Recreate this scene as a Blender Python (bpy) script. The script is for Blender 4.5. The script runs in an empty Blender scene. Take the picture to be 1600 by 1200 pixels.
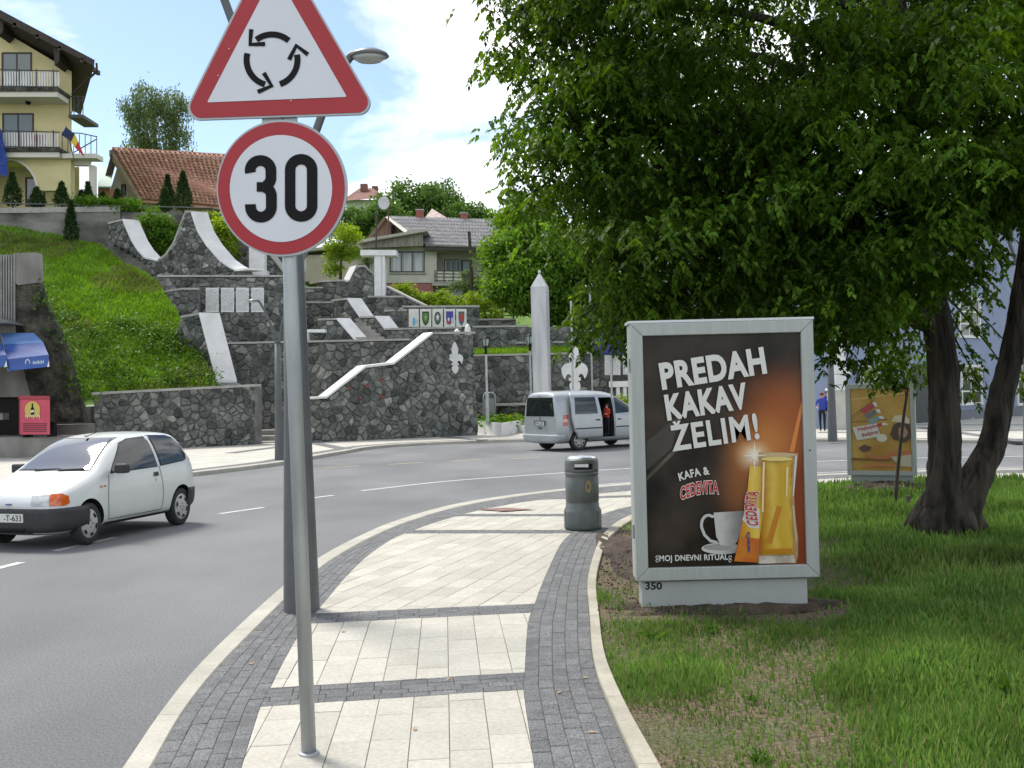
import bpy, bmesh, math, random
import numpy as np
from mathutils import Vector, Matrix
from mathutils.bvhtree import BVHTree
from mathutils.geometry import tessellate_polygon
R = math.radians
random.seed(7); rng = np.random.default_rng(7)
S = bpy.context.scene
COL = S.collection

# ------------------------------------------------------------------ camera
F = 1560.0                      # focal length in pixels of the 1600 px wide photograph
CAM = np.array((0.0, 0.0, 1.75))
ROLL, PITCH = R(1.4), 12.0 / F
_cr, _sr, _cp, _sp = math.cos(ROLL), math.sin(ROLL), math.cos(PITCH), math.sin(PITCH)
_right0 = np.array((1., 0., 0.)); _up0 = np.array((0., -_sp, _cp)); _fwd = np.array((0., _cp, _sp))
_RT = _cr * _right0 - _sr * _up0
_UP = _sr * _right0 + _cr * _up0
cam_data = bpy.data.cameras.new('camera'); cam = bpy.data.objects.new('camera', cam_data); COL.objects.link(cam)
cam_data.sensor_width = 36.0; cam_data.lens = 36.0 * F / 1600.0
cam_data.clip_start = 0.05; cam_data.clip_end = 3000
_m = Matrix.Identity(4)
for i in range(3):
    _m[i][0] = _RT[i]; _m[i][1] = _UP[i]; _m[i][2] = -_fwd[i]; _m[i][3] = CAM[i]
cam.matrix_world = _m
S.camera = cam

# ------------------------------------------------------------------ sky and sun
SUN_EL, SUN_AZ = R(56), R(-44)      # azimuth measured from +Y (view direction) towards +X
w = bpy.data.worlds.new('World'); S.world = w; w.use_nodes = True
nt = w.node_tree; N = nt.nodes; L = nt.links; N.clear()
out = N.new('ShaderNodeOutputWorld'); bg = N.new('ShaderNodeBackground'); bg.inputs[1].default_value = 0.105
sky = N.new('ShaderNodeTexSky'); sky.sky_type = 'NISHITA'; sky.sun_disc = False
sky.sun_elevation = SUN_EL; sky.sun_rotation = SUN_AZ; sky.air_density = 1.0; sky.dust_density = 0.6; sky.ozone_density = 1.2
tc = N.new('ShaderNodeTexCoord'); sep = N.new('ShaderNodeSeparateXYZ'); L.new(tc.outputs['Generated'], sep.inputs[0])
def mth(op, a, b=None):
    n = N.new('ShaderNodeMath'); n.operation = op
    for i, v in enumerate((a, b)):
        if v is None: continue
        if isinstance(v, (int, float)): n.inputs[i].default_value = v
        else: L.new(v, n.inputs[i])
    return n.outputs[0]
zc = mth('ADD', mth('MAXIMUM', sep.outputs[2], 0.0), 0.16)
cx = mth('DIVIDE', sep.outputs[0], zc); cy = mth('DIVIDE', sep.outputs[1], zc)
cmb = N.new('ShaderNodeCombineXYZ'); L.new(cx, cmb.inputs[0]); L.new(cy, cmb.inputs[1]); cmb.inputs[2].default_value = 23.8
ns = N.new('ShaderNodeTexNoise'); ns.inputs['Scale'].default_value = 1.15; ns.inputs['Detail'].default_value = 9; ns.inputs['Roughness'].default_value = 0.56
ns.inputs['Distortion'].default_value = 0.25
L.new(cmb.outputs[0], ns.inputs['Vector'])
rp = N.new('ShaderNodeValToRGB'); rp.color_ramp.elements[0].position = 0.43; rp.color_ramp.elements[1].position = 0.56
L.new(ns.outputs['Fac'], rp.inputs[0])
ns2 = N.new('ShaderNodeTexNoise'); ns2.inputs['Scale'].default_value = 2.6; ns2.inputs['Detail'].default_value = 6
L.new(cmb.outputs[0], ns2.inputs['Vector'])
rp2 = N.new('ShaderNodeValToRGB'); rp2.color_ramp.elements[0].position = 0.36; rp2.color_ramp.elements[1].position = 0.6
rp2.color_ramp.elements[0].color = (7.6, 7.9, 8.3, 1); rp2.color_ramp.elements[1].color = (10.8, 10.8, 10.8, 1)
L.new(ns2.outputs['Fac'], rp2.inputs[0])
mx = N.new('ShaderNodeMix'); mx.data_type = 'RGBA'
L.new(rp.outputs[0], mx.inputs[0]); L.new(sky.outputs[0], mx.inputs[6]); L.new(rp2.outputs[0], mx.inputs[7])
L.new(mx.outputs[2], bg.inputs[0]); L.new(bg.outputs[0], out.inputs[0])
sd = bpy.data.lights.new('sun', 'SUN'); sd.energy = 2.6; sd.angle = R(16); sd.color = (1.0, 0.955, 0.88)
sun = bpy.data.objects.new('sun', sd); COL.objects.link(sun)
_sv = Vector((math.sin(SUN_AZ) * math.cos(SUN_EL), math.cos(SUN_AZ) * math.cos(SUN_EL), math.sin(SUN_EL)))
sun.rotation_euler = _sv.to_track_quat('Z', 'Y').to_euler()
S.view_settings.view_transform = 'Standard'; S.view_settings.look = 'None'
S.view_settings.exposure = 0.86; S.view_settings.gamma = 1.0
S.cycles.max_bounces = 6; S.cycles.diffuse_bounces = 3; S.cycles.glossy_bounces = 3; S.cycles.transmission_bounces = 4
S.cycles.transparent_max_bounces = 6; S.cycles.caustics_reflective = False; S.cycles.caustics_refractive = False
S.cycles.use_denoising = True

# ------------------------------------------------------------------ pixel <-> place
def ray(px, py):
    return (px - 800) * _RT + (600 - py) * _UP + F * _fwd
def P(px, py, d):
    r = ray(px, py); return CAM + r * (d / r[1])
def G(px, py, z=0.0):
    r = ray(px, py); return CAM + r * ((z - CAM[2]) / r[2])
class Plane:                      # an upright plane through two plan points given as (pixel column, distance)
    def __init__(s, xa, da, xb, db):
        a, b = P(xa, 612, da), P(xb, 612, db)
        s.A = np.array((a[0], a[1], 0.)); e = np.array((b[0] - a[0], b[1] - a[1], 0.)); s.e = e / np.linalg.norm(e)
        s.n = np.array((s.e[1], -s.e[0], 0.))
    def hit(s, px, py):
        r = ray(px, py); t = ((s.A - CAM) @ s.n) / (r @ s.n); return CAM + r * t
    def st(s, p): return ((p - s.A) @ s.e, p[2])
    def xyz(s, q, off=0.): return s.A + s.e * q[0] + np.array((0, 0, q[1])) + s.n * off

# ------------------------------------------------------------------ object helpers
ORG = {}
def _new(name, me, parent):
    o = bpy.data.objects.new(name, me); COL.objects.link(o)
    if parent is not None: o.parent = parent
    return o
def tag(o, label, cat, group=None):
    o['label'] = label; o['category'] = cat
    if group: o['group'] = group
    return o
def thing(name, label, cat, loc=(0, 0, 0), rotz=0., group=None, local=False):
    o = _new(name, None, None); o.location = loc; o.rotation_euler = (0, 0, rotz)
    o.empty_display_size = 0.2
    tag(o, label, cat, group); o['kind'] = 'thing'
    ORG[o.name] = np.zeros(3) if local else np.array(loc, float)
    return o
def mk(name, verts, faces, m, parent=None, smooth=False, base=None, kind=None, world=True):
    V = np.asarray(verts, float).reshape(-1, 3)
    if parent is not None: org = ORG[parent.name]
    elif base is not None: org = np.array(base, float)
    else: org = np.array((V[:, 0].mean(), V[:, 1].mean(), V[:, 2].min()))
    me = bpy.data.meshes.new(name); me.from_pydata((V - org).tolist(), [], [tuple(f) for f in faces])
    if m is not None:
        for mm in (m if isinstance(m, (list, tuple)) else [m]): me.materials.append(mm)
    if smooth: me.polygons.foreach_set('use_smooth', [True] * len(me.polygons))
    o = _new(name, me, parent)
    if parent is None: o.location = org
    ORG[o.name] = org
    if kind: o['kind'] = kind
    return o
def fast_quads(name, V, m, parent=None, kind=None, smooth=False):
    """V: (n,4,3) array of quads -> one mesh."""
    n = len(V); me = bpy.data.meshes.new(name)
    org = ORG[parent.name] if parent is not None else np.zeros(3)
    me.vertices.add(n * 4); me.vertices.foreach_set('co', (V.reshape(-1, 3) - org).astype(np.float32).ravel())
    me.loops.add(n * 4); me.loops.foreach_set('vertex_index', np.arange(n * 4, dtype=np.int32))
    me.polygons.add(n); me.polygons.foreach_set('loop_start', np.arange(0, n * 4, 4, dtype=np.int32))
    me.update(calc_edges=True); me.materials.append(m)
    if smooth: me.polygons.foreach_set('use_smooth', [True] * n)
    o = _new(name, me, parent); ORG[o.name] = org
    if kind: o['kind'] = kind
    return o
def bevel(o, wd=0.01, seg=2, ang=40):
    b = o.modifiers.new('bevel', 'BEVEL'); b.width = wd; b.segments = seg; b.limit_method = 'ANGLE'; b.angle_limit = R(ang)
    return o
def rot2(x, y, a): c, s = math.cos(a), math.sin(a); return x * c - y * s, x * s + y * c
class MB:
    def __init__(s): s.v = []; s.f = []
    def add(s, vs, fs):
        n = len(s.v); s.v += [tuple(map(float, q)) for q in vs]; s.f += [tuple(i + n for i in f) for f in fs]; return s
    def box(s, c, d, rz=0.):
        vs = []
        for z in (-.5, .5):
            for x, y in ((-.5, -.5), (.5, -.5), (.5, .5), (-.5, .5)):
                a, b = rot2(x * d[0], y * d[1], rz); vs.append((c[0] + a, c[1] + b, c[2] + z * d[2]))
        return s.add(vs, [(3, 2, 1, 0), (4, 5, 6, 7), (0, 1, 5, 4), (1, 2, 6, 5), (2, 3, 7, 6), (3, 0, 4, 7)])
    def prism(s, poly, vec):
        n = len(poly); poly = [np.array(p, float) for p in poly]; vec = np.array(vec, float)
        vs = poly + [p + vec for p in poly]
        nrm = sum((np.cross(poly[i] - poly[0], poly[(i + 1) % n] - poly[0]) for i in range(n)), np.zeros(3))
        fl = nrm @ vec > 0
        fs = [tuple(range(n))[::-1], tuple(range(n, 2 * n))] + [(i, (i + 1) % n, (i + 1) % n + n, i + n) for i in range(n)]
        if not fl: fs = [f[::-1] for f in fs]
        return s.add(vs, fs)
    def poly(s, pts): return s.add(pts, [tuple(range(len(pts)))])
    def tube(s, pts, rad, n=8, cap=True):
        pts = [np.array(p, float) for p in pts]
        if not hasattr(rad, '__len__'): rad = [rad] * len(pts)
        rings = []; ref = None
        for i, p in enumerate(pts):
            t = pts[min(i + 1, len(pts) - 1)] - pts[max(i - 1, 0)]; t = t / (np.linalg.norm(t) + 1e-12)
            if ref is None:
                ref = np.array((1., 0, 0)) if abs(t[0]) < .8 else np.array((0, 1., 0))
            a = ref - t * (ref @ t); a /= np.linalg.norm(a); b = np.cross(t, a); ref = a
            rings.append([p + rad[i] * (math.cos(k * 2 * math.pi / n) * a + math.sin(k * 2 * math.pi / n) * b) for k in range(n)])
        vs = [q for r in rings for q in r]; fs = []
        for i in range(len(pts) - 1):
            for k in range(n):
                k2 = (k + 1) % n; fs.append((i * n + k, i * n + k2, (i + 1) * n + k2, (i + 1) * n + k))
        if cap: fs += [tuple(range(n))[::-1], tuple(range((len(pts) - 1) * n, len(pts) * n))]
        return s.add(vs, fs)
    def lathe(s, prof, c, n=24, sx=1., sy=1.):
        vs = []; fs = []
        for r, z in prof:
            for k in range(n):
                a = 2 * math.pi * k / n; vs.append((c[0] + r * sx * math.cos(a), c[1] + r * sy * math.sin(a), c[2] + z))
        for i in range(len(prof) - 1):
            for k in range(n):
                k2 = (k + 1) % n; fs.append((i * n + k, i * n + k2, (i + 1) * n + k2, (i + 1) * n + k))
        fs += [tuple(range(n))[::-1], tuple(range((len(prof) - 1) * n, len(prof) * n))]
        return s.add(vs, fs)
    def build(s, name, m, parent=None, smooth=False, base=None, kind=None):
        return mk(name, s.v, s.f, m, parent, smooth, base, kind)
def catmull(pts, n=8):
    pts = [np.array(p, float) for p in pts]; q = [2 * pts[0] - pts[1]] + pts + [2 * pts[-1] - pts[-2]]; res = []
    for i in range(1, len(q) - 2):
        for k in range(n):
            t = k / n; a, b, c, d = q[i - 1], q[i], q[i + 1], q[i + 2]
            res.append(.5 * ((2 * b) + (c - a) * t + (2 * a - 5 * b + 4 * c - d) * t * t + (3 * b - a - 3 * c + d) * t ** 3))
    res.append(pts[-1]); return res
def clip_half(poly, nx, ny, c):           # keep nx*x+ny*y <= c
    res = []; n = len(poly)
    for i in range(n):
        a, b = poly[i], poly[(i + 1) % n]; da = nx * a[0] + ny * a[1] - c; db = nx * b[0] + ny * b[1] - c
        if da <= 0: res.append(a)
        if (da < 0 < db) or (db < 0 < da):
            t = da / (da - db); res.append((a[0] + (b[0] - a[0]) * t, a[1] + (b[1] - a[1]) * t))
    return res
def clip(poly, win):                      # win: convex, counter-clockwise
    for i in range(len(win)):
        a, b = win[i], win[(i + 1) % len(win)]; nx, ny = b[1] - a[1], -(b[0] - a[0])
        poly = clip_half(poly, nx, ny, nx * a[0] + ny * a[1])
        if len(poly) < 3: return []
    return poly
def area(p): return .5 * sum(p[i][0] * p[(i + 1) % len(p)][1] - p[(i + 1) % len(p)][0] * p[i][1] for i in range(len(p)))
def inside(p, x, y):
    c = False; n = len(p)
    for i in range(n):
        a, b = p[i], p[i - 1]
        if (a[1] > y) != (b[1] > y) and x < (b[0] - a[0]) * (y - a[1]) / (b[1] - a[1]) + a[0]: c = not c
    return c
def inset(p, d):                          # inset of a convex ccw polygon
    q = list(p)
    for i in range(len(p)):
        a, b = p[i], p[(i + 1) % len(p)]; nx, ny = b[1] - a[1], -(b[0] - a[0]); l = math.hypot(nx, ny)
        if l < 1e-6: continue
        nx /= l; ny /= l; q = clip_half(q, nx, ny, nx * a[0] + ny * a[1] - d)
        if len(q) < 3: return []
    return q
def inset_soft(p, d):                     # for any polygon: move towards the centroid
    cx = sum(a[0] for a in p) / len(p); cy = sum(a[1] for a in p) / len(p); r = []
    for a in p:
        l = math.hypot(a[0] - cx, a[1] - cy); k = max(0., 1 - d * 1.3 / l) if l > 1e-6 else 1; r.append((cx + (a[0] - cx) * k, cy + (a[1] - cy) * k))
    return r
def chaikin(c):
    r = []
    for i in range(len(c)):
        a, b = c[i], c[(i + 1) % len(c)]; l = math.hypot(b[0] - a[0], b[1] - a[1])
        if l < 1e-4: continue
        r += [(a[0] * .85 + b[0] * .15, a[1] * .85 + b[1] * .15), (a[0] * .15 + b[0] * .85, a[1] * .15 + b[1] * .85)] if l > .05 else [((a[0] + b[0]) / 2, (a[1] + b[1]) / 2)]
    return r
def voronoi(poly, cell, jit=.5, stretch=1.3):
    xs = [p[0] for p in poly]; ys = [p[1] for p in poly]; cw, ch = cell * stretch, cell
    nx = int((max(xs) - min(xs)) / cw) + 3; ny = int((max(ys) - min(ys)) / ch) + 3; x0 = min(xs) - cw; y0 = min(ys) - ch; seeds = {}
    for i in range(-2, nx + 3):
        for j in range(-2, ny + 3):
            seeds[i, j] = (x0 + (i + .5 * (j % 2) + random.uniform(-jit, jit)) * cw, y0 + (j + random.uniform(-jit, jit)) * ch)
    res = []
    for i in range(nx + 1):
        for j in range(ny + 1):
            sx, sy = seeds[i, j]; c = [(sx - cw * 2, sy - ch * 2), (sx + cw * 2, sy - ch * 2), (sx + cw * 2, sy + ch * 2), (sx - cw * 2, sy + ch * 2)]
            for a in range(-2, 3):
                for b in range(-2, 3):
                    if a == b == 0: continue
                    q = seeds[i + a, j + b] if (i + a, j + b) in seeds else None
                    if q is None: continue
                    ex, ey = q[0] - sx, q[1] - sy; c = clip_half(c, ex, ey, ex * (sx + q[0]) / 2 + ey * (sy + q[1]) / 2)
                    if len(c) < 3: break
                if len(c) < 3: break
            if len(c) < 3: continue
            c = inset(c, cell * random.uniform(.03, .075))
            if len(c) < 3: continue
            c = chaikin(c)
            inn = all(inside(poly, *v) for v in c)
            if not inn: c = clip(poly, c)
            if len(c) >= 3 and abs(area(c)) > cell * cell * .12:
                if area(c) < 0: c = c[::-1]
                res.append(c)
    return res

# ------------------------------------------------------------------ materials
MATS = {}
def mat(name, col, col2=None, scale=3., rough=.7, bump=0., bdist=.02, bscale=None, metal=0., obj_var=0., isl_var=0., detail=5., contrast=(.35, .65), spec=.5,
        coat=0., stretch=(1, 1, 1), emit=None, hue=0., fine=0., fscale=60.):
    if name in MATS: return MATS[name]
    m = bpy.data.materials.new(name); m.use_nodes = True; nt = m.node_tree; N, L = nt.nodes, nt.links; b = N['Principled BSDF']
    b.inputs['Roughness'].default_value = rough; b.inputs['Metallic'].default_value = metal; b.inputs['Specular IOR Level'].default_value = spec
    b.inputs['Coat Weight'].default_value = coat; b.inputs['Coat Roughness'].default_value = .05
    c4 = lambda c: (c[0], c[1], c[2], 1)
    src = None
    tcn = N.new('ShaderNodeTexCoord'); mp = N.new('ShaderNodeMapping'); mp.inputs['Scale'].default_value = stretch
    L.new(tcn.outputs['Object'], mp.inputs[0]); vec = mp.outputs[0]
    if obj_var or isl_var:     # shift the pattern from piece to piece
        oi = N.new('ShaderNodeObjectInfo'); ge = N.new('ShaderNodeNewGeometry'); ad = N.new('ShaderNodeVectorMath'); ad.operation = 'ADD'
        sc_ = N.new('ShaderNodeMath'); sc_.operation = 'MULTIPLY'; sc_.inputs[1].default_value = 37.
        L.new(oi.outputs['Random'] if obj_var else ge.outputs['Random Per Island'], sc_.inputs[0]); L.new(vec, ad.inputs[0]); L.new(sc_.outputs[0], ad.inputs[1]); vec = ad.outputs[0]
    if col2 is not None:
        n = N.new('ShaderNodeTexNoise'); n.inputs['Scale'].default_value = scale; n.inputs['Detail'].default_value = detail; L.new(vec, n.inputs['Vector'])
        r = N.new('ShaderNodeValToRGB'); r.color_ramp.elements[0].position = contrast[0]; r.color_ramp.elements[1].position = contrast[1]
        r.color_ramp.elements[0].color = c4(col); r.color_ramp.elements[1].color = c4(col2); L.new(n.outputs['Fac'], r.inputs[0]); src = r.outputs[0]
    if fine:
        n = N.new('ShaderNodeTexNoise'); n.inputs['Scale'].default_value = fscale; n.inputs['Detail'].default_value = 3; L.new(vec, n.inputs['Vector'])
        mr = N.new('ShaderNodeMapRange'); mr.inputs[1].default_value = .3; mr.inputs[2].default_value = .7; mr.inputs[3].default_value = 1 - fine; mr.inputs[4].default_value = 1 + fine
        L.new(n.outputs['Fac'], mr.inputs[0]); h = N.new('ShaderNodeHueSaturation'); L.new(mr.outputs[0], h.inputs['Value'])
        if src is not None: L.new(src, h.inputs['Color'])
        else: h.inputs['Color'].default_value = c4(col)
        src = h.outputs[0]
    for var, sock in ((obj_var, 'o'), (isl_var, 'i')):
        if not var: continue
        nd = N.new('ShaderNodeObjectInfo') if sock == 'o' else N.new('ShaderNodeNewGeometry')
        s_ = nd.outputs['Random'] if sock == 'o' else nd.outputs['Random Per Island']
        mr = N.new('ShaderNodeMapRange'); mr.inputs[3].default_value = 1 - var; mr.inputs[4].default_value = 1 + var; L.new(s_, mr.inputs[0])
        h = N.new('ShaderNodeHueSaturation'); L.new(mr.outputs[0], h.inputs['Value'])
        if hue:
            m2 = N.new('ShaderNodeMath'); m2.operation = 'MULTIPLY'; m2.inputs[1].default_value = 7.13; m3 = N.new('ShaderNodeMath'); m3.operation = 'FRACT'
            L.new(s_, m2.inputs[0]); L.new(m2.outputs[0], m3.inputs[0]); mh = N.new('ShaderNodeMapRange'); mh.inputs[3].default_value = .5 - hue; mh.inputs[4].default_value = .5 + hue
            L.new(m3.outputs[0], mh.inputs[0]); L.new(mh.outputs[0], h.inputs['Hue'])
        if src is not None: L.new(src, h.inputs['Color'])
        else: h.inputs['Color'].default_value = c4(col)
        src = h.outputs[0]
    if src is not None: L.new(src, b.inputs['Base Color'])
    else: b.inputs['Base Color'].default_value = c4(col)
    if bump:
        n = N.new('ShaderNodeTexNoise'); n.inputs['Scale'].default_value = bscale or scale * 4; n.inputs['Detail'].default_value = 6; L.new(vec, n.inputs['Vector'])
        bp = N.new('ShaderNodeBump'); bp.inputs['Strength'].default_value = bump; bp.inputs['Distance'].default_value = bdist; L.new(n.outputs['Fac'], bp.inputs['Height']); L.new(bp.outputs[0], b.inputs['Normal'])
    if emit: b.inputs['Emission Color'].default_value = c4(emit); b.inputs['Emission Strength'].default_value = 1
    MATS[name] = m; return m
def stone_mat(name, island):
    m = bpy.data.materials.new(name); m.use_nodes = True; N, L = m.node_tree.nodes, m.node_tree.links; b = N['Principled BSDF']; b.inputs['Roughness'].default_value = .92; b.inputs['Specular IOR Level'].default_value = .25
    src = N.new('ShaderNodeNewGeometry').outputs['Random Per Island'] if island else N.new('ShaderNodeObjectInfo').outputs['Random']
    r = N.new('ShaderNodeValToRGB'); e = r.color_ramp.elements; e[0].color = (.034, .038, .034, 1); e[1].color = (.185, .18, .16, 1)
    for p, c in ((.2, (.055, .058, .053)), (.45, (.074, .078, .072)), (.62, (.090, .094, .087)), (.78, (.104, .104, .094)), (.88, (.118, .120, .112)), (.95, (.145, .143, .13))): q = e.new(p); q.color = (*c, 1)
    L.new(src, r.inputs[0]); tcn = N.new('ShaderNodeTexCoord'); n = N.new('ShaderNodeTexNoise'); n.inputs['Scale'].default_value = 5; n.inputs['Detail'].default_value = 6; n.inputs['Roughness'].default_value = .65; L.new(tcn.outputs['Object'], n.inputs['Vector'])
    mr = N.new('ShaderNodeMapRange'); mr.inputs[1].default_value = .3; mr.inputs[2].default_value = .72; mr.inputs[3].default_value = .8; mr.inputs[4].default_value = 2.6; L.new(n.outputs['Fac'], mr.inputs[0]); h = N.new('ShaderNodeHueSaturation'); L.new(mr.outputs[0], h.inputs['Value']); L.new(r.outputs[0], h.inputs['Color']); L.new(h.outputs[0], b.inputs['Base Color'])
    n2 = N.new('ShaderNodeTexNoise'); n2.inputs['Scale'].default_value = 11; n2.inputs['Detail'].default_value = 5; L.new(tcn.outputs['Object'], n2.inputs['Vector']); bp = N.new('ShaderNodeBump'); bp.inputs['Strength'].default_value = .8; bp.inputs['Distance'].default_value = .06; L.new(n2.outputs['Fac'], bp.inputs['Height']); L.new(bp.outputs[0], b.inputs['Normal']); return m
def leaf_mat(name, col, col2, trans=.45, var=.35, hue=.025):
    if name in MATS: return MATS[name]
    m = bpy.data.materials.new(name); m.use_nodes = True; nt = m.node_tree; N, L = nt.nodes, nt.links; N.clear()
    o = N.new('ShaderNodeOutputMaterial'); ge = N.new('ShaderNodeNewGeometry')
    r = N.new('ShaderNodeValToRGB'); r.color_ramp.elements[0].color = (*col, 1); r.color_ramp.elements[1].color = (*col2, 1); L.new(ge.outputs['Random Per Island'], r.inputs[0])
    tcn = N.new('ShaderNodeTexCoord'); n = N.new('ShaderNodeTexNoise'); n.inputs['Scale'].default_value = .9; L.new(tcn.outputs['Object'], n.inputs['Vector'])
    mr = N.new('ShaderNodeMapRange'); mr.inputs[1].default_value = .3; mr.inputs[2].default_value = .7; mr.inputs[3].default_value = 1 - var; mr.inputs[4].default_value = 1 + var; L.new(n.outputs['Fac'], mr.inputs[0])
    h = N.new('ShaderNodeHueSaturation'); L.new(mr.outputs[0], h.inputs['Value']); L.new(r.outputs[0], h.inputs['Color'])
    d = N.new('ShaderNodeBsdfPrincipled'); d.inputs['Roughness'].default_value = .5; d.inputs['Specular IOR Level'].default_value = .12; L.new(h.outputs[0], d.inputs['Base Color'])
    h2 = N.new('ShaderNodeHueSaturation'); h2.inputs['Value'].default_value = 1.5; h2.inputs['Hue'].default_value = .485; h2.inputs['Saturation'].default_value = 1.1; L.new(h.outputs[0], h2.inputs['Color'])
    t = N.new('ShaderNodeBsdfTranslucent'); L.new(h2.outputs[0], t.inputs[0])
    mxs = N.new('ShaderNodeMixShader'); mxs.inputs[0].default_value = trans; L.new(d.outputs[0], mxs.inputs[1]); L.new(t.outputs[0], mxs.inputs[2]); L.new(mxs.outputs[0], o.inputs[0])
    MATS[name] = m; return m

# ================================================================== materials in use
asphalt = mat('asphalt', (.108, .111, .112), (.160, .163, .163), scale=.45, rough=.88, bump=.12, bscale=160, fine=.34, fscale=75, stretch=(1, .6, 1))
slab_m = mat('pale_paver', (.385, .362, .305), (.44, .418, .36), scale=2.2, rough=.85, bump=.1, bscale=120, obj_var=.09, fine=.12, fscale=40)
slab_i = mat('pale_paver_far', (.385, .362, .305), (.44, .418, .36), scale=2.2, rough=.85, isl_var=.05)
brick_m = mat('dark_paver', (.098, .099, .099), (.142, .143, .143), scale=5, rough=.85, bump=.25, bscale=150, obj_var=.10, fine=.6, fscale=95)
brick_i = mat('dark_paver_far', (.098, .099, .099), (.142, .143, .143), scale=5, rough=.85, isl_var=.10, fine=.6, fscale=95)
joint_m = mat('sand_joint', (.10, .095, .08), (.17, .16, .135), scale=20, rough=.95)
kerb_m = mat('kerb_concrete', (.335, .317, .267), (.415, .393, .335), scale=3, rough=.85, bump=.12, bscale=90, obj_var=.06, fine=.1)
edge_m = mat('edging_concrete', (.31, .285, .225), (.41, .375, .30), scale=4, rough=.88, bump=.12, bscale=70, obj_var=.08, fine=.1)
paint_w = mat('road_paint', (.30, .305, .30), (.45, .45, .435), scale=9, rough=.7, contrast=(.3, .5), fine=.15)
paint_y = mat('worn_yellow_paint', (.30, .27, .16), (.42, .37, .20), scale=9, rough=.8)
soil_m = mat('soil', (.030, .020, .013), (.075, .05, .034), scale=6, rough=.95, bump=.9, bscale=30, fine=.3, fscale=50)
stain_conc = mat('stained_concrete', (.045, .044, .036), (.235, .225, .20), scale=.55, rough=.92, bump=.4, bscale=8, fine=.15, fscale=12, stretch=(.8, 1, 1.6), detail=8, contrast=(.36, .62))
concrete_m = mat('grey_concrete', (.16, .155, .14), (.30, .29, .265), scale=1.1, rough=.9, bump=.3, bscale=12, fine=.1, stretch=(1, 1, .5))
dark_conc = mat('mossy_concrete', (.014, .014, .010), (.085, .08, .06), scale=2.2, rough=.95, bump=1., bdist=.2, bscale=5, detail=9, fine=.3, fscale=9)
mortar_m = mat('mortar', (.105, .104, .095), (.20, .196, .18), scale=2.2, rough=.95, bump=.3, bscale=20)
stone_o = stone_mat('rubble_stone', False)
stone_i = stone_mat('rubble_stone_small', True)
coping_m = mat('white_coping', (.60, .59, .57), (.72, .71, .69), scale=1.5, rough=.7, fine=.05, fscale=20)
cop_grey = mat('grey_coping', (.30, .29, .26), (.42, .41, .37), scale=2, rough=.85)
white_st = mat('white_stone', (.62, .62, .61), (.72, .72, .71), scale=3, rough=.65)
steel_galv = mat('galvanised_steel', (.34, .36, .365), (.45, .47, .47), scale=9, rough=.48, metal=.55, stretch=(1, 1, .25))
lamp_grey = mat('lamp_paint', (.085, .09, .092), (.105, .11, .112), scale=6, rough=.55, fine=.06)
bin_m = mat('bin_plastic', (.085, .095, .092), (.115, .125, .12), scale=7, rough=.45, bump=.06, bscale=60)
metal_top = mat('polished_steel', (.62, .63, .64), rough=.22, metal=1.)
black_m = mat('black_paint', (.008, .008, .009), rough=.6, spec=.15)
white_paint = mat('white_sheeting', (.60, .615, .645), (.64, .65, .68), scale=3, rough=.42)
red_m = mat('red_sheeting', (.33, .003, .011), (.36, .005, .015), scale=4, rough=.4)
alu_m = mat('brushed_aluminium', (.34, .36, .34), (.38, .40, .38), scale=5, rough=.5, metal=.35, stretch=(6, 6, .6))
glass_dark = mat('dark_glass', (.012, .016, .018), rough=.04, spec=.9)
curtain_m = mat('curtain', (.42, .43, .47), (.58, .58, .62), scale=14, rough=.9, stretch=(1, 1, .05))
bark_m = mat('bark', (.010, .008, .006), (.060, .049, .037), scale=7, rough=.95, bump=1., bdist=.07, bscale=15, stretch=(1, 1, .16), contrast=(.38, .62))
twig_m = mat('twig_bark', (.045, .036, .026), (.07, .058, .042), scale=8, rough=.9)
grass_m = leaf_mat('grass_blades', (.070, .150, .026), (.150, .245, .062), .40, .4)
grass_dry = leaf_mat('grass_dry', (.10, .15, .03), (.22, .22, .09), .3, .3)
hill_leaf = leaf_mat('hill_grass', (.105, .215, .018), (.165, .30, .035), .35, .28)
weed_leaf = leaf_mat('weed_leaves', (.045, .105, .014), (.10, .19, .03), .35, .35)
maple_m = leaf_mat('maple_leaves', (.024, .066, .006), (.098, .178, .02), .42, .6)
maple_b = leaf_mat('bright_leaves', (.08, .18, .018), (.155, .27, .04), .45, .35)
birch_m = leaf_mat('birch_leaves', (.085, .135, .045), (.15, .205, .08), .4, .3)
thuja_m = leaf_mat('thuja_leaves', (.020, .050, .014), (.045, .085, .022), .2, .3)
shrub_m = leaf_mat('shrub_leaves', (.060, .150, .014), (.12, .23, .03), .4, .35)
hill_tree_m = leaf_mat('hill_tree_leaves', (.052, .12, .02), (.105, .185, .04), .38, .4)
yellow_leaf = leaf_mat('yellow_green_leaves', (.16, .27, .02), (.27, .36, .045), .45, .3)
hill_soil = mat('hill_ground', (.065, .135, .014), (.13, .215, .03), scale=1.2, rough=.95, bump=.5, bscale=10, fine=.25, fscale=14)

# ================================================================== ground, road, pavements
ter = mk('terrain', [(-900, -40, -.3), (900, -40, -.3), (900, 1500, -.3), (-900, 1500, -.3)], [(0, 1, 2, 3)], mat('far_ground', (.06, .10, .03), (.10, .13, .05), scale=.05), kind='structure')
road = mk('road', [(-60, -12, -.1), (70, -12, -.1), (70, 80, -.1), (-60, 80, -.1)], [(0, 1, 2, 3)], asphalt, base=(0, 0, -.1), kind='structure')

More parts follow.
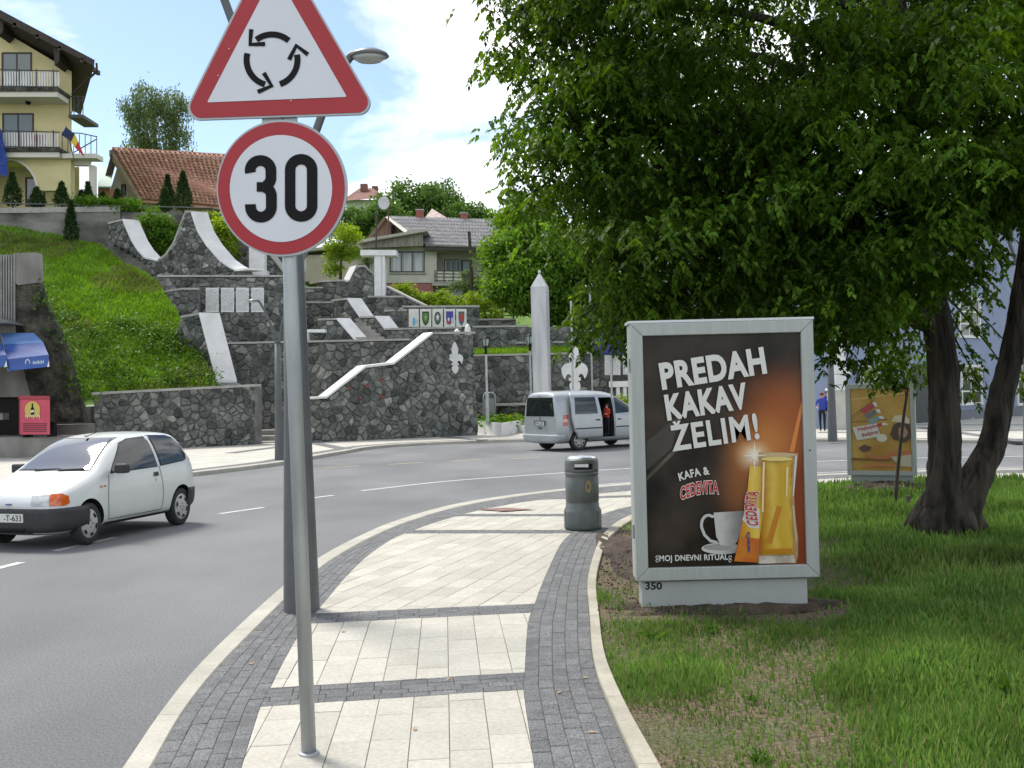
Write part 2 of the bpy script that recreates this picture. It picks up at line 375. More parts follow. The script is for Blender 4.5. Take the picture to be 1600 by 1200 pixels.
def curve_px(pts, z=0., n=6, ext=1.4):
    w = [G(x, y, z)[:2] for x, y in pts]; w = [w[0] - (w[1] - w[0]) * ext] + w
    return catmull(w, n)
KO = curve_px([(190, 1200), (252, 1110), (307, 1042), (372, 978), (440, 917), (497, 872), (560, 838), (620, 813), (700, 790), (780, 776), (880, 764), (985, 755), (1130, 747), (1278, 741), (1430, 735), (1600, 732), (1900, 728)])
KI = curve_px([(236, 1200), (288, 1110), (342, 1042), (400, 982), (455, 928), (508, 882), (568, 846), (630, 818), (708, 794), (786, 779), (880, 767), (985, 757.5), (1130, 749.5), (1278, 743), (1430, 737), (1600, 734), (1900, 730)])
BI = curve_px([(377, 1200), (407, 1104), (422, 1075), (462, 1000), (504, 944), (557, 884), (597, 852), (634, 833), (711, 807), (780, 791), (853, 780), (985, 767), (1130, 757), (1278, 749), (1430, 742), (1600, 739), (1900, 735)])
RI = curve_px([(835, 1200), (818, 1077), (820, 1050), (825, 975), (835, 945), (850, 905), (875, 852), (893, 833), (920, 814), (960, 797), (1030, 783), (1130, 772), (1278, 757.5), (1430, 748), (1600, 745.5), (1900, 740)])
EI = curve_px([(994, 1200), (957, 1117), (928, 1038), (921, 959), (918, 915), (926, 876), (937, 847), (950, 830), (970, 815), (1000, 803), (1050, 791), (1130, 779), (1278, 761), (1430, 750.5), (1600, 748), (1900, 742)])
EO = curve_px([(1029, 1200), (977, 1105), (946, 1030), (937, 970), (932, 915), (938, 880), (948, 851), (962, 834), (982, 819), (1010, 806.5), (1056, 794), (1134, 781.5), (1280, 763), (1432, 752), (1602, 749.5), (1900, 743)])
def arclen(c):
    d = [0.]
    for a, b in zip(c, c[1:]): d.append(d[-1] + float(np.linalg.norm(b - a)))
    return np.array(d)
def sampler(c):
    d = arclen(c); X = np.array([p[0] for p in c]); Y = np.array([p[1] for p in c]); T = d[-1]
    return (lambda u: np.array((np.interp(u * T, d, X), np.interp(u * T, d, Y)))), T
def foot_on(curve):             # a ladder between two edges: parameter on the second edge nearest to each point of the first, kept increasing
    pass
def ladder(c1, c2, n):
    f1, T1 = sampler(c1); us = np.linspace(0, 1, n); A = [f1(u) for u in us]; d2 = arclen(c2)
    f2, T2 = sampler(c2); dense = np.linspace(0, 1, 900); D = np.array([f2(u) for u in dense]); B = []; last = 0
    for a in A:
        k = int(np.argmin(((D - a) ** 2).sum(1))); k = max(k, last); last = k; B.append(D[k])
    return A, B, T1
def slab_piece(poly, z0, z1, ch=.004):
    """a flat paver: side walls, a small chamfer and a top; poly is a counter-clockwise plan polygon"""
    n = len(poly); q = inset_soft(poly, ch)
    vs = [(x, y, z0) for x, y in poly] + [(x, y, z1 - ch * .6) for x, y in poly] + [(x, y, z1) for x, y in q]
    fs = [(i, (i + 1) % n, (i + 1) % n + n, i + n) for i in range(n)] + [(i + n, (i + 1) % n + n, (i + 1) % n + 2 * n, i + 2 * n) for i in range(n)] + [tuple(range(2 * n, 3 * n))]
    return vs, fs
def lay(pieces, name, parent, m_o, m_i, nind=300, z0=-.03, z1=0., jit=.0015):
    pieces = [p for p in pieces if len(p) >= 3 and abs(area(p)) > 2e-4]
    pieces = [p if area(p) > 0 else p[::-1] for p in pieces]
    pieces.sort(key=lambda p: (p[0][0] ** 2 + p[0][1] ** 2) + (1e4 if p[0][1] < 4.2 else 0))
    rest = MB()
    for i, p in enumerate(pieces):
        vs, fs = slab_piece(p, z0, z1 + random.uniform(-jit, jit))
        if i < nind: mk(name, vs, fs, m_o, parent)
        else: rest.add(vs, fs)
    if rest.v: rest.build(name + '_field', m_i, parent, kind='stuff')

pave = mk('pavement', [], [], joint_m, base=(0, 6, 0), kind='structure')
near_pave = pave
# bedding of the near pavement: one sheet between the kerb and the edging
A_, B_, _T = ladder(KO, EO, 160)
vs = [(a[0], a[1], -.012) for a in A_] + [(b[0], b[1], -.012) for b in B_]; n_ = len(A_)
bed = mk('bedding', vs, [(i, i + n_, i + 1 + n_, i + 1) for i in range(n_ - 1)], joint_m, pave)
# white fields and dark cross bands
BANDS = [((407, 1104), (817, 1077), (422, 1075), (820, 1050)), ((485, 974), (833, 957), (503, 958), (835, 943)),
         ((634, 833.5), (880, 833.5), (646, 828), (880, 828)), ((711, 806.8), (890, 806.8), (732, 803), (890, 803)),
         ((853, 780.5), (1000, 776.5), (880, 777), (1000, 773.2)), ((1120, 766), (1180, 766), (1130, 763), (1190, 763))]
region = [tuple(p) for p in BI] + [tuple(p) for p in RI[::-1]]
def half_above(poly, a, b, keep_far=True):
    A, B = G(*a)[:2], G(*b)[:2]; nx, ny = (B - A)[1], -(B - A)[0]      # normal towards the camera side
    if ny > 0: nx, ny = -nx, -ny
    c = nx * A[0] + ny * A[1]
    return clip_half(poly, nx, ny, c) if keep_far else clip_half(poly, -nx, -ny, -c)
white = []; dark = []
def grid_cells(poly, o, ang, w_, l_, gap, stag=True):
    ux, uy = math.cos(ang), math.sin(ang); loc = [((p[0] - o[0]) * ux + (p[1] - o[1]) * uy, -(p[0] - o[0]) * uy + (p[1] - o[1]) * ux) for p in poly]
    if len(loc) < 3: return []
    x0, x1 = min(p[0] for p in loc), max(p[0] for p in loc); y0, y1 = min(p[1] for p in loc), max(p[1] for p in loc); res = []
    for j in range(math.floor(y0 / w_), math.ceil(y1 / w_) + 1):
        off = random.choice((0, .5, .25)) * l_ if stag else 0
        for i in range(math.floor(x0 / l_) - 1, math.ceil(x1 / l_) + 1):
            a, b = i * l_ + off, j * w_
            q = clip(loc, [(a + gap, b + gap), (a + l_ - gap, b + gap), (a + l_ - gap, b + w_ - gap), (a + gap, b + w_ - gap)])
            if len(q) >= 3: res.append([(o[0] + u * ux - v * uy, o[1] + u * uy + v * ux) for u, v in q])
    return res
seg_edges = [None] + BANDS + [None]
A0 = G(746, 945)[:2]; A1 = G(860, 879)[:2]; diag = math.atan2(*(A1 - A0)[::-1])
for k in range(len(BANDS) + 1):
    lo = BANDS[k - 1] if k else None; hi = BANDS[k] if k < len(BANDS) else None; poly = region
    if lo: poly = half_above(poly, lo[2], lo[3], True)
    if hi: poly = half_above(poly, hi[0], hi[1], False)
    if len(poly) < 3: continue
    o = G(700, 1000)[:2]
    V1 = G(680, 1150)[:2]; V2 = G(681, 960)[:2]; depth_ang = math.atan2(*(V2 - V1)[::-1]) - R(.4)
    ang = depth_ang if k < 2 else diag
    white += grid_cells(poly, o, ang, .2, .4, .0015)
    if hi:
        poly = half_above(half_above(region, hi[0], hi[1], True), hi[2], hi[3], False)
        a, b = G(*hi[0])[:2], G(*hi[1])[:2]; dark += grid_cells(poly, a, math.atan2(*(b - a)[::-1]), .085, .16, .0015)
lay(white, 'paver', pave, slab_m, slab_i, 300)
def strip(c1, c2, ncol, ln, gap=.002):
    f1, T1 = sampler(c1); n = int(T1 / ln * 4); A, B, _ = ladder(c1, c2, n); res = []
    for c in range(ncol):
        i = (c % 2) * 2
        while i + 4 < n:
            q = []
            for t, idx in ((c / ncol, (i, i + 2, i + 4)), ((c + 1) / ncol, (i + 4, i + 2, i))):
                for k in idx: q.append(tuple(A[k] * (1 - t) + B[k] * t))
            w_ = np.linalg.norm(B[i] - A[i]) / ncol
            if w_ > .02:
                cx = sum(p[0] for p in q) / 6; cy = sum(p[1] for p in q) / 6; e = .975
                res.append([(cx + (x - cx) * e, cy + (y - cy) * e) for x, y in q])
            i += 4
    return res
dark += strip(KI, BI, 5, .16) + strip(RI, EI, 5, .16)
lay(dark, 'dark_paver', pave, brick_m, brick_i, 300)
def kerb_run(c1, c2, ln, name, m, parent, z0, z1, ch=.012):
    f1, T1 = sampler(c1); per = 6; n = int(T1 / ln) * per + 1; A, B, _ = ladder(c1, c2, n)
    for i in range(0, n - per, per):
        a = [A[i + k] for k in range(per + 1)]; b = [B[i + k] for k in range(per + 1)]
        if np.linalg.norm(a[3] - b[3]) < .01: continue
        g = .004; a[0] = a[0] + (a[1] - a[0]) * g * per / ln; b[0] = b[0] + (b[1] - b[0]) * g * per / ln
        prof = [(0, z0), (0, z1 - ch), (.06, z1), (.94, z1), (1, z1 - ch), (1, z0)]; vs = []; fs = []; m_ = len(prof)
        for k in range(per + 1):
            for t, z in prof: p = a[k] * (1 - t) + b[k] * t; vs.append((p[0], p[1], z))
        for k in range(per):
            for j in range(m_ - 1): fs.append((k * m_ + j, k * m_ + j + 1, (k + 1) * m_ + j + 1, (k + 1) * m_ + j))
        fs += [tuple(range(m_)), tuple(range(per * m_, (per + 1) * m_))[::-1]]
        mk(name, vs, fs, m, parent)
kerb_run(KO, KI, 1.0, 'kerb_stone', kerb_m, pave, -.13, .006)
kerb_run(EI, EO, 1.0, 'edging_stone', edge_m, pave, -.05, .035, .008)

# far pavement in front of the memorial, and the square on the right
FK = [G(x, y, 0.)[:2] for x, y in [(-420, 800), (0, 771), (200, 749), (300, 738), (324, 735.5), (437, 722), (483, 713.5), (540, 704), (593, 696), (700, 690), (823, 686), (950, 684), (1100, 684), (1278, 686), (1430, 687), (1600, 688), (2000, 690)]]
FKc = catmull(FK, 5)
def shift_back(c, d):
    res = []
    for i, p in enumerate(c):
        t = c[min(i + 1, len(c) - 1)] - c[max(i - 1, 0)]; t = t / np.linalg.norm(t); res.append(p + np.array((-t[1], t[0])) * d)
    return res
FK2 = shift_back(FKc, .28); far_poly = [(p[0], p[1], 0.) for p in FK2] + [(60, 75, 0), (-60, 75, 0)]
far_tile = mat('far_paving', (.385, .367, .31), (.45, .432, .378), scale=1.3, rough=.85, fine=.08, fscale=6)
fp = mk('far_pavement', far_poly, [tuple(range(len(far_poly)))], far_tile, base=(0, 30, 0), kind='structure')
kerb_run([p for p in FKc], FK2, 1.0, 'kerb_stone', kerb_m, fp, -.12, .006)
FK3 = shift_back(FKc, .75)
bandv = [(p[0], p[1], .006) for p in FK2] + [(p[0], p[1], .006) for p in FK3]; nb = len(FK2)
mk('dark_band', bandv, [(i, i + 1, i + 1 + nb, i + nb) for i in range(nb - 1)], brick_i, fp)
def ground_strip(p0, p1, w_, m, parent, z=.009, name='dark_band'):
    a, b = G(*p0)[:2], G(*p1)[:2]; t = (b - a) / np.linalg.norm(b - a); nrm = np.array((-t[1], t[0])) * w_ / 2
    mk(name, [(*(a - nrm), z), (*(b - nrm), z), (*(b + nrm), z), (*(a + nrm), z)], [(0, 1, 2, 3)], m, parent)
for p0, p1 in (((478, 690), (540, 702)), ((360, 708), (470, 694)), ((690, 682), (755, 688)), ((1278, 664), (1600, 664)), ((1278, 676), (1600, 672)), ((1440, 668), (1600, 690)), ((1430, 652), (1600, 650)), ((1450, 660), (1600, 640))):
    ground_strip(p0, p1, .45, brick_i, fp)
# road markings
def mark(pts, wd, m, name='lane_marking'):
    c = [G(x, y, -.1)[:2] for x, y in pts]; c = catmull(c, 8) if len(c) > 2 else c; vs = []; n = len(c)
    for sgn in (-1, 1):
        for i, p in enumerate(c):
            t = c[min(i + 1, n - 1)] - c[max(i - 1, 0)]; t = t / np.linalg.norm(t); vs.append((p[0] - t[1] * sgn * wd / 2, p[1] + t[0] * sgn * wd / 2, -.096))
    mk(name, vs, [(i, i + 1, i + 1 + n, i + n) for i in range(n - 1)], m, road)
mark([(-60, 902), (34, 879)], .13, paint_w); mark([(86, 861), (180, 840)], .11, paint_w); mark([(343, 803), (412, 793)], .12, paint_w); mark([(484, 779), (521, 774)], .12, paint_w)
mark([(565, 767), (700, 752), (850, 741), (985, 732), (1130, 726), (1278, 721), (1430, 716), (1600, 713)], .13, paint_w)
mark([(900, 760), (985, 754), (1130, 745), (1278, 739), (1430, 733), (1600, 730)], .1, paint_w)
for a, b in (((505, 731.5), (560, 728)), ((606, 726), (660, 722.5)), ((705, 721), (752, 718)), ((800, 717), (842, 715))): mark([a, b], .14, paint_y)
mark([(842, 703), (870, 702)], .14, paint_y); mark([(1278, 705), (1300, 704.5)], .14, paint_y)
dr = G(905, 767, 0); 
mk('drain_cover', [(*(G(x, y)[:2]), .0135) for x, y in ((742, 797), (790, 794.5), (838, 797), (786, 800))], [(0, 1, 2, 3)], mat('rusty_cover', (.16, .085, .06), (.22, .14, .11), scale=6, rough=.85), pave)

# ================================================================== lawn
def lawn_z(x, y): return .012 + .022 * np.sin(x * 1.3 + 1) * np.sin(y * .9) + .015 * np.sin(x * 3.7 + y * 2.9)
fE, TE = sampler(EO); nU, nV = 120, 60; lv = []
for i in range(nU):
    u = i / (nU - 1); a = fE(u); b = np.array((9., 0.)) * (1 - u) + np.array((40., 19.)) * u
    for j in range(nV):
        t = (j / (nV - 1)) ** 1.5; p = a * (1 - t) + b * t; lv.append((p[0], p[1], lawn_z(p[0], p[1]) * min(1, t * 14) + .004))
lawn_ground = mat('lawn_ground', (.132, .094, .058), (.092, .092, .04), scale=2.2, rough=.95, bump=1., bdist=.04, bscale=30, contrast=(.42, .66), fine=.5, fscale=38)
lawn = mk('lawn', lv, [(i * nV + j, (i + 1) * nV + j, (i + 1) * nV + j + 1, i * nV + j + 1) for i in range(nU - 1) for j in range(nV - 1)], lawn_ground, smooth=True, base=(3, 8, 0), kind='structure')
lawn_poly = [tuple(p) for p in EO] + [(40, 19), (9, 0)]
def in_poly(poly, X, Y):
    poly = np.array(poly); c = np.zeros(len(X), bool); j = len(poly) - 1
    for i in range(len(poly)):
        a, b = poly[i], poly[j]
        cond = ((a[1] > Y) != (b[1] > Y)) & (X < (b[0] - a[0]) * (Y - a[1]) / (b[1] - a[1] + 1e-12) + a[0]); c ^= cond; j = i
    return c
def sm(a, b, x): t = np.clip((x - a) / (b - a), 0, 1); return t * t * (3 - 2 * t)
def blades(X, Y, Z, h, wd, lean=.5):
    n = len(X); a = rng.uniform(0, 2 * np.pi, n); l = rng.uniform(.1, lean, n) * h; dx, dy = np.cos(a) * l, np.sin(a) * l; b = rng.uniform(0, 2 * np.pi, n)
    wx, wy = np.cos(b) * wd / 2, np.sin(b) * wd / 2; V = np.empty((n, 4, 3))
    V[:, 0] = np.stack((X - wx, Y - wy, Z - .01), 1); V[:, 1] = np.stack((X + wx, Y + wy, Z - .01), 1)
    V[:, 2] = np.stack((X + dx + wx * .15, Y + dy + wy * .15, Z + h), 1); V[:, 3] = np.stack((X + dx * .45 - wx * .9, Y + dy * .45 - wy * .9, Z + h * .6), 1)
    return V
def noise2(X, Y, s, seed):
    r = np.random.default_rng(seed); v = np.zeros_like(X)
    for k in range(7):
        a = r.uniform(0, 2 * np.pi); f = s * r.uniform(.5, 1.9); v += np.sin((X * np.cos(a) + Y * np.sin(a)) * f + r.uniform(0, 6.28))
    return v / 7
soil_spots = [(G(1130, 955)[:2], 1.15, .45), (G(985, 905)[:2], .42, 1.3), (G(962, 850)[:2], .35, 1.2), (G(1375, 772)[:2], .9, .35)]
def grass(n, x0, x1, y0, y1, hmul, wd, dens, m, name, label):
    X = rng.uniform(x0, x1, n); Y = rng.uniform(y0, y1, n); k = in_poly(lawn_poly, X, Y) & (rng.random(n) < dens(X, Y))
    for c, rx, ry in soil_spots: k &= ~((((X - c[0]) / rx) ** 2 + ((Y - c[1]) / ry) ** 2 < 1) & (rng.random(n) < .9))
    X, Y = X[k], Y[k]; lush = sm(-.05, 1.1, X - 1.55 - .20 * (Y - 4) + .35 * noise2(X, Y, 2., 5)); h = hmul * rng.uniform(.35, 1.25, len(X)) * (.6 + .75 * lush + .35 * sm(-.2, .4, noise2(X, Y, 4.2, 9)))
    o = fast_quads(name, blades(X, Y, lawn_z(X, Y), h, wd * (1 + .6 * lush)), m, kind='stuff'); o['label'] = label; o['category'] = 'grass'
def lushd(X, Y): return np.clip(sm(-.05, 1.0, X - 1.5 - .2 * (Y - 4) + .35 * noise2(X, Y, 2., 5)) + .40 * sm(-.3, .4, noise2(X, Y, 4.2, 9)) + .10 + .12 * sm(1.15, .75, X - .12 * np.abs(Y - 6)), 0, 1)
grass(150000, .5, 4.5, 4.3, 8.5, .064, .008, lushd, grass_m, 'near_grass', 'sparse tufted green grass over bare soil in the foreground lawn')
grass(150000, 1, 15, 4.5, 18, .078, .016, lambda X, Y: np.clip(lushd(X, Y) + .25, 0, 1), grass_m, 'shaded_grass', 'denser green grass under the leafy maple tree')
grass(20000, .5, 6, 4.3, 10, .085, .007, lambda X, Y: .55 + 0 * X, grass_dry, 'dry_grass', 'scattered pale dry grass stalks among the green lawn')
# soil heap round the foot of the big advertising case
def heap(cx, cy, rx, ry, h, name, label):
    vs = []; fs = []; nr, na = 9, 40
    for i in range(nr):
        for k in range(na):
            a = 2 * math.pi * k / na; r = i / (nr - 1); e = 1 + .16 * math.sin(3 * a + 1) + .08 * math.sin(7 * a)
            vs.append((cx + rx * r * e * math.cos(a), cy + ry * r * e * math.sin(a), .02 + h * (1 - r * r) * (1 + random.uniform(-.35, .35)) + random.uniform(0, .02) - (.03 if i == nr - 1 else 0)))
    for i in range(nr - 1):
        for k in range(na): k2 = (k + 1) % na; fs.append((i * na + k, (i + 1) * na + k, (i + 1) * na + k2, i * na + k2))
    o = mk(name, vs, fs, soil_m, kind='stuff'); o['label'] = label; o['category'] = 'soil'
heap(G(1130, 957)[0], G(1130, 957)[1] + .12, .93, .30, .012, 'soil_heap', 'dark dug soil heaped round the base of the large advertising case')
heap(G(1390, 768)[0], G(1390, 768)[1] + .1, .85, .35, .10, 'soil_heap', 'dark soil heaped round the base of the smaller advertising case')
heap(G(963, 868)[0] + .12, G(963, 868)[1], .30, 1.55, .012, 'soil_patch', 'narrow strip of bare brown soil along the edging kerb')
# clods of earth by the kerb edge
cl = MB()
for i in range(1500):
    c = random.choice(soil_spots); x = c[0][0] + random.gauss(0, .5) * c[1]; y = c[0][1] + random.gauss(0, .5) * c[2]; s = random.uniform(.004, .016); z = float(lawn_z(x, y)) + .008
    if not inside(lawn_poly, x, y): continue
    cl.add([(x + s * random.uniform(.6, 1.2) * dx, y + s * random.uniform(.6, 1.2) * dy, z + s * random.uniform(.4, 1) * dz) for dx, dy, dz in ((1, 0, 0), (0, 1, 0), (-1, 0, 0), (0, -1, 0), (0, 0, 1), (0, 0, -1))], [(0, 1, 4), (1, 2, 4), (2, 3, 4), (3, 0, 4), (1, 0, 5), (2, 1, 5), (3, 2, 5), (0, 3, 5)])
o = cl.build('earth_clods', soil_m, kind='stuff'); o['label'] = 'small loose clods of earth on the bare lawn edge'; o['category'] = 'soil'

# ================================================================== terrain behind the memorial
def smf(a, b, x): t = min(1, max(0, (x - a) / (b - a))); return t * t * (3 - 2 * t)
def back_h(x, y):
    low = 3.6 + 2.0 * smf(49.6, 51, y) + 1.0 * smf(51, 56, y) + 1.6 * smf(58, 70, y) + 7 * smf(75, 130, y)
    if x > -3.5: low = 2.9 + 1.5 * smf(49.9, 51, y) + .8 * smf(51, 54, y) + 3. * smf(56, 70, y) + 7 * smf(75, 130, y)
    left = 11.35 + 5 * smf(70, 130, y)
    k = smf(-15.2, -17.5, x) if False else 1 - smf(-17.5, -14.8, x)
    right = 1 - smf(4, 16, x)
    h = low * (1 - k) + left * k
    if y < 50.75 and x < -13.5: h = min(h, 3.5)
    return h * right + .02 * (1 - right)
nx_, ny_ = 70, 60; tv = []
for i in range(nx_):
    for j in range(ny_):
        x = -80 + 100 * i / (nx_ - 1); y = 46.3 + 130 * (j / (ny_ - 1)) ** 2.1; tv.append((x, y, back_h(x, y)))
mk('hill', tv, [(i * ny_ + j, (i + 1) * ny_ + j, (i + 1) * ny_ + j + 1, i * ny_ + j + 1) for i in range(nx_ - 1) for j in range(ny_ - 1)], hill_soil, smooth=True, base=(-20, 60, 0), kind='structure')
# the steep green bank on the left
top = [P(-260, 345, 50), P(-120, 345, 50), P(0, 353, 50), P(75, 366, 50), P(110, 374, 49.8), P(155, 384, 49), P(190, 411, 47.4), P(240, 437, 45.7)]
bot = [P(-260, 660, 35.4), P(-120, 652, 35.4), P(0, 642, 35.5), P(90, 637, 35.5), P(147, 632, 35.5), P(220, 626, 36.2), P(290, 622, 37.2), P(345, 618, 37.9)]
nb_ = 30; hv = []
for i in range(57):
    u = i / 56 * 7; k = min(6, int(u)); f = u - k; T = np.array(top[k]) * (1 - f) + np.array(top[k + 1]) * f; B = np.array(bot[k]) * (1 - f) + np.array(bot[k + 1]) * f
    for j in range(nb_):
        t = j / (nb_ - 1); p = B * (1 - t) + T * t; bul = math.sin(math.pi * t) * .5; p = p + np.array((0, -.2 * bul, .55 * bul)); p[2] += .07 * math.sin(p[0] * 2.3 + p[1]) * math.sin(p[1] * 1.9) * math.sin(math.pi * t)
        hv.append(p)
bank_grid = np.array(hv).reshape(57, nb_, 3)
mk('grass_bank', hv, [(i * nb_ + j, (i + 1) * nb_ + j, (i + 1) * nb_ + j + 1, i * nb_ + j + 1) for i in range(56) for j in range(nb_ - 1)], hill_soil, smooth=True, base=(-18, 42, 2), kind='structure')
def on_bank(n, tlo, thi, ulo=0., uhi=1.):
    u = rng.uniform(ulo, uhi, n) * 55.99; t = rng.uniform(tlo, thi, n) * (nb_ - 1.01); i, j = u.astype(int), t.astype(int); fu, ft = (u - i)[:, None], (t - j)[:, None]
    g = bank_grid; return (g[i, j] * (1 - fu) + g[i + 1, j] * fu) * (1 - ft) + (g[i, j + 1] * (1 - fu) + g[i + 1, j + 1] * fu) * ft
p = on_bank(42000, .02, 1.); o = fast_quads('bank_grass', blades(p[:, 0], p[:, 1], p[:, 2], rng.uniform(.08, .24, len(p)), .06, .9), hill_leaf, kind='stuff'); o['label'] = 'bright green grass covering the steep bank'; o['category'] = 'grass'
p = on_bank(26000, .02, .95); k_ = noise2(p[:, 0], p[:, 2] * 1.6, 1.1, 21) > .16; p = p[k_]; o = fast_quads('bank_dry_grass', blades(p[:, 0], p[:, 1], p[:, 2], rng.uniform(.1, .3, len(p)), .05, .9), leaf_mat('bank_dry', (.11, .15, .03), (.20, .19, .08), .3, .3), kind='stuff'); o['label'] = 'patches of yellowish dry grass on the steep bank'; o['category'] = 'grass'
def leaves(C, ln, wd, droop=.6, flat=.5):
    """kite leaves at points C: (n,3)"""
    n = len(C); a = rng.uniform(0, 2 * np.pi, n); el = rng.normal(-droop, .45, n); D = np.stack((np.cos(a) * np.cos(el), np.sin(a) * np.cos(el), np.sin(el)), 1)
    Rr = rng.normal(0, 1, (n, 3)); Rr[:, 2] *= flat; W = np.cross(D, np.cross(D, Rr)); W /= np.linalg.norm(W, axis=1)[:, None] + 1e-9; Nn = np.cross(D, W)
    l = (ln * rng.uniform(.6, 1.25, n))[:, None]; w_ = (wd * rng.uniform(.7, 1.2, n))[:, None] / 2; V = np.empty((n, 4, 3))
    V[:, 0] = C; V[:, 1] = C + D * l * .42 + W * w_ + Nn * l * .07; V[:, 2] = C + D * l - np.array((0, 0, 1)) * l * .10; V[:, 3] = C + D * l * .42 - W * w_ + Nn * l * .07
    return V
p = on_bank(190, 0.05, .42, .42, 1.); q = (p[:, None, :] + rng.normal(0, 1, (190, 46, 3)) * np.array((.30, .24, .13)) * rng.uniform(.5, 1.5, (190, 1, 1)) + np.array((0, -.05, .10))).reshape(-1, 3)
o = fast_quads('bank_weeds', leaves(q, .15, .08, .1), weed_leaf, kind='stuff'); o['label'] = 'dark leafy weeds growing over the foot of the bank'; o['category'] = 'weeds'

# ================================================================== memorial walls
def wall(name, label, poly, plane, v, copings=(), cell=.34, nind=0, core=mortar_m, cat='wall', group=None, stones=True, cop_t=.09):
    pl = Plane(*plane); pts = [pl.hit(x, y) for x, y in poly]; v = np.array((v[0], v[1], 0.))
    base = (np.mean([p[0] for p in pts]), np.mean([p[1] for p in pts]), min(p[2] for p in pts))
    t = thing(name, label, cat, base, group=group)
    MB().prism(pts, v).build('core', core, t)
    if stones:
        q = [pl.st(p) for p in pts]
        if area(q) < 0: q = q[::-1]
        cells = voronoi(q, cell); cells.sort(key=lambda c: -abs(area(c))); rest = MB()
        for i, c in enumerate(cells):
            h = random.uniform(.025, .10); n = len(c); inn = inset_soft(c, cell * .11); cx = sum(a[0] for a in c) / n; cy = sum(a[1] for a in c) / n
            vs = [pl.xyz(a, -.02) for a in c] + [pl.xyz(a, h * .55) for a in c] + [pl.xyz(a, h + random.uniform(-.008, .008)) for a in inn]
            fs = [(k, (k + 1) % n, (k + 1) % n + n, k + n) for k in range(n)] + [(k + n, (k + 1) % n + n, (k + 1) % n + 2 * n, k + 2 * n) for k in range(n)] + [tuple(range(2 * n, 3 * n))]
            if i < nind: mk('stone', vs, fs, stone_o, t)
            else: rest.add(vs, fs)
        if rest.v: rest.build('stonework', stone_i, t, kind='stuff')
    for line, m in copings:
        pp = [pl.hit(x, y) for x, y in line]; mb = MB(); f0 = pl.n * .07; b0 = v - pl.n * .0 * .05
        vs = []
        for p in pp: vs += [p + f0, p + f0 + np.array((0, 0, cop_t)), p + b0 + np.array((0, 0, cop_t)), p + b0]
        fs = []
        for i in range(len(pp) - 1):
            a, b = i * 4, (i + 1) * 4
            for k in range(4): fs.append((a + k, a + (k + 1) % 4, b + (k + 1) % 4, b + k))
        fs += [(0, 1, 2, 3), tuple(range(len(vs) - 4, len(vs)))[::-1]]
        mb.add(vs, fs).build('coping', m, t)
    return t, pl
CW, CG = coping_m, cop_grey
# low retaining wall at the foot of the green bank
W1, P1 = wall('stone_wall', 'long low rubble retaining wall at foot of grassy bank, behind the white car', [(147, 617), (398, 604), (398, 700), (147, 715)], (147, 35, 398, 37.6), (.15, .5),
     [([(143, 617), (397, 604)], CG)], .235, 300)
# sloping buttress wall with the white band
W2, P2 = wall('buttress_wall', 'stone buttress with wide white sloping coping at right edge of grassy bank', [(284, 497), (313, 492), (340, 598), (355, 606), (300, 612), (276, 520)], (284, 40.5, 340, 39.5), (.68, .3),
     [([(313, 492), (340, 598)], CW), ([(284, 497), (313, 492)], CG)], .30, 0)
W3, P3 = wall('plaque_wall', 'tall stone terrace wall carrying four white inscription plaques', [(248, 434), (470, 434), (470, 545), (300, 545), (285, 500), (262, 490), (250, 478)], (248, 45.5, 470, 46.5), (0, .5),
     [([(246, 433), (470, 433)], CG)], .28, 220)
ledge, _ = wall('stone_ledge', 'stepped stone ledge left of the inscription plaques', [(250, 458), (285, 453), (310, 453), (310, 500), (286, 500), (256, 482)], (250, 45.0, 310, 45.2), (0, .3), [([(250, 458), (285, 453), (310, 453)], CG)], .30, 0)
W4, P4 = wall('terrace_wall', 'wide dark stone terrace wall below the plaques and white bench frame', [(352, 539), (640, 533), (640, 700), (352, 700)], (352, 43.6, 640, 44.2), (0, 1.6),
     [([(352, 538), (640, 532)], CG)], .30, 260)
W5, P5 = wall('front_wall', 'big stone front wall with white coping climbing in two slopes and a fleur-de-lis', [(479, 626), (510, 624), (571, 576), (615, 571), (675, 524), (738, 523), (746, 681), (480, 695)], (480, 38.0, 746, 41.0), (-.38, .35),
     [([(479, 624), (510, 622.5)], CW), ([(510, 622.5), (571, 574.5)], CW), ([(571, 574.5), (615, 569.5)], CW), ([(615, 569.5), (675, 522.5)], CW), ([(675, 522.5), (742, 521.5)], CG)], .255, 300)
W6, P6 = wall('stair_cheek_wall', 'stepped stone stair wall with two white sloping bands, right of the steps', [(519, 472), (543, 470), (563, 499), (587, 498), (602, 517), (700, 515), (700, 545), (590, 545), (560, 515), (540, 498)], (519, 48, 700, 47.2), (.62, .3),
     [([(519, 471), (543, 468.5)], CG), ([(543, 468.5), (563, 497.5)], CW), ([(563, 497.5), (587, 496.5)], CG), ([(587, 496.5), (602, 515.8)], CW), ([(602, 515.8), (700, 513.5)], CG)], .30, 60)
W7, P7 = wall('stair_cheek_wall', 'short stone stair wall with one white sloping band, left of the steps', [(497, 502), (527, 501.5), (556, 535), (556, 545), (497, 545)], (497, 46.4, 556, 46.0), (.55, .25),
     [([(497, 501), (527, 500)], CG), ([(527, 500), (556, 533.5)], CW)], .30, 0)
W8, P8 = wall('emblem_wall', 'stone wall panel carrying five white plaques with painted shields', [(600, 481), (748, 480.5), (748, 535), (600, 535)], (600, 49.0, 748, 49.4), (0, .5),
     [([(628, 480.5), (749, 480)], CG), ([(600, 487), (638, 486)], CG)], .30, 120)
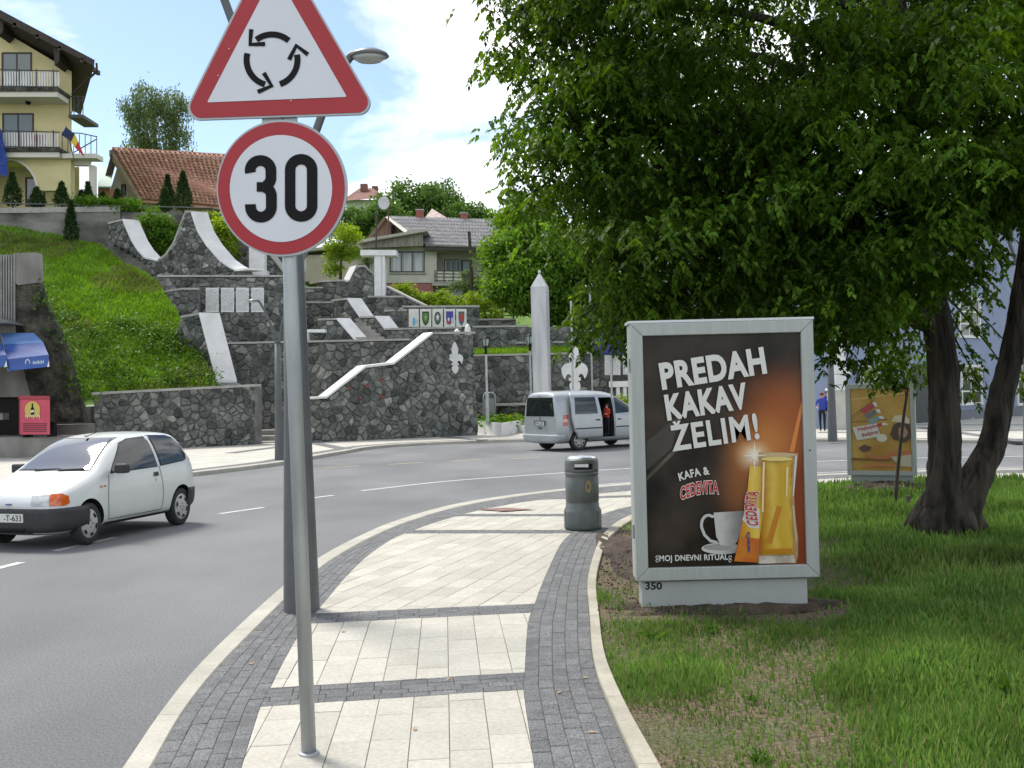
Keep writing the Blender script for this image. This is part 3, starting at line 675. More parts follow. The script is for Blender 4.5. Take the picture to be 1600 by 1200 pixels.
W9, P9 = wall('upper_wall', 'upper stone terrace wall left of the white T pillar', [(470, 452), (505, 452), (505, 442), (539, 440), (546, 441), (557, 418), (571, 418), (584, 431), (584, 500), (470, 500)], (470, 51, 584, 51), (-.42, .5),
     [([(470, 451), (505, 451)], CG), ([(493, 441.5), (540, 439.5)], CG), ([(546, 440), (557, 417.5)], CW), ([(557, 417.5), (571, 417.5)], CG), ([(571, 417.5), (584, 430)], CG)], .32, 0)
W9b, _ = wall('upper_wall', 'stone wall with coping falling to the right of the white T pillar', [(582, 449), (602, 449), (662, 480), (700, 480), (700, 500), (582, 500)], (582, 51.6, 700, 51.6), (.2, .4),
     [([(602, 449), (662, 479)], CG)], .32, 0)
W9c, _ = wall('upper_wall', 'narrow stone terrace strip directly above the stair walls', [(470, 475), (520, 475), (520, 540), (470, 540)], (470, 49.5, 520, 49.5), (0, .4), [([(470, 474), (519, 474)], CG)], .32, 0)
W9d, _ = wall('upper_wall', 'stone wall strip beneath the white T pillar base', [(575, 466), (630, 466), (630, 500), (575, 500)], (575, 50.4, 630, 50.4), (0, .4), [([(575, 465), (630, 465)], CG)], .32, 0)
# curved gables above the plaques
g1 = [(230, 411), (247, 408.5), (258, 401), (270, 384), (279, 362), (286, 343), (290, 333.5), (299, 333.5), (303, 346), (309, 363), (323, 385), (343, 408), (357, 418), (369, 424), (372, 436), (240, 436)]
W10, P10 = wall('gable_wall', 'dark stone gable wall with curved white coping sweeping down right, above plaques', g1, (230, 46.6, 372, 46.6), (.66, .35),
     [([(299, 333.5), (303, 346), (309, 363), (323, 385), (343, 408), (357, 418), (369, 424), (388, 422)], CW), ([(289, 332.5), (299, 332.5)], CG), ([(247, 408), (258, 400.5), (270, 383.5), (279, 361.5), (286, 342.5), (290, 333)], CG)], .22, 80)
g2 = [(170, 351), (193, 345.5), (198, 358), (207, 378), (216, 392), (227, 404), (247, 409), (252, 436), (243, 430), (217, 403), (197, 390), (171, 377)]
W11, P11 = wall('gable_wall', 'smaller curved stone wall with white coping beside the long dark stairs', g2, (170, 48.4, 250, 47.4), (.62, .35),
     [([(193, 345.5), (198, 358), (207, 378), (216, 392), (227, 404), (247, 408.5)], CW), ([(170, 350.5), (193, 345)], CG)], .22, 0)
g3 = [(366, 410), (388, 392), (416, 392), (448, 434), (366, 434)]
wall('gable_wall', 'small stone gable behind the white pillar near the sign', g3, (366, 49.5, 448, 49.5), (.2, .4), [([(416, 392), (448, 433)], CG)], .25, 0)
# low walls behind the obelisk
W12, P12 = wall('square_wall', 'dark stone wall behind the obelisk with grass strip on top', [(690, 559), (1010, 552), (1010, 668), (690, 668)], (744, 45.6, 1010, 45.6), (0, .6), [([(690, 558.2), (1010, 551)], CG)], .30, 220)
o = MB()
for x, y, r_ in ((559, 603, 4), (573, 602, 5), (562, 621, 4), (595, 595, 4.5), (597, 620, 4), (545, 607, 3)): o.poly([P5.hit(x + r_ * (.7 + .5 * math.sin(k * 2.1 + x)) * math.cos(k * .785), y + r_ * .8 * (.7 + .5 * math.sin(k * 1.7 + y)) * math.sin(k * .785)) + P5.n * .072 for k in range(8)])
o.build('red_paint_marks', mat('faded_red_paint', (.17, .045, .03), (.24, .075, .05), scale=6, rough=.9), W5)
W13, P13 = wall('upper_wall', 'set-back stone wall above the grass strip behind the obelisk', [(730, 513), (1010, 508), (1010, 575), (730, 575)], (730, 49.2, 1010, 49.2), (0, .5), [([(738, 512), (826, 511)], CG), ([(806, 537), (930, 535)], CG)], .33, 60)
mk('grass_strip', [P(744, 556, 45.9), P(1010, 551, 45.9), P(1010, 546.5, 49.4), P(744, 549.5, 49.4)], [(0, 1, 2, 3)], hill_soil, kind='structure')
pg = P(744, 555, 45.9); Xg = rng.uniform(-1.7, 6, 5000); Yg = rng.uniform(46, 49, 5000)
o = fast_quads('strip_grass', blades(Xg, Yg, np.full(5000, pg[2] + .02) + (Yg - 46) * .1, rng.uniform(.08, .26, 5000), .06, .8), hill_leaf, kind='stuff'); o['label'] = 'short bright grass on the strip above the square wall'; o['category'] = 'grass'
W14, _ = wall('upper_wall', 'topmost short stone wall below the house shrubs, right of the shields', [(745, 502), (806, 501), (806, 540), (745, 540)], (745, 51, 806, 51), (0, .4), [([(745, 501), (806, 500)], CG)], .3, 0)
# concrete retaining wall on top of the bank
rw = Plane(-120, 50.3, 190, 50.3); pts = [rw.hit(x, y) for x, y in ((-160, 327), (188, 322.5), (188, 400), (-160, 380))]
t = thing('retaining_wall', 'stained grey concrete retaining wall along the top of the green bank', 'wall', pts[3]); MB().prism(pts, (0, .5, 0)).build('wall', stain_conc, t)
MB().prism([rw.hit(x, y) + rw.n * .04 for x, y in ((-160, 327), (188, 322.5), (188, 331), (-160, 335))], (0, .56, 0)).build('coping', mat('pale_concrete', (.27, .26, .235), (.36, .35, .32), scale=3, rough=.9), t)
t = thing('retaining_wall', 'lower grey concrete wall section behind the curved stone gables', 'wall', rw.hit(190, 380)); MB().prism([rw.hit(x, y) for x, y in ((190, 331), (450, 337), (450, 460), (190, 440))], (0, .4, 0)).build('wall', stain_conc, t)
# railing on top of the retaining wall
t = thing('railing', 'thin grey metal railing along the top of the concrete wall', 'railing', P(100, 322, 50.4))
MB().tube([P(-140, 314.5, 50.4), P(335, 325.0 - 0, 50.4)], .03, 6).build('rail', lamp_grey, t)
for x in range(-100, 336, 62): a = P(x, 314.5 + (x + 140) * .0221, 50.4); MB().tube([a, a - np.array((0, 0, .36))], .028, 6).build('post', lamp_grey, t)
# stairs
def stairs(name, label, b, tp, n, m):
    lb = P(b[0], b[2], b[3]); t = thing(name, label, 'stairs', lb)
    for i in range(n):
        f = i / (n - 1); xl, xr, y, d = [b[k] * (1 - f) + tp[k] * f for k in range(4)]; a, c = P(xl, y, d), P(xr, y, d); z = (a[2] + c[2]) / 2
        run = abs(tp[3] - b[3]) / (n - 1) + .25
        MB().prism([(a[0], a[1], z - .6), (c[0], c[1], z - .6), (c[0], c[1], z), (a[0], a[1], z)], (0, run, 0)).build('step', m, t)
step_m = mat('step_stone', (.10, .095, .08), (.17, .165, .145), scale=3, rough=.9); step_l = mat('step_stone_pale', (.22, .21, .19), (.30, .29, .26), scale=3, rough=.9)
stairs('stairs', 'long dark stone stairs climbing the bank beside the curved wall', (205, 268, 432, 46.3), (150, 178, 380, 49.4), 10, step_m)
stairs('stairs', 'short stone stairs between the two white-banded stair walls', (556, 606, 532, 45.6), (530, 552, 487, 48.6), 9, step_l)
stairs('stairs', 'three low steps in the wall niche behind the far lamp post', (398, 470, 690, 38.6), (398, 470, 672, 40.6), 3, step_l)
stairs('stairs', 'low concrete steps beside the red drinks cooler', (78, 150, 690, 34.2), (78, 140, 636, 35.4), 3, concrete_m)
# inscription plaques
txt_m = mat('inscribed_marble', (.36, .37, .36), (.60, .60, .58), scale=24, rough=.6, stretch=(.5, 1, 2.2), contrast=(.42, .5), detail=2)
for i, (a, b) in enumerate(((322, 342), (346, 366), (369.3, 389), (393, 412.7))):
    q = [P3.hit(x, y) + P3.n * .06 for x, y in ((a, 450), (b, 450), (b, 488), (a, 488))]
    t = thing('inscription_plaque', ['leftmost white inscription plaque on the stone terrace wall', 'second white inscription plaque from the left on terrace wall', 'third white inscription plaque from the left on terrace wall', 'rightmost inscription plaque, partly behind the far lamp arm'][i], 'plaque', q[3], group='four white inscription plaques')
    MB().prism(q, P3.n * .05).build('slab', white_st, t); c = sum(q) / 4; q2 = [c + (p - c) * .88 + P3.n * .054 for p in q]; MB().poly(q2).build('inscription', txt_m, t)
# shield plaques
def flat(mb_pts, m, name, parent): return MB().poly(mb_pts).build(name, m, parent)
shd = [(-.5, 1), (.5, 1), (.5, .45), (.38, .15), (0, -.12), (-.38, .15), (-.5, .45)]; oval = [(.5 * math.cos(a), .45 + .55 * math.sin(a)) for a in np.linspace(0, 6.283, 20)[:-1]]
star = [(.5 * (1 if k % 2 == 0 else .42) * math.sin(k * math.pi / 5), .5 + .5 * (1 if k % 2 == 0 else .42) * math.cos(k * math.pi / 5)) for k in range(10)]
rects = ((638.7, 654.5), (656.3, 673.8), (675.5, 692), (693.8, 711), (712.6, 729)); cm = lambda n, c: mat('emblem_' + n, c, rough=.6)
shields = [[(oval, (.10, .38, .62), .25, .45, .5, .32), (shd, (.42, .50, .46), .2, .25, .75, .3)],
           [(shd, (.012, .05, .022), .62, .72, .5, .5), (shd, (.06, .20, .03), .42, .5, .5, .52), (star, (.40, .38, .12), .22, .4, .5, .52)],
           [(oval, (.02, .055, .05), .62, .66, .5, .52), (oval, (.10, .13, .11), .5, .5, .5, .52), (star, (.7, .7, .68), .36, .44, .5, .54)],
           [(shd, (.05, .05, .26), .64, .68, .5, .53), (oval, (.36, .05, .04), .34, .3, .38, .32), (star, (.7, .7, .7), .24, .3, .42, .42), (oval, (.5, .52, .6), .16, .3, .72, .38)],
           [(shd, (.045, .08, .22), .55, .72, .5, .5), (shd, (.38, .05, .025), .36, .5, .5, .52), (oval, (.04, .12, .10), .5, .12, .5, .8)]]
for i, (a, b) in enumerate(rects):
    q = [P8.hit(x, y) + P8.n * .06 for x, y in ((a, 483), (b, 483), (b, 511), (a, 511))]
    t = thing('emblem_plaque', ['white plaque with a pale blue round emblem, leftmost of the five shields', 'white plaque with a green and black shield', 'white plaque with a black oval emblem round a white flower', 'white plaque with a dark blue shield and red patch', 'white plaque with a red and blue shield, rightmost of five'][i], 'plaque', q[3], group='five emblem plaques')
    MB().prism(q, P8.n * .05).build('slab', mat('cream_plaque', (.56, .56, .49), (.66, .66, .60), scale=3, rough=.7), t)
    u, v_ = q[1] - q[0], q[0] - q[3]
    for k, (shape, c, sw, sh, cx, cy) in enumerate(shields[i]): MB().poly([q[3] + u * (cx + x * sw) + v_ * (cy + (y - .5) * sh) + P8.n * (.054 + .006 * (k + 1)) for x, y in shape]).build('emblem', cm('%d_%d' % (i, k), c), t)
# fleurs-de-lis
half = [(0, 1), (.035, .96), (.07, .89), (.095, .80), (.10, .72), (.092, .65), (.085, .615), (.13, .618), (.18, .60), (.225, .56), (.25, .50), (.248, .43), (.225, .36), (.19, .305), (.178, .34), (.165, .375), (.135, .405), (.10, .40), (.078, .37), (.068, .335), (.112, .335), (.112, .275), (.055, .265), (.085, .24), (.105, .19), (.095, .12), (.055, .045), (0, 0)]
fl = half + [(-x, z) for x, z in half[::-1]][1:-1]
def fleur(name, label, c, H, th, m, ped=0.):
    t = thing(name, label, 'emblem' if not ped else 'statue', (c[0], c[1], c[2] - ped)); pts = [np.array((c[0] + x * H, c[1], c[2] + z * H)) for x, z in fl]
    tri = tessellate_polygon([[Vector((p[0], p[2], 0)) for p in pts]]); n = len(pts)
    vs = pts + [p + np.array((0, th, 0)) for p in pts]; fs = [tuple(f) for f in tri] + [tuple(i + n for i in f[::-1]) for f in tri] + [(i, (i + 1) % n, (i + 1) % n + n, i + n) for i in range(n)]
    o = mk('flower', vs, fs, m, t)
    if ped:
        MB().box((c[0], c[1] + th / 2, c[2] - ped / 2 + .05), (.22 * H, th * 1.3, ped + .1)).build('pedestal', m, t); MB().box((c[0], c[1] + th / 2, c[2] - ped + .12), (.5 * H, th * 2, .24)).build('plinth', m, t)
    return t
c = P5.hit(709.5, 584.5); fleur('wall_emblem', 'small pale fleur-de-lis mounted on the big front wall', c + P5.n * .14, float(P5.hit(709.5, 534)[2] - c[2]), .09, mat('pale_emblem', (.50, .50, .49), (.60, .60, .59), scale=4, rough=.7))
c = P(899, 617, 43); fleur('fleur_statue', 'large white fleur-de-lis statue behind the silver van', c, float(P(896, 536, 43)[2] - c[2]), .28, white_st, ped=float(c[2]))
# white spires on the front wall
for i, (x, y0, y1, w_) in enumerate(((714, 522, 513.5, 9), (731, 521, 505.5, 9.5))):
    a = P(x, y0, 44); b = P(x, y1, 44); r = w_ * 44 / F / 2; h = b[2] - a[2]
    t = thing('white_spire', ['low white pointed stone, half hidden behind the front wall coping', 'taller white pointed stone at the right end of front wall'][i], 'monument', a - np.array((0, 0, 1.2)), group='white pointed stones on the front wall'); MB().lathe([(r, -1.2), (r, h * .35), (r * .85, h * .6), (r * .45, h * .88), (.01, h)], a, 10).build('stone', white_st, t, smooth=True)
# white T pillar, plain pillar and bench frame
t = thing('white_pillar', 'tall white T-shaped pillar in front of the grey-roofed house', 'monument', P(593, 470, 50.9)); fr = 50.9
def pxbox(x0, y0, x1, y1, d, th): return [P(x0, y0, d), P(x1, y0, d), P(x1, y1, d), P(x0, y1, d)], (0, th, 0)
MB().prism(*pxbox(585, 399, 601.5, 470, fr, .6)).build('shaft', white_st, t); MB().prism(*pxbox(563, 390.5, 619, 399, fr - .08, .8)).build('crossbar', white_st, t)
MB().prism(*pxbox(596.2, 399.5, 596.8, 462, fr - .02, .015)).build('groove', cop_grey, t)
t = thing('white_pillar', 'plain white pillar just below the round speed sign', 'monument', P(401, 436, 48.6)); MB().prism(*pxbox(389, 380, 413, 422, 48.6, .5)).build('shaft', white_st, t); MB().prism(*pxbox(385, 422, 416, 436, 48.5, .7)).build('base', white_st, t)
t = thing('bench_frame', 'white angular frame on the terrace right of the lamp post', 'monument', P(479, 536, 45.2)); MB().prism(*pxbox(476.5, 514.5, 507.5, 519.3, 45.0, .45)).build('bar', white_st, t); MB().prism(*pxbox(476.5, 519.3, 481.5, 536, 45.03, .4)).build('leg', white_st, t)
# obelisk
ob = P(849, 677, 42); H1, H2 = P(849, 449, 42)[2], P(849, 427.5, 42)[2]; t = thing('obelisk', 'tall grey-white pointed obelisk behind the silver van', 'monument', (ob[0], ob[1], 0))
marble = mat('weathered_marble', (.34, .35, .36), (.52, .52, .52), scale=2.2, rough=.6, stretch=(1.5, 1.5, .16), detail=7, contrast=(.3, .6)); r = .455
def sqring(r, z, a0=R(31)): return [(ob[0] + r * math.cos(a0 + k * math.pi / 2), ob[1] + r * math.sin(a0 + k * math.pi / 2), z) for k in range(4)]
MB().add(sqring(r * .99, .3) + sqring(r, H1), [(0, 1, 5, 4), (1, 2, 6, 5), (2, 3, 7, 6), (3, 0, 4, 7), (3, 2, 1, 0), (4, 5, 6, 7)]).build('shaft', marble, t)
MB().add(sqring(r * 1.0, H1 + .004) + sqring(.045, H2), [(0, 1, 5, 4), (1, 2, 6, 5), (2, 3, 7, 6), (3, 0, 4, 7), (4, 5, 6, 7)]).build('cap', marble, t)
MB().lathe([(.03, 0), (.06, .05), (.06, .10), (.02, .15)], (ob[0], ob[1], H2), 8).build('finial', marble, t, smooth=True); MB().box((ob[0], ob[1], .15), (1.6, 1.6, .3), R(31)).build('plinth', white_st, t)
# planter with flowers
pc = [G(747, 677), G(784, 682), G(826, 673)]; pc.append(pc[0] + pc[2] - pc[1]); t = thing('planter', 'pale concrete flower planter on the far pavement beside the van', 'planter', G(784, 680))
mb = MB(); cc = sum(pc) / 4
for i in range(4):
    a, b = pc[i], pc[(i + 1) % 4]; k = .93; ai, bi = cc + (a - cc) * k, cc + (b - cc) * k
    MB().prism([(a[0], a[1], 0), (b[0], b[1], 0), (bi[0], bi[1], 0), (ai[0], ai[1], 0)], (0, 0, .52)).build('side_panel', white_st, t)
MB().prism([tuple((cc + (p - cc) * .93)[:2]) + (.02,) for p in pc], (0, 0, .40)).build('soil', soil_m, t)
q = []
for k in range(26):
    u, v_ = random.uniform(.1, .9), random.uniform(.1, .9); b0 = pc[1] + (pc[0] - pc[1]) * u + (pc[2] - pc[1]) * v_; q.append(b0 + np.array((0, 0, .5)) + rng.normal(0, 1, (60, 3)) * np.array((.26, .26, .13)))
lo = fast_quads('foliage', leaves(np.concatenate(q), .2, .13, .1), shrub_m); o = thing('flower_bed', 'bright green leafy plants with orange flowers in the planter', 'plants', (*cc[:2], .42)); lo.parent = o; lo.matrix_parent_inverse = Matrix.Translation(-Vector((*cc[:2], .42)))
fl_m = mat('orange_petals', (.55, .22, .10), (.62, .38, .12), scale=5, rough=.7, isl_var=.3)
for k in range(9):
    b0 = pc[1] + (pc[2] - pc[1]) * random.uniform(.45, .85) + (pc[0] - pc[1]) * random.uniform(.05, .5); f_ = fast_quads('flower', leaves(np.tile(b0 + np.array((0, 0, .68)), (14, 1)), .10, .08, -.3), fl_m); f_.parent = o; f_.matrix_parent_inverse = Matrix.Translation(-Vector((*cc[:2], .42)))
# lantern posts
def lantern(px, y0, y1, d, label):
    b = P(px, y0, d); b[2] = 0.42 if d < 42 else 0.; tp = P(px - (y0 - y1) * .0, y1, d); x = b[0]; y = b[1]; H = tp[2]; t = thing('lantern_post', label, 'lamp post', b, group='lantern posts beside the planter')
    MB().tube([(x, y, b[2]), (x, y, 1.75)], .075, 8).build('lower_post', steel_galv, t); MB().tube([(x, y, 1.75), (x, y, H - .75)], .05, 8).build('upper_post', steel_galv, t); MB().tube([(x, y, H - .75), (x, y, H - .42)], .05, 8).build('neck', black_m, t)
    MB().lathe([(.1, 0), (.15, .28)], (x, y, H - .4), 4).build('lantern_glass', mat('lantern_glass', (.35, .42, .38), rough=.15), t)
    for k in range(4): a = k * math.pi / 2; MB().tube([(x + .1 * math.cos(a), y + .1 * math.sin(a), H - .42), (x + .155 * math.cos(a), y + .155 * math.sin(a), H - .1)], .018, 5).build('lantern_bar', black_m, t)
    MB().lathe([(.19, 0), (.12, .07), (.02, .13)], (x, y, H - .12), 4).build('lantern_cap', black_m, t)
lantern(762, 659, 525, 41, 'lantern post standing in the flower planter'); lantern(831, 668, 521.5, 43.5, 'lantern post left of the obelisk, half behind the van')
# framed litter bin and bench
a = P(765.5, 660, 43.8); t = thing('litter_bin', 'grey litter bin hung in a rounded steel frame behind planter', 'bin', (a[0], a[1], 0)); wv = 9.2 * 43.8 / F; zt = P(765, 613.5, 43.8)[2]
MB().tube([(a[0] - wv, a[1], 0), (a[0] - wv, a[1], zt - .12), (a[0] - wv + .1, a[1], zt), (a[0] + wv - .1, a[1], zt), (a[0] + wv, a[1], zt - .12), (a[0] + wv, a[1], 0)], .03, 8).build('frame', steel_galv, t, smooth=True)
MB().box((a[0], a[1], zt - .62), (wv * 1.75, .3, .72)).build('container', mat('bin_grey', (.22, .23, .22), rough=.6), t)
a = P(800, 650, 44.4); t = thing('stone_bench', 'low bench with pale slab top against the square wall', 'bench', (a[0], a[1], 0)); zb = P(800, 630, 44.4)[2]; wl = 60 * 44.4 / F
MB().box((a[0], a[1], zb - .05), (wl, .6, .1)).build('seat', cop_grey, t); MB().box((a[0] - wl * .3, a[1] + .05, (zb - .1) / 2), (.4, .4, zb - .1)).build('leg', dark_conc, t); MB().box((a[0] + wl * .3, a[1] + .05, (zb - .1) / 2), (.4, .4, zb - .1)).build('leg', dark_conc, t)
# white colonnade fence behind the van's nose
a = P(953, 603, 43.2); b = P(1100, 600, 43.2); zt, zb = P(953, 596, 43.2)[2], P(953, 605, 43.2)[2]; t = thing('colonnade', 'white slatted colonnade with flat beam behind the front of van', 'fence', (a[0], a[1], 0))
MB().box(((a[0] + b[0]) / 2, 43.3, (zt + zb) / 2), (b[0] - a[0], .5, zt - zb)).build('beam', white_st, t)
for k in range(15): x = a[0] + .35 + k * .285; MB().box((x, 43.3, zb / 2), (.14, .3, zb)).build('column', white_st, t)
# double notice board, poles and flags
for i, (x, y0, y1, d, lab) in enumerate(((897, 668, 470, 40.5, 'grey pole standing in front of the fleur-de-lis statue'), (927, 664, 458, 44.2, 'thin flagpole right of the fleur-de-lis statue'), (957, 664, 520, 42.6, 'thin pole carrying the double notice board'))):
    b = P(x, y0, d); t = thing('pole', lab, 'pole', (b[0], b[1], 0)); MB().tube([(b[0], b[1], 0), (b[0], b[1], 1.6)], .06, 8).build('lower_tube', steel_galv, t); MB().tube([(b[0], b[1], 1.6), (b[0], b[1], P(x, y1, d)[2])], .045, 8).build('upper_tube', steel_galv, t)
t = thing('notice_board', 'pair of grey inscription boards behind the thin pole, left of advert', 'board', P(957, 587, 42.9))
for x0, x1 in ((945, 956), (957.8, 969.5)): MB().prism(*pxbox(x0, 555, x1, 586, 42.85, .05)).build('panel', txt_m, t)
MB().prism(*pxbox(955.8, 553, 958, 588, 42.95, .04)).build('bracket', steel_galv, t)
def flag(name, label, x, y0, d, wd, ht, m, fr=0.):
    vs = []; fs = []; n, k = 12, 8; o0 = P(x, y0, d)
    for i in range(n + 1):
        for j in range(k + 1): u = i / n; v_ = j / k; vs.append((o0[0] + u * wd, o0[1] + .10 * math.sin(u * 7 + v_ * 2) * u, o0[2] - v_ * ht - u * u * fr))
    for i in range(n):
        for j in range(k): fs.append((i * (k + 1) + j, (i + 1) * (k + 1) + j, (i + 1) * (k + 1) + j + 1, i * (k + 1) + j + 1))
    t = thing(name, label, 'flag', o0); mk('cloth', vs, fs, m, t, smooth=True).modifiers.new('s', 'SOLIDIFY').thickness = .008; return t
flag('flag', 'blue and white flag hanging by the flagpole, behind leaves', 928, 520, 44.1, 1.2, .98, mat('blue_flag', (.03, .035, .17), (.05, .055, .22), scale=3, rough=.8))
flag('flag', 'second blue flag just left of the large advertising case', 951, 528, 42.5, .62, .74, MATS['blue_flag'])
flag('flag', 'white flag cloth showing left of the large advertising case', 972, 535, 43.5, .9, 1.4, mat('white_flag', (.6, .6, .62), rough=.8), .3)

# ================================================================== houses
yellow_w = mat('yellow_render', (.52, .46, .235), (.58, .52, .28), scale=1.2, rough=.9, fine=.05, fscale=30)
trim_w = mat('pale_trim', (.58, .56, .48), rough=.85); dark_wood = mat('dark_timber', (.020, .014, .010), (.04, .028, .02), scale=6, rough=.7, stretch=(1, 1, .2))
frame_d = mat('dark_frame', (.035, .022, .018), rough=.55); rail_m = mat('rail_iron', (.05, .045, .045), rough=.6); slat_w = mat('white_slat', (.56, .56, .54), rough=.6)
pane_c = mat('house_glass', (.10, .13, .13), rough=.06, spec=.8)
def rect(x0, y0, x1, y1): return [(x0, y0), (x1, y0), (x1, y1), (x0, y1)]
def on(pl, poly, off=0.): return [pl.hit(x, y) + pl.n * off for x, y in poly]
def part(pl, poly, off, th, m, name, parent): return MB().prism(on(pl, poly, off), -pl.n * th).build(name, m, parent)
def window(pl, r, parent, panes=2, frame=frame_d, glass=pane_c, fw=2.2, off=.0, name='window', curtain=None):
    x0, y0, x1, y1 = r
    w_ = MB()
    for q in (rect(x0, y0, x1, y0 + fw), rect(x0, y1 - fw, x1, y1), rect(x0, y0 + fw, x0 + fw, y1 - fw), rect(x1 - fw, y0 + fw, x1, y1 - fw)): w_.prism(on(pl, q, off + .05), -pl.n * .1)
    o = w_.build(name, frame, parent)
    for k in range(panes):
        a = x0 + fw + (x1 - x0 - 2 * fw) * k / panes; b = x0 + fw + (x1 - x0 - 2 * fw) * (k + 1) / panes; g = fw * .35
        MB().poly(on(pl, rect(a + (g if k else 0), y0 + fw, b - (g if k < panes - 1 else 0), y1 - fw), off + .012)).build('pane', glass, o)
        if k: MB().prism(on(pl, rect(a - g, y0 + fw, a + g, y1 - fw), off + .045), -pl.n * .05).build('mullion', frame, o)
        if curtain: MB().poly(on(pl, rect(a + (b - a) * .2, y0 + fw + 1, b - (b - a) * .14, y1 - fw - .5), off + .018)).build('curtain', curtain, o)
    return o
# ---- yellow balcony house
H = Plane(-100, 54.5, 112, 54.5); t = thing('yellow_house', 'yellow three-storey house with dark eaves and white-slatted balconies', 'house', P(20, 322, 54.5)); pl = H
gable = [(-140, 350), (-140, -20), (0, 40), (112, 118), (112, 250), (122, 250), (122, 312), (122, 350)]
MB().prism(on(pl, [(-140, 246), (-140, -25), (-20, 34), (112, 112), (112, 246)]), (-3.6, 7, 0)).build('wall', yellow_w, t)
arc = [(25 + 44 * math.cos(a), 303 - 47 * math.sin(a)) for a in np.linspace(math.pi, 0, 15)]
part(pl, [(-140, 248), (122, 248), (122, 350), (112, 350), (112, 303)] + [(69 + 0, 303)] + arc[::-1] + [(-19, 350), (-140, 350)], .9, .5, yellow_w, 'arch_wall', t)
mb = MB(); ao = [(25 + 47.5 * math.cos(a), 303 - 50.5 * math.sin(a)) for a in np.linspace(math.pi, 0, 15)]
mb.prism(on(pl, ao + arc[::-1], .93), -pl.n * .06).build('arch_trim', trim_w, t)
part(pl, [(-60, 255), (112, 255), (112, 345), (-60, 345)], -.9, .1, yellow_w, 'porch_wall', t)
MB().prism(on(pl, rect(146, 262, 154, 318), .6), -pl.n * .4).build('porch_column', trim_w, t)
MB().prism(on(pl, rect(122, 250, 146, 262), .55), -pl.n * .3).build('porch_beam', trim_w, t)
window(pl, (28, 272, 58, 318), t, 1, off=-.86)
# dark roof with overhang
def roof_slab(pts_front, depth, th, m, name, parent): return MB().prism([np.array(p) for p in pts_front], (0, depth, 0)).build(name, m, parent)
roof_f = [pl.hit(x, y) + pl.n * 1.5 for x, y in ((-140, -70), (0, 20), (166, 108), (165, 117), (0, 33), (-140, -55))]
rf = MB().prism(roof_f, (-4.6, 9, 0)).build('roof', dark_wood, t)
for k in range(5): a = pl.hit(10 + k * 34, 33 + k * 18) + pl.n * 1.3; MB().box((a[0], a[1] + .9, a[2] - .12), (.18, 2.2, .22)).build('rafter', dark_wood, rf)
g_ = on(pl, [(165, 110), (166, 122), (114, 148)], 1.2); MB().tube([g_[0], g_[1], g_[2] - pl.n * 1.1], .06, 6).build('gutter', dark_wood, rf)
for x, y in ((18, 60), (104, 105)): q = on(pl, [(x - 5, y - 22), (x + 5, y - 18), (x + 4, y + 2), (x - 3, y + 8)], 1.2); MB().prism(q, -pl.n * 1.2).build('bracket', dark_wood, t)
window(pl, (3, 82, 50, 148), t, 2); window(pl, (4, 177, 53, 244), t, 2)
def balcony(y_rail, y_floor, x0, x1, slx0, slx1, side=None):
    part(pl, rect(-140, y_floor, x1, y_floor + 6), 1.5, 1.5, dark_conc, 'balcony_edge', t); part(pl, rect(-140, y_floor + 6.2, x1 - 2, y_floor + 14), 1.4, 1.35, trim_w, 'balcony_slab', t)
    rl = MB(); rl.tube(on(pl, [(-140, y_rail - 2), (x1, y_rail + 4)], 1.42), .03, 6).tube(on(pl, [(-140, y_floor - 4), (x1, y_floor - 1)], 1.42), .025, 6); rl.build('rail', rail_m, t)
    for x in np.arange(-2, x1, 26): MB().tube(on(pl, [(x, y_rail + 1), (x, y_floor + 1)], 1.42), .03, 6).build('rail_post', rail_m, t)
    for k, x in enumerate(np.arange(slx0, slx1, 4.1)): part(pl, [(x, y_rail + 4.5), (x + 2.3, y_rail + 4.5), (x + 2.9 + .6 * math.sin(k), (y_rail + y_floor) / 2 + 6), (x + 2.5, y_floor - 1.5), (x + .3, y_floor - 1.5), (x + .5, (y_rail + y_floor) / 2 + 4)], 1.40, .025, slat_w, 'baluster', t)
balcony(120, 149, -140, 110, -3, 108); balcony(213, 241, -140, 112, 4, 108)
part(pl, rect(112, 248, 165, 255), 1.2, .9, trim_w, 'side_balcony_slab', t)
sl = on(pl, [(112, 246), (165, 250)], 1.2); 
for k in range(7):
    x = 112 + k * 8.8; MB().tube(on(pl, [(x, 216 + k * .8), (x, 248)], 1.15), .022, 5).build('rail_post', rail_m, t)
MB().tube(on(pl, [(112, 215), (142, 217), (165, 222)], 1.15), .03, 6).build('rail', rail_m, t); MB().tube(on(pl, [(130, 246), (164, 226)], 1.15), .03, 6).build('rail', rail_m, t)
part(pl, rect(112, 182, 135, 187), .4, 2, rail_m, 'side_balcony_slab', t)
for k in range(4): x = 113 + k * 7; MB().tube(on(pl, [(x, 153), (x, 183)], .35), .025, 5).build('rail_post', rail_m, t)
MB().tube(on(pl, [(112, 154), (135, 154)], .35), .035, 6).build('rail', rail_m, t); MB().tube(on(pl, [(114, 181), (134, 157)], .35), .03, 6).build('rail', rail_m, t)
for k in range(3): part(pl, rect(55 + k * 12, 220, 64 + k * 12, 240), 1.30, .06, mat('laundry', (.38, .08, .13), (.5, .42, .42), scale=2, rough=.9), 'laundry', t)
MB().lathe([(.02, .0), (.14, .05), (.14, .2), (.05, .3)], pl.hit(51, 168) + pl.n * .5, 8).build('porch_lamp', black_m, t)
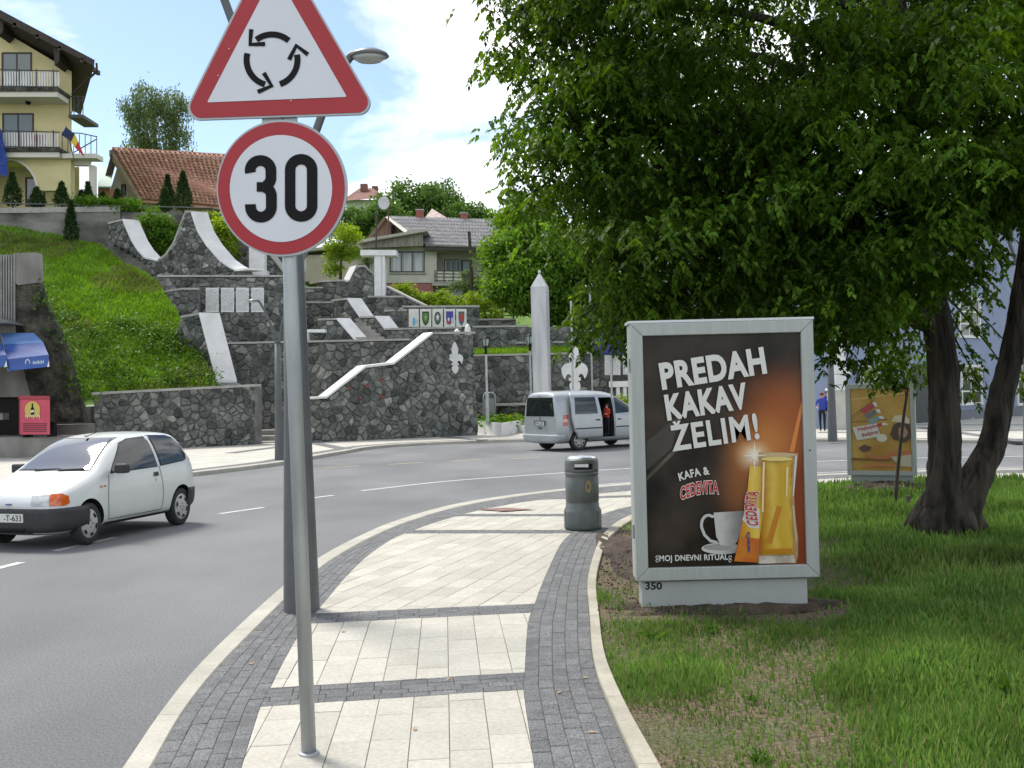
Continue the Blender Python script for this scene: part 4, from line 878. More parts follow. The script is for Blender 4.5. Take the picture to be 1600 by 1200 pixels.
# flags on the balcony
def tri_flag(label, poly_cols, d):
    t2 = thing('flag', label, 'flag', P(*poly_cols[0][0][0], d))
    for poly, c in poly_cols: MB().prism([P(x, y, d) + np.array((0, .15 * math.sin(x * .2 + y * .05), 0)) for x, y in poly], (0, .02, 0)).build('stripe', c, t2)
    return t2
fb, fy, frd = mat('flag_navy', (.015, .03, .10), rough=.8), mat('flag_yellow', (.62, .46, .04), rough=.8), mat('flag_red', (.50, .04, .05), rough=.8)
t2 = tri_flag('blue, yellow and red flag slanting from the middle balcony', [([(104, 199), (115, 208), (109, 220), (98, 212)], fb), ([(115, 208), (124, 222), (118, 231), (109, 220)], fy), ([(124, 222), (129, 238), (131, 245), (118, 231)], frd)], 52.6)
MB().tube([P(116, 250, 52.65), P(103, 197, 52.65)], .03, 6).build('staff', rail_m, t2)
t2 = tri_flag('dark blue starred flag at the left picture edge on the balcony', [([(-12, 196), (2, 200), (8, 240), (14, 272), (8, 277), (-14, 262)], mat('flag_blue', (.01, .035, .20), (.02, .05, .26), scale=4, rough=.8))], 52.6)
for x, y in ((-2, 212), (4, 228), (-4, 240), (8, 243), (3, 256)): MB().poly([P(x + 1.3 * math.sin(k * 1.2566 * 2), y - 1.3 * math.cos(k * 1.2566 * 2), 52.4) for k in (0, 1, 2, 3, 4)]).build('star', fy, t2)
MB().tube([P(-16, 280, 52.65), P(-14, 190, 52.65)], .03, 6).build('staff', rail_m, t2)

up_ = np.array((0, 0, 1.))
# ---- house with red tiled roof
tile_m = mat('clay_tiles', (.30, .145, .085), (.46, .27, .18), scale=1.4, rough=.85, isl_var=.28, hue=.012, bump=.2, bscale=14)
render_g = mat('grey_render', (.40, .37, .32), (.47, .44, .38), scale=1.3, rough=.9)
t = thing('tiled_house', 'low house with orange clay tile roof behind the conifers', 'house', P(230, 330, 62)); pl = Plane(150, 62, 232, 60.5)
part(pl, [(170, 345), (170, 305), (187, 247), (229, 312), (229, 345)], 0, .3, render_g, 'gable_wall', t)
window(pl, (190, 288, 197, 306), t, 1, fw=1.4); window(pl, (191, 262, 194, 268), t, 1, fw=.7)
ridge0, ridge1 = pl.hit(185, 236) + pl.n * .5, P(420, 248, 66); e0, e1 = pl.hit(231, 313) + pl.n * .5, P(430, 330, 62.5)
MB().prism([ridge0, e0, e0 + np.array((0, 0, -.35)), ridge0 + np.array((0, 0, -.35))], np.array((-.3, .25, 0))).build('verge', mat('verge_board', (.28, .21, .17), (.4, .33, .28), scale=4, rough=.9), t)
el0 = pl.hit(168, 298) + pl.n * .5; MB().prism([ridge0, el0, el0 + np.array((0, 0, -.3)), ridge0 + np.array((0, 0, -.3))], np.array((.25, .25, 0))).build('verge', mat('verge_dark', (.09, .065, .05), rough=.9), t)
rf = mk('roof', [ridge0 - up_ * .2, ridge1 - up_ * .2, e1 - up_ * .2, e0 - up_ * .2, ridge0 + np.array((0, 6, -4)), ridge1 + np.array((0, 6, -4))], [(0, 1, 2, 3), (0, 4, 5, 1)], tile_m, t)
def tile_field(r0, r1, e0, e1, nr, nc, m, parent, name='tile', hgt=.05):
    nrm = np.cross(r1 - r0, e0 - r0); nrm /= np.linalg.norm(nrm)
    if nrm[2] < 0: nrm = -nrm
    V = []
    for i in range(nr):
        f0, f1 = i / nr, (i + 1.12) / nr
        for j in range(nc):
            u0, u1 = (j + .03 + random.uniform(-.02, .02)) / nc, (j + .97) / nc; q = []
            for f, u, h in ((f0, u0, .015), (f0, u1, .015), (f1, u1, hgt), (f1, u0, hgt)): a, b = r0 + (e0 - r0) * f, r1 + (e1 - r1) * f; q.append(a + (b - a) * u + nrm * (h + random.uniform(0, .012)))
            V.append(q); b_ = [q[3], q[2], q[2] - nrm * hgt, q[3] - nrm * hgt]; V.append(b_)
            mid = (q[2] + q[3]) / 2 + nrm * hgt * .7; mt = (q[0] + q[1]) / 2 + nrm * hgt * .7; w_ = (q[1] - q[0]) * .22; V.append([mt - w_, mt + w_, mid + w_, mid - w_])
    return fast_quads(name, np.array(V), m, parent, kind='stuff')
tile_field(ridge0 + np.array((0, 0, .02)), ridge1 + np.array((0, 0, .02)), e0, e1, 18, 32, tile_m, t, 'tiles', .13)
MB().tube([ridge0 + np.array((0, 0, .05)), ridge1 + np.array((0, 0, .05))], .10, 6).build('ridge', tile_m, t); a = P(302, 253, 65.2); MB().tube([a, a + np.array((-.05, 0, .8))], .06, 6).build('vent_pipe', mat('rusty_pipe', (.12, .05, .035), rough=.8), t)
part(Plane(229, 61.2, 430, 62.8), [(229, 312), (430, 326), (430, 350), (229, 345)], 0, 3, render_g, 'side_wall', t)
# ---- green shed roof between the houses
t = thing('shed', 'small brick shed with green metal roof between the two left houses', 'shed', P(160, 320, 59)); pl = Plane(150, 59, 175, 59)
part(pl, rect(153, 294, 172, 330), 0, 2, mat('orange_brick', (.26, .10, .055), (.34, .15, .09), scale=6, rough=.9), 'wall', t); MB().prism([P(153, 294, 58.8), P(174, 294, 58.8), P(176, 262, 63), P(153, 270, 63)], (0, 0, .1)).build('roof', mat('green_metal', (.13, .25, .21), (.17, .29, .24), scale=3, rough=.6), t)

# ---- house with grey corrugated roof
grey_tile = mat('grey_corrugated', (.20, .195, .20), (.31, .305, .31), scale=1.6, rough=.9, isl_var=.16, bump=.2, bscale=10)
ren_m = mat('cream_render', (.47, .455, .40), (.54, .525, .47), scale=1., rough=.9, fine=.06, fscale=12); pink = mat('pink_plinth', (.30, .12, .11), (.35, .15, .135), scale=2, rough=.9)
t = thing('grey_roof_house', 'cream house with grey corrugated roof, balcony and wide dark window', 'house', P(680, 485, 68)); pl = Plane(470, 68, 850, 68)
part(pl, [(470, 396), (606, 384), (664, 384), (682, 390), (682, 442), (470, 442)], 0, 7, ren_m, 'wall', t); part(pl, rect(602, 443, 677, 492), -.02, 5, pink, 'plinth', t)
part(pl, [(682, 388), (850, 388), (850, 500), (682, 500)], -1.6, 5, ren_m, 'side_wall', t); part(pl, rect(678, 447, 850, 500), -.6, .8, ren_m, 'lower_wall', t)
w1 = window(pl, (609, 393, 663.5, 425.5), t, 3, fw=1.6, curtain=curtain_m); part(pl, rect(609, 425.8, 666, 428.2), .1, .2, cop_grey, 'sill', t)
window(pl, (692, 401, 719, 422.5), t, 3, fw=1.2, off=-1.58, curtain=mat('teal_curtain', (.16, .24, .22), (.24, .32, .3), scale=8, rough=.9)); window(pl, (720, 402, 733, 442), t, 1, fw=1.4, off=-1.58, name='door', glass=mat('teal_glass', (.11, .2, .18), rough=.15))
window(pl, (640, 457, 665, 466), t, 1, fw=.8, off=-.0); window(pl, (694, 463, 716, 471), t, 1, fw=.8, off=-.58); window(pl, (783, 465, 797, 490), t, 1, fw=.8, off=-.58)
part(pl, rect(676, 442, 850, 447), .3, 1.2, cop_grey, 'balcony_slab', t)
for k in range(8): x = 680 + k * 14.2; MB().tube(on(pl, [(x, 423.5), (x, 442)], .25), .03, 5).build('rail_post', rail_m, t)
for y in (423.5, 428, 433, 438.5): MB().tube(on(pl, [(679, y), (800, y + 2)], .25), .025, 5).build('rail', rail_m, t)
part(pl, rect(684, 424.5, 722, 441), .20, .05, trim_w, 'balcony_panel', t)
rb0, rb1 = P(604, 339, 73), P(830, 346, 73); re0, re1 = P(664, 384, 67.3), P(850, 389, 67.0); r_mid = P(637, 361, 70)
rf = mk('roof', [rb0 - up_ * .2, rb1 - up_ * .2, re1 - up_ * .2, re0 - up_ * .2, rb0 + np.array((0, 6, -2.5)), rb1 + np.array((0, 6, -2.5))], [(0, 1, 2, 3), (1, 0, 4, 5)], grey_tile, t); tile_field(rb0, rb1, re0, re1, 8, 46, grey_tile, t, 'roof_sheets', .12)
MB().prism([re0, re1, re1 - np.array((0, 0, .28)), re0 - np.array((0, 0, .28))], (0, .3, 0)).build('fascia', mat('dark_fascia', (.06, .055, .05), rough=.9), t)
MB().prism([P(602, 339, 72.2), P(606, 338, 72.2), P(637, 360, 69.5), P(633, 364, 69.5)], (0, .5, 0)).build('verge', trim_w, t)
MB().prism([P(603, 343, 72.8), P(636, 363, 72.8), P(574, 376, 72.8)], (0, .3, 0)).build('gable', mat('brown_board', (.16, .10, .07), (.23, .16, .11), scale=5, rough=.9, stretch=(6, 1, .3)), t)
MB().prism([P(600, 339, 72.5), P(604, 340, 72.5), P(576, 378, 72.5), P(568, 378, 72.5)], (0, .4, 0)).build('verge', mat('brown_verge', (.17, .12, .085), rough=.9), t)
MB().prism([P(611, 352, 72.4), P(617, 352, 72.4), P(617, 366, 72.4), P(611, 366, 72.4)], (0, .2, 0)).build('attic_window', black_m, t)
MB().prism([P(552, 376, 66.6), P(667, 357, 66.6), P(668, 361, 66.6), P(552, 381, 66.6)], (0, 3, 0)).build('porch_roof', mat('pale_fascia', (.36, .34, .29), (.44, .42, .36), scale=3, rough=.9), t)
MB().prism([P(560, 381, 67.0), P(660, 362, 67.0), P(661, 384, 67.0), P(560, 388, 67.0)], (0, .3, 0)).build('porch_gable', mat('stained_board', (.15, .135, .115), (.30, .28, .24), scale=3, rough=.9, stretch=(3, 1, .4)), t)
brick_r = mat('chimney_brick', (.24, .075, .06), (.31, .11, .09), scale=8, rough=.9)
for x, y in ((656, 338), (725, 343)): a = P(x, y, 73); ch = MB().box((a[0], a[1], a[2] + .05), (.5, .5, .7)).build('chimney', brick_r, t); MB().box((a[0], a[1], a[2] + .44), (.6, .6, .08)).build('chimney_cap', cop_grey, ch)
# left cream annex of that house
t = thing('annex', 'low cream annex with flat roof left of grey-roofed house', 'shed', P(515, 430, 64)); pl = Plane(470, 64, 560, 64); part(pl, rect(470, 398, 556, 440), 0, 4, mat('beige_render', (.40, .35, .28), (.46, .41, .33), scale=1.3, rough=.9), 'wall', t)
part(pl, [(462, 392), (560, 382), (560, 386), (462, 396.5)], .5, 5, MATS['pale_fascia'], 'roof', t); part(pl, rect(473, 398, 479, 425), .05, .1, trim_w, 'door', t)
# ---- far house with red hip roof
t = thing('hip_roof_house', 'pale green house with red hipped roof high on the hill', 'house', P(565, 345, 115)); pl = Plane(530, 115, 610, 115)
part(pl, rect(541, 312, 590, 370), 0, 8, mat('pale_green_render', (.42, .46, .42), (.48, .52, .48), scale=1, rough=.9), 'wall', t)
a, b, c_, d_ = P(535, 314, 114), P(600, 309, 114), P(600, 306, 126), P(538, 310, 126); p0, p1 = P(562, 294, 119), P(583, 294, 119)
rf = mk('roof', [a, b, c_, d_, p0, p1], [(0, 1, 5, 4), (1, 2, 5), (2, 3, 4, 5), (3, 0, 4)], mat('red_brown_tiles', (.15, .065, .05), (.21, .10, .075), scale=1.2, rough=.9), t); MB().box(P(569, 294, 118), (.8, .8, .9)).build('chimney', MATS['red_brown_tiles'], rf); MB().box(P(586, 296, 120), (.7, .7, .7)).build('chimney', MATS['red_brown_tiles'], rf)
window(pl, (575, 322, 583, 334), t, 1, fw=1)
t = thing('small_roof_house', 'small house with patched pale roof peeking above the grey roof', 'house', P(680, 350, 88)); q = [P(664, 340, 88), P(697, 340, 88), P(700, 341, 95), P(666, 341, 95)]; mk('roof', q + [P(675, 326, 91)], [(0, 1, 4), (1, 2, 4), (2, 3, 4), (3, 0, 4)], mat('patched_roof', (.36, .22, .19), (.46, .42, .38), scale=2.5, rough=.9), t); MB().prism([P(667, 340, 88.6), P(695, 340, 88.6), P(695, 365, 88.6), P(667, 365, 88.6)], (0, 5, 0)).build('wall', render_g, t)
# dish, poles
t = thing('satellite_dish', 'white satellite dish on thin pole above the grey roof', 'dish', P(607, 372, 70.5)); a = P(600, 318, 70.5); MB().tube([P(607, 376, 70.6), P(607, 312, 70.6)], .05, 6).build('pole', mat('rusty_pole', (.10, .05, .035), rough=.8), t)
vs = [tuple(a + np.array((0, -.05, 0)))]; n = 18
for i in range(1, 4):
    for k in range(n): an = 2 * math.pi * k / n; r_ = .46 * i / 3; vs.append((a[0] + r_ * .85 * math.cos(an), a[1] - .05 - .12 * (i / 3) ** 2, a[2] + r_ * math.sin(an)))
fs = [(0, 1 + k, 1 + (k + 1) % n) for k in range(n)] + [(1 + i * n + k, 1 + (i + 1) * n + k, 1 + (i + 1) * n + (k + 1) % n, 1 + i * n + (k + 1) % n) for i in range(2) for k in range(n)]
mk('dish', vs, fs, mat('dish_white', (.5, .5, .52), rough=.5), t, smooth=True).modifiers.new('s', 'SOLIDIFY').thickness = .02
for (x0, y0, x1, y1, d, r_, lab, m) in ((588, 395, 588, 322, 66, .07, 'thin dark pole rising beside the T pillar', rail_m), (741, 470, 733, 362, 58, .12, 'leaning dark wooden pole before the house balcony', dark_wood)):
    t = thing('pole', lab, 'pole', P(x0, y0, d)); MB().tube([P(x0, y0 + 25, d), P(x1, y1, d)], [r_, r_ * .75], 8).build('shaft', m, t); MB().tube([P(x1 - 1, y1 + 8, d - .1), P(x1 + 2, y1 + 12, d - .1)], .05, 6).build('fitting', rail_m, t)
t = thing('garden_fence', 'dark wooden garden fence below the house balcony', 'fence', P(770, 495, 56))
for k in range(4): x = 748 + k * 18; MB().tube([P(x, 502, 56), P(x, 484, 56)], .05, 5).build('post', dark_wood, t)
for y in (486, 492): MB().tube([P(745, y, 55.9), P(806, y + 1, 55.9)], .04, 5).build('rail', dark_wood, t)

# ---- blue building on the right
blue_w = mat('blue_render', (.205, .25, .35), (.24, .285, .39), scale=.8, rough=.9, fine=.04, fscale=20); white_tr = mat('white_trim', (.66, .66, .63), rough=.7)
t = thing('blue_building', 'pale blue building with white quoins and tall windows behind the trees', 'building', G(1400, 668)); pl = Plane(1321, 39, 1760, 56); up = np.array((0, 0, 1.))
def PL(x): r_ = pl.hit(x, 600); return r_
z_top = 9.6; a, b = PL(1304), PL(1760); a = np.array((a[0], a[1], 0)); b = np.array((b[0], b[1], 0)); MB().prism([a, b, b + up * z_top, a + up * z_top], -pl.n * 9).build('wall', blue_w, t)
MB().prism([a + pl.n * .04, b + pl.n * .04, b + up * .45 + pl.n * .04, a + up * .45 + pl.n * .04], -pl.n * .1).build('plinth', mat('grey_plinth', (.15, .16, .18), rough=.9), t)
k = 0; z = 0.03
while z < 9.2:
    hq = .42; l = 1.05 if k % 2 else .68; c = a + pl.e * -.03; MB().prism([c + up * z, c + pl.e * l + up * z, c + pl.e * l + up * (z + hq - .02), c + up * (z + hq - .02)], pl.n * .09).build('quoin', white_tr, t); z += hq; k += 1
def bwin(s, z0, z1, wd, cols, rows):
    c = a + pl.e * s; fw = .09
    o = MB()
    for (s0, s1, q0, q1) in [(0, wd, z0, z0 + fw), (0, wd, z1 - fw, z1), (0, fw, z0 + fw, z1 - fw), (wd - fw, wd, z0 + fw, z1 - fw)]: o.prism([c + pl.e * s0 + up * q0, c + pl.e * s1 + up * q0, c + pl.e * s1 + up * q1, c + pl.e * s0 + up * q1], pl.n * .08)
    o = o.build('window', white_tr, t)
    for i in range(cols):
        for j in range(rows):
            x0 = fw + (wd - 2 * fw) * i / cols; x1 = fw + (wd - 2 * fw) * (i + 1) / cols; y0 = z0 + fw + (z1 - z0 - 2 * fw) * j / rows; y1 = z0 + fw + (z1 - z0 - 2 * fw) * (j + 1) / rows; g = .035
            MB().poly([c + pl.e * u + up * v_ + pl.n * .02 for u, v_ in ((x0 + g, y0 + g), (x1 - g, y0 + g), (x1 - g, y1 - g), (x0 + g, y1 - g))]).build('pane', glass_dark, o)
    MB().prism([c + pl.e * fw + up * (z0 + fw), c + pl.e * (wd - fw) + up * (z0 + fw), c + pl.e * (wd - fw) + up * (z1 - fw), c + pl.e * fw + up * (z1 - fw)], pl.n * .015).build('glazing_bars', white_tr, o)
def s_of(px): return float((PL(px) - np.array((a[0], a[1], PL(px)[2]))) @ pl.e)
for x0, x1 in ((1345, 1372), (1500, 1533), (1588, 1625), (1660, 1700)):
    s0, s1 = s_of(x0), s_of(x1); dmid = PL((x0 + x1) / 2)[1]; zz = lambda y: 1.75 + (612 - .0245 * ((x0 + x1) / 2 - 800) - y) * dmid / F
    bwin(s0, zz(633), zz(570), s1 - s0, 2, 3); bwin(s0, zz(528), zz(465), s1 - s0, 2, 3)
s0 = s_of(1425); MB().prism([a + pl.e * s0, a + pl.e * (s0 + 1.7), a + pl.e * (s0 + 1.7) + up * 2.5, a + pl.e * s0 + up * 2.5], pl.n * .05).build('door', mat('dark_door', (.012, .013, .016), rough=.4), t)
MB().prism([a + up * z_top - pl.e * .3 + pl.n * .4, b + up * z_top + pl.n * .4, b + up * (z_top + .3) + pl.n * .4, a + up * (z_top + .3) - pl.e * .3 + pl.n * .4], -pl.n * 9.6).build('cornice', white_tr, t)
t = thing('awning_post', 'slim pale post standing before the blue building', 'post', G(1508, 655)); g0 = G(1509, 655); MB().tube([g0, g0 + up * 3.1], .16, 10).build('shaft', mat('post_grey', (.30, .30, .28), rough=.7), t); MB().box((g0[0], g0[1], .03), (.55, .55, .06)).build('base', cop_grey, t)
t = thing('gate_pier', 'pale stone gate pier beside the walking people', 'pier', G(1312, 672)); g0 = G(1313, 672) + np.array((0, .3, 0)); MB().box((g0[0], g0[1], .75), (.62, .4, 1.5)).build('shaft', mat('pier_stone', (.42, .41, .37), (.50, .49, .44), scale=3, rough=.85), t); MB().box((g0[0], g0[1], 1.54), (.72, .5, .08)).build('cap', white_tr, t)
t = thing('low_wall', 'pale low wall with dark bench beyond the leaning trunk', 'wall', G(1590, 648)); g0 = G(1600, 648); MB().box((g0[0], g0[1], .3), (3.4, .5, .6)).build('wall', white_st, t); MB().box((g0[0], g0[1] + .5, 1.0), (3.6, .2, .12)).build('rail', dark_wood, t)
# ---- pink brick block glimpsed through the crown, with neighbours to close the street
t = thing('brick_block', 'pink brick apartment block glimpsed through the maple crown', 'building', G(1230, 640)); pl2 = Plane(1140, 66, 1330, 66); brk = mat('pink_brick', (.36, .20, .15), (.44, .27, .21), scale=4, rough=.9)
a2 = pl2.hit(1140, 600); b2 = pl2.hit(1330, 600); a2[2] = b2[2] = 0; MB().prism([a2, b2, b2 + up * 13, a2 + up * 13], (0, 9, 0)).build('wall', brk, t)
for i in range(4):
    for j in range(4):
        x = a2[0] + 1 + i * 1.85; z = 1.2 + j * 3; o = MB().box((x + .6, 65.96, z + .75), (1.2, .1, 1.5)).build('window', white_tr, t); MB().box((x + .6, 65.88, z + .75), (1.0, .06, 1.3)).build('pane', glass_dark, o)
rf = MB().prism([a2 + up * 13 + np.array((-.5, -.5, 0)), b2 + up * 13 + np.array((.5, -.5, 0)), b2 + up * 15 + np.array((-1, 4, 0)), a2 + up * 15 + np.array((1, 4, 0))], (0, 0, .2)).build('roof', tile_m, t)

# ================================================================== kiosk corner on the left
t = thing('kiosk', 'drinks kiosk with corrugated metal wall and blue awnings at left edge', 'kiosk', P(20, 690, 33.5)); pl = Plane(-120, 33.6, 62, 33.9)
part(pl, rect(-160, 398, 24, 560), 0, .3, mat('metal_sheet', (.16, .16, .15), (.25, .25, .23), scale=4, rough=.6, stretch=(9, 1, .2)), 'metal_wall', t)
for k in range(26): x = -80 + k * 4.1; part(pl, rect(x, 399, x + 1.9, 512), .07, .07, mat('metal_rib', (.20, .20, .185), (.29, .29, .27), scale=3, rough=.55), 'rib', t)
part(pl, rect(-160, 580, 75, 690), -.5, .3, mat('kiosk_dark', (.016, .014, .012), rough=.9), 'back_wall', t); part(pl, [(-160, 575), (72, 575), (60, 620), (-160, 622)], -.2, .3, concrete_m, 'lintel', t)
part(pl, [(-40, 500), (0, 497), (36, 506), (37, 509), (-40, 510)], 1.3, 1.5, mat('kiosk_roof', (.12, .125, .12), rough=.7), 'roof_edge', t)
part(pl, rect(-160, 681, 140, 712), 1.3, 2.5, concrete_m, 'platform', t)
part(pl, rect(-160, 645, 20, 655), .8, .5, concrete_m, 'counter', t)
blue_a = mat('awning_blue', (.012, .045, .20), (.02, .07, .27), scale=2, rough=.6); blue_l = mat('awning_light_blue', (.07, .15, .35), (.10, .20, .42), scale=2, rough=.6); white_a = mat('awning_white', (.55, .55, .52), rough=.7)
def awning(label, x0, x1, xs, grp):
    ta = thing('awning', label, 'awning', P((x0 + x1) / 2, 580, 32), group=grp); A = lambda x, y, d: P(x, y, d)
    prof = [(521, 33.4), (537, 32.6), (556, 31.9), (574, 31.7)]; L_ = [(x0 + 6, 521), (x0 + 8, 539), (x0 + 10, 560), (x0 + 12, 580)]
    left = [P(x0 + [5, 10, 14, 17][k], prof[k][0] + [0, 2, 6, 6][k], prof[k][1]) for k in range(4)]; right = [P(x1 - [25, 10, 2, 0][k], prof[k][0] - [0, 1, 1, 1][k], prof[k][1]) for k in range(4)]
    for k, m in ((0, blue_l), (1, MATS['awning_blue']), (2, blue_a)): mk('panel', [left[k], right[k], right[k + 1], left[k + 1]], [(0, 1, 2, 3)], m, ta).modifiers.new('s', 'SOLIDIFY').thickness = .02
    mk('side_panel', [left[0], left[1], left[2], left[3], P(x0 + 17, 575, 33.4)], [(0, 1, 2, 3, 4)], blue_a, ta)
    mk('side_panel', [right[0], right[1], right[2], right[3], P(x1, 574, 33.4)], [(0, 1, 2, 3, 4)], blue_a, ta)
    for k in range(1, 3): MB().tube([left[k], right[k]], .018, 5).build('piping', white_a, ta)
    MB().tube(left, .015, 5).build('piping', white_a, ta)
    q = [left[3] * .06 + right[3] * .94, right[3], right[2] * .55 + right[3] * .45]; mk('corner_patch', [p + np.array((0, -.03, 0)) for p in q], [(0, 1, 2)], white_a, ta)
    return ta, left, right
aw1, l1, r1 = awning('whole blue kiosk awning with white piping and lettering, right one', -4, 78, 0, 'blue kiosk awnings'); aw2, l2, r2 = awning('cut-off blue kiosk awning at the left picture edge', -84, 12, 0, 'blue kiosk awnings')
aw_l, aw_r = l1, r1
# mossy sloping wall between the kiosk and the bank
t = thing('mossy_wall', 'dark mossy sloping wall end between kiosk and grassy bank', 'wall', P(90, 650, 33.7)); pl3 = Plane(20, 33.9, 140, 34.2)
part(pl3, [(22, 396), (60, 395), (62, 442), (30, 446), (22, 440)], .1, .5, concrete_m, 'cap_block', t); part(pl3, [(22, 447), (62, 443), (70, 470), (90, 510), (108, 560), (122, 612), (134, 660), (60, 660), (22, 520)], .05, .45, dark_conc, 'wall', t)
q = np.concatenate([pl3.hit(x, y) + np.array((.15, .1, 0)) + rng.normal(0, 1, (60, 3)) * np.array((.25, .2, .2)) for x, y in ((70, 462), (84, 490), (96, 520), (106, 545), (113, 570), (120, 592), (126, 612), (60, 480), (78, 530), (95, 580), (104, 600), (45, 455))])
o = fast_quads('creeper', leaves(q, .16, .09, .4), weed_leaf, t, kind='stuff')
# red drinks cooler
t = thing('drinks_cooler', 'pink-red drinks cooler with a bottle emblem beside the kiosk', 'cooler', P(50, 681, 32.6)); pl4 = Plane(20, 32.5, 78, 32.3); red_c = mat('cooler_red', (.50, .055, .10), (.55, .075, .12), scale=2, rough=.5)
bx = on(pl4, rect(32, 624, 78, 679)); MB().prism(bx, (-.42, .75, 0)).build('cabinet', red_c, t); MB().prism(on(pl4, rect(31, 618.5, 78.5, 623.5), .03), (-.44, .8, 0)).build('lid', mat('cooler_lid', (.36, .04, .06), rough=.5), t)
cir = [pl4.hit(51 + 12 * math.cos(a), 640 + 13 * math.sin(a)) + pl4.n * .012 for a in np.linspace(math.pi * .9, math.pi * 2.1, 14)]; 
MB().poly(cir + [pl4.hit(61, 652) + pl4.n * .012, pl4.hit(41, 652) + pl4.n * .012]).build('emblem_disc', mat('emblem_yellow', (.55, .42, .10), rough=.6), t)
MB().poly([pl4.hit(x, y) + pl4.n * .02 for x, y in ((50.3, 630), (52, 630), (52.3, 636), (54, 639), (54, 648), (48.6, 648), (48.6, 639), (50, 636))]).build('bottle_emblem', black_m, t)
MB().poly([pl4.hit(x, y) + pl4.n * .026 for x, y in ((48.8, 641), (53.8, 640), (53.8, 644), (48.8, 645))]).build('bottle_label', white_a, t)
for k in range(8): x = 39.5 + k * 3.1; MB().poly([pl4.hit(x, 648) + pl4.n * .02, pl4.hit(x + 2, 648) + pl4.n * .02, pl4.hit(x + 1, 654 + 3 * math.sin(k * 2)) + pl4.n * .02]).build('drip', white_a, t)
for r_ in range(5): part(pl4, rect(36, 661.5 + r_ * 3, 73, 662.8 + r_ * 3), .012, .02, mat('cooler_dark', (.12, .02, .03), rough=.7), 'vent_slat', t)
for x in (36, 74): part(pl4, rect(x - 2, 679, x + 2, 683), -.05, .4, black_m, 'foot', t)

# ================================================================== lettering
def text_geo(body, bold=0., space=1.):
    cu = bpy.data.curves.new('t', 'FONT'); cu.body = body; cu.offset = bold; cu.space_character = space; cu.resolution_u = 4; cu.fill_mode = 'FRONT'
    o = bpy.data.objects.new('t', cu); COL.objects.link(o); dg = bpy.context.evaluated_depsgraph_get(); me = bpy.data.meshes.new_from_object(o.evaluated_get(dg))
    V = np.array([v.co[:] for v in me.vertices]); Fs = [tuple(p.vertices) for p in me.polygons]; bpy.data.objects.remove(o); bpy.data.curves.remove(cu); bpy.data.meshes.remove(me); return V, Fs
def text_fit(body, o, U, Vv, m, name, parent, bold=.03, space=1., arch=0., ref=None):
    V, Fs = text_geo(body, bold, space); W_ = V if ref is None else text_geo(body, ref, space)[0]; lo, hi = W_.min(0), W_.max(0); u = (V[:, 0] - lo[0]) / (hi[0] - lo[0]); v = (V[:, 1] - lo[1]) / (hi[1] - lo[1])
    v = v + arch * (1 - (2 * u - 1) ** 2)
    return mk(name, o + u[:, None] * U + v[:, None] * Vv, Fs, m, parent)
def text_px(body, d, bl, br, tl, m, name, parent, pl=None, off=0., **k):
    f = (lambda p: P(p[0], p[1], d)) if pl is None else (lambda p: pl.hit(*p) + pl.n * off)
    o = f(bl); return text_fit(body, o, f(br) - o, f(tl) - o, m, name, parent, **k)
def stroke(path, wd, closed=False):
    path = [np.array(p, float) for p in path]; n = len(path); L_, R_ = [], []
    for i, p in enumerate(path):
        a = path[(i - 1) % n] if closed or i else p; b = path[(i + 1) % n] if closed or i < n - 1 else p; t = b - a; t /= np.linalg.norm(t); nn = np.array((-t[1], t[0])) * wd / 2; L_.append(p + nn); R_.append(p - nn)
    return L_, R_
def stroke_px(path, wd, d, m, name, parent, closed=False):
    L_, R_ = stroke(path, wd, closed); n = len(L_); vs = [P(*p, d) for p in L_ + R_]; fs = [(i, (i + 1) % n, (i + 1) % n + n, i + n) for i in range(n if closed else n - 1)]
    return mk(name, vs, fs, m, parent)
def arcp(cx, cy, rx, ry, a0, a1, n=14): return [(cx + rx * math.cos(R(a)), cy - ry * math.sin(R(a))) for a in np.linspace(a0, a1, n)]

# ================================================================== road sign
gs = G(483, 1178); ds = gs[1]; t = thing('road_sign', 'galvanised pole with red triangle roundabout sign above a round 30 sign', 'road sign', gs)
topp = P(440, 40, ds); pole_pts = [gs - np.array((0, 0, .05)), P(453, 410, ds), P(441.5, 120, ds)]
MB().tube(pole_pts, .036, 20, True).build('pole', steel_galv, t, smooth=False).data.polygons.foreach_set('use_smooth', [True] * 40 + [False, False])
bevel(MB().lathe([(.05, 0), (.05, .012), (.037, .014)], gs, 20).build('base_collar', steel_galv, t), .002)
df = ds - .05
def disc(cx, cy, r, d, m, name, th=0., n=72, e=1.0):
    pts = [P(cx + r * math.cos(2 * math.pi * k / n), cy + r * e * math.sin(2 * math.pi * k / n), d) for k in range(n)]
    return (MB().prism(pts, (0, th, 0)) if th else MB().poly(pts)).build(name, m, t)
EY = 1.045
back_m = mat('sign_back', (.36, .37, .38), rough=.5, metal=.5)
disc(440.5, 294, 102.2, df, back_m, 'round_plate', .018, e=EY)
disc(439.5, 294, 99, df - .003, red_m, 'red_ring', e=EY); disc(439, 294.5, 80, df - .006, white_paint, 'white_face', e=EY)
d3 = df - .009
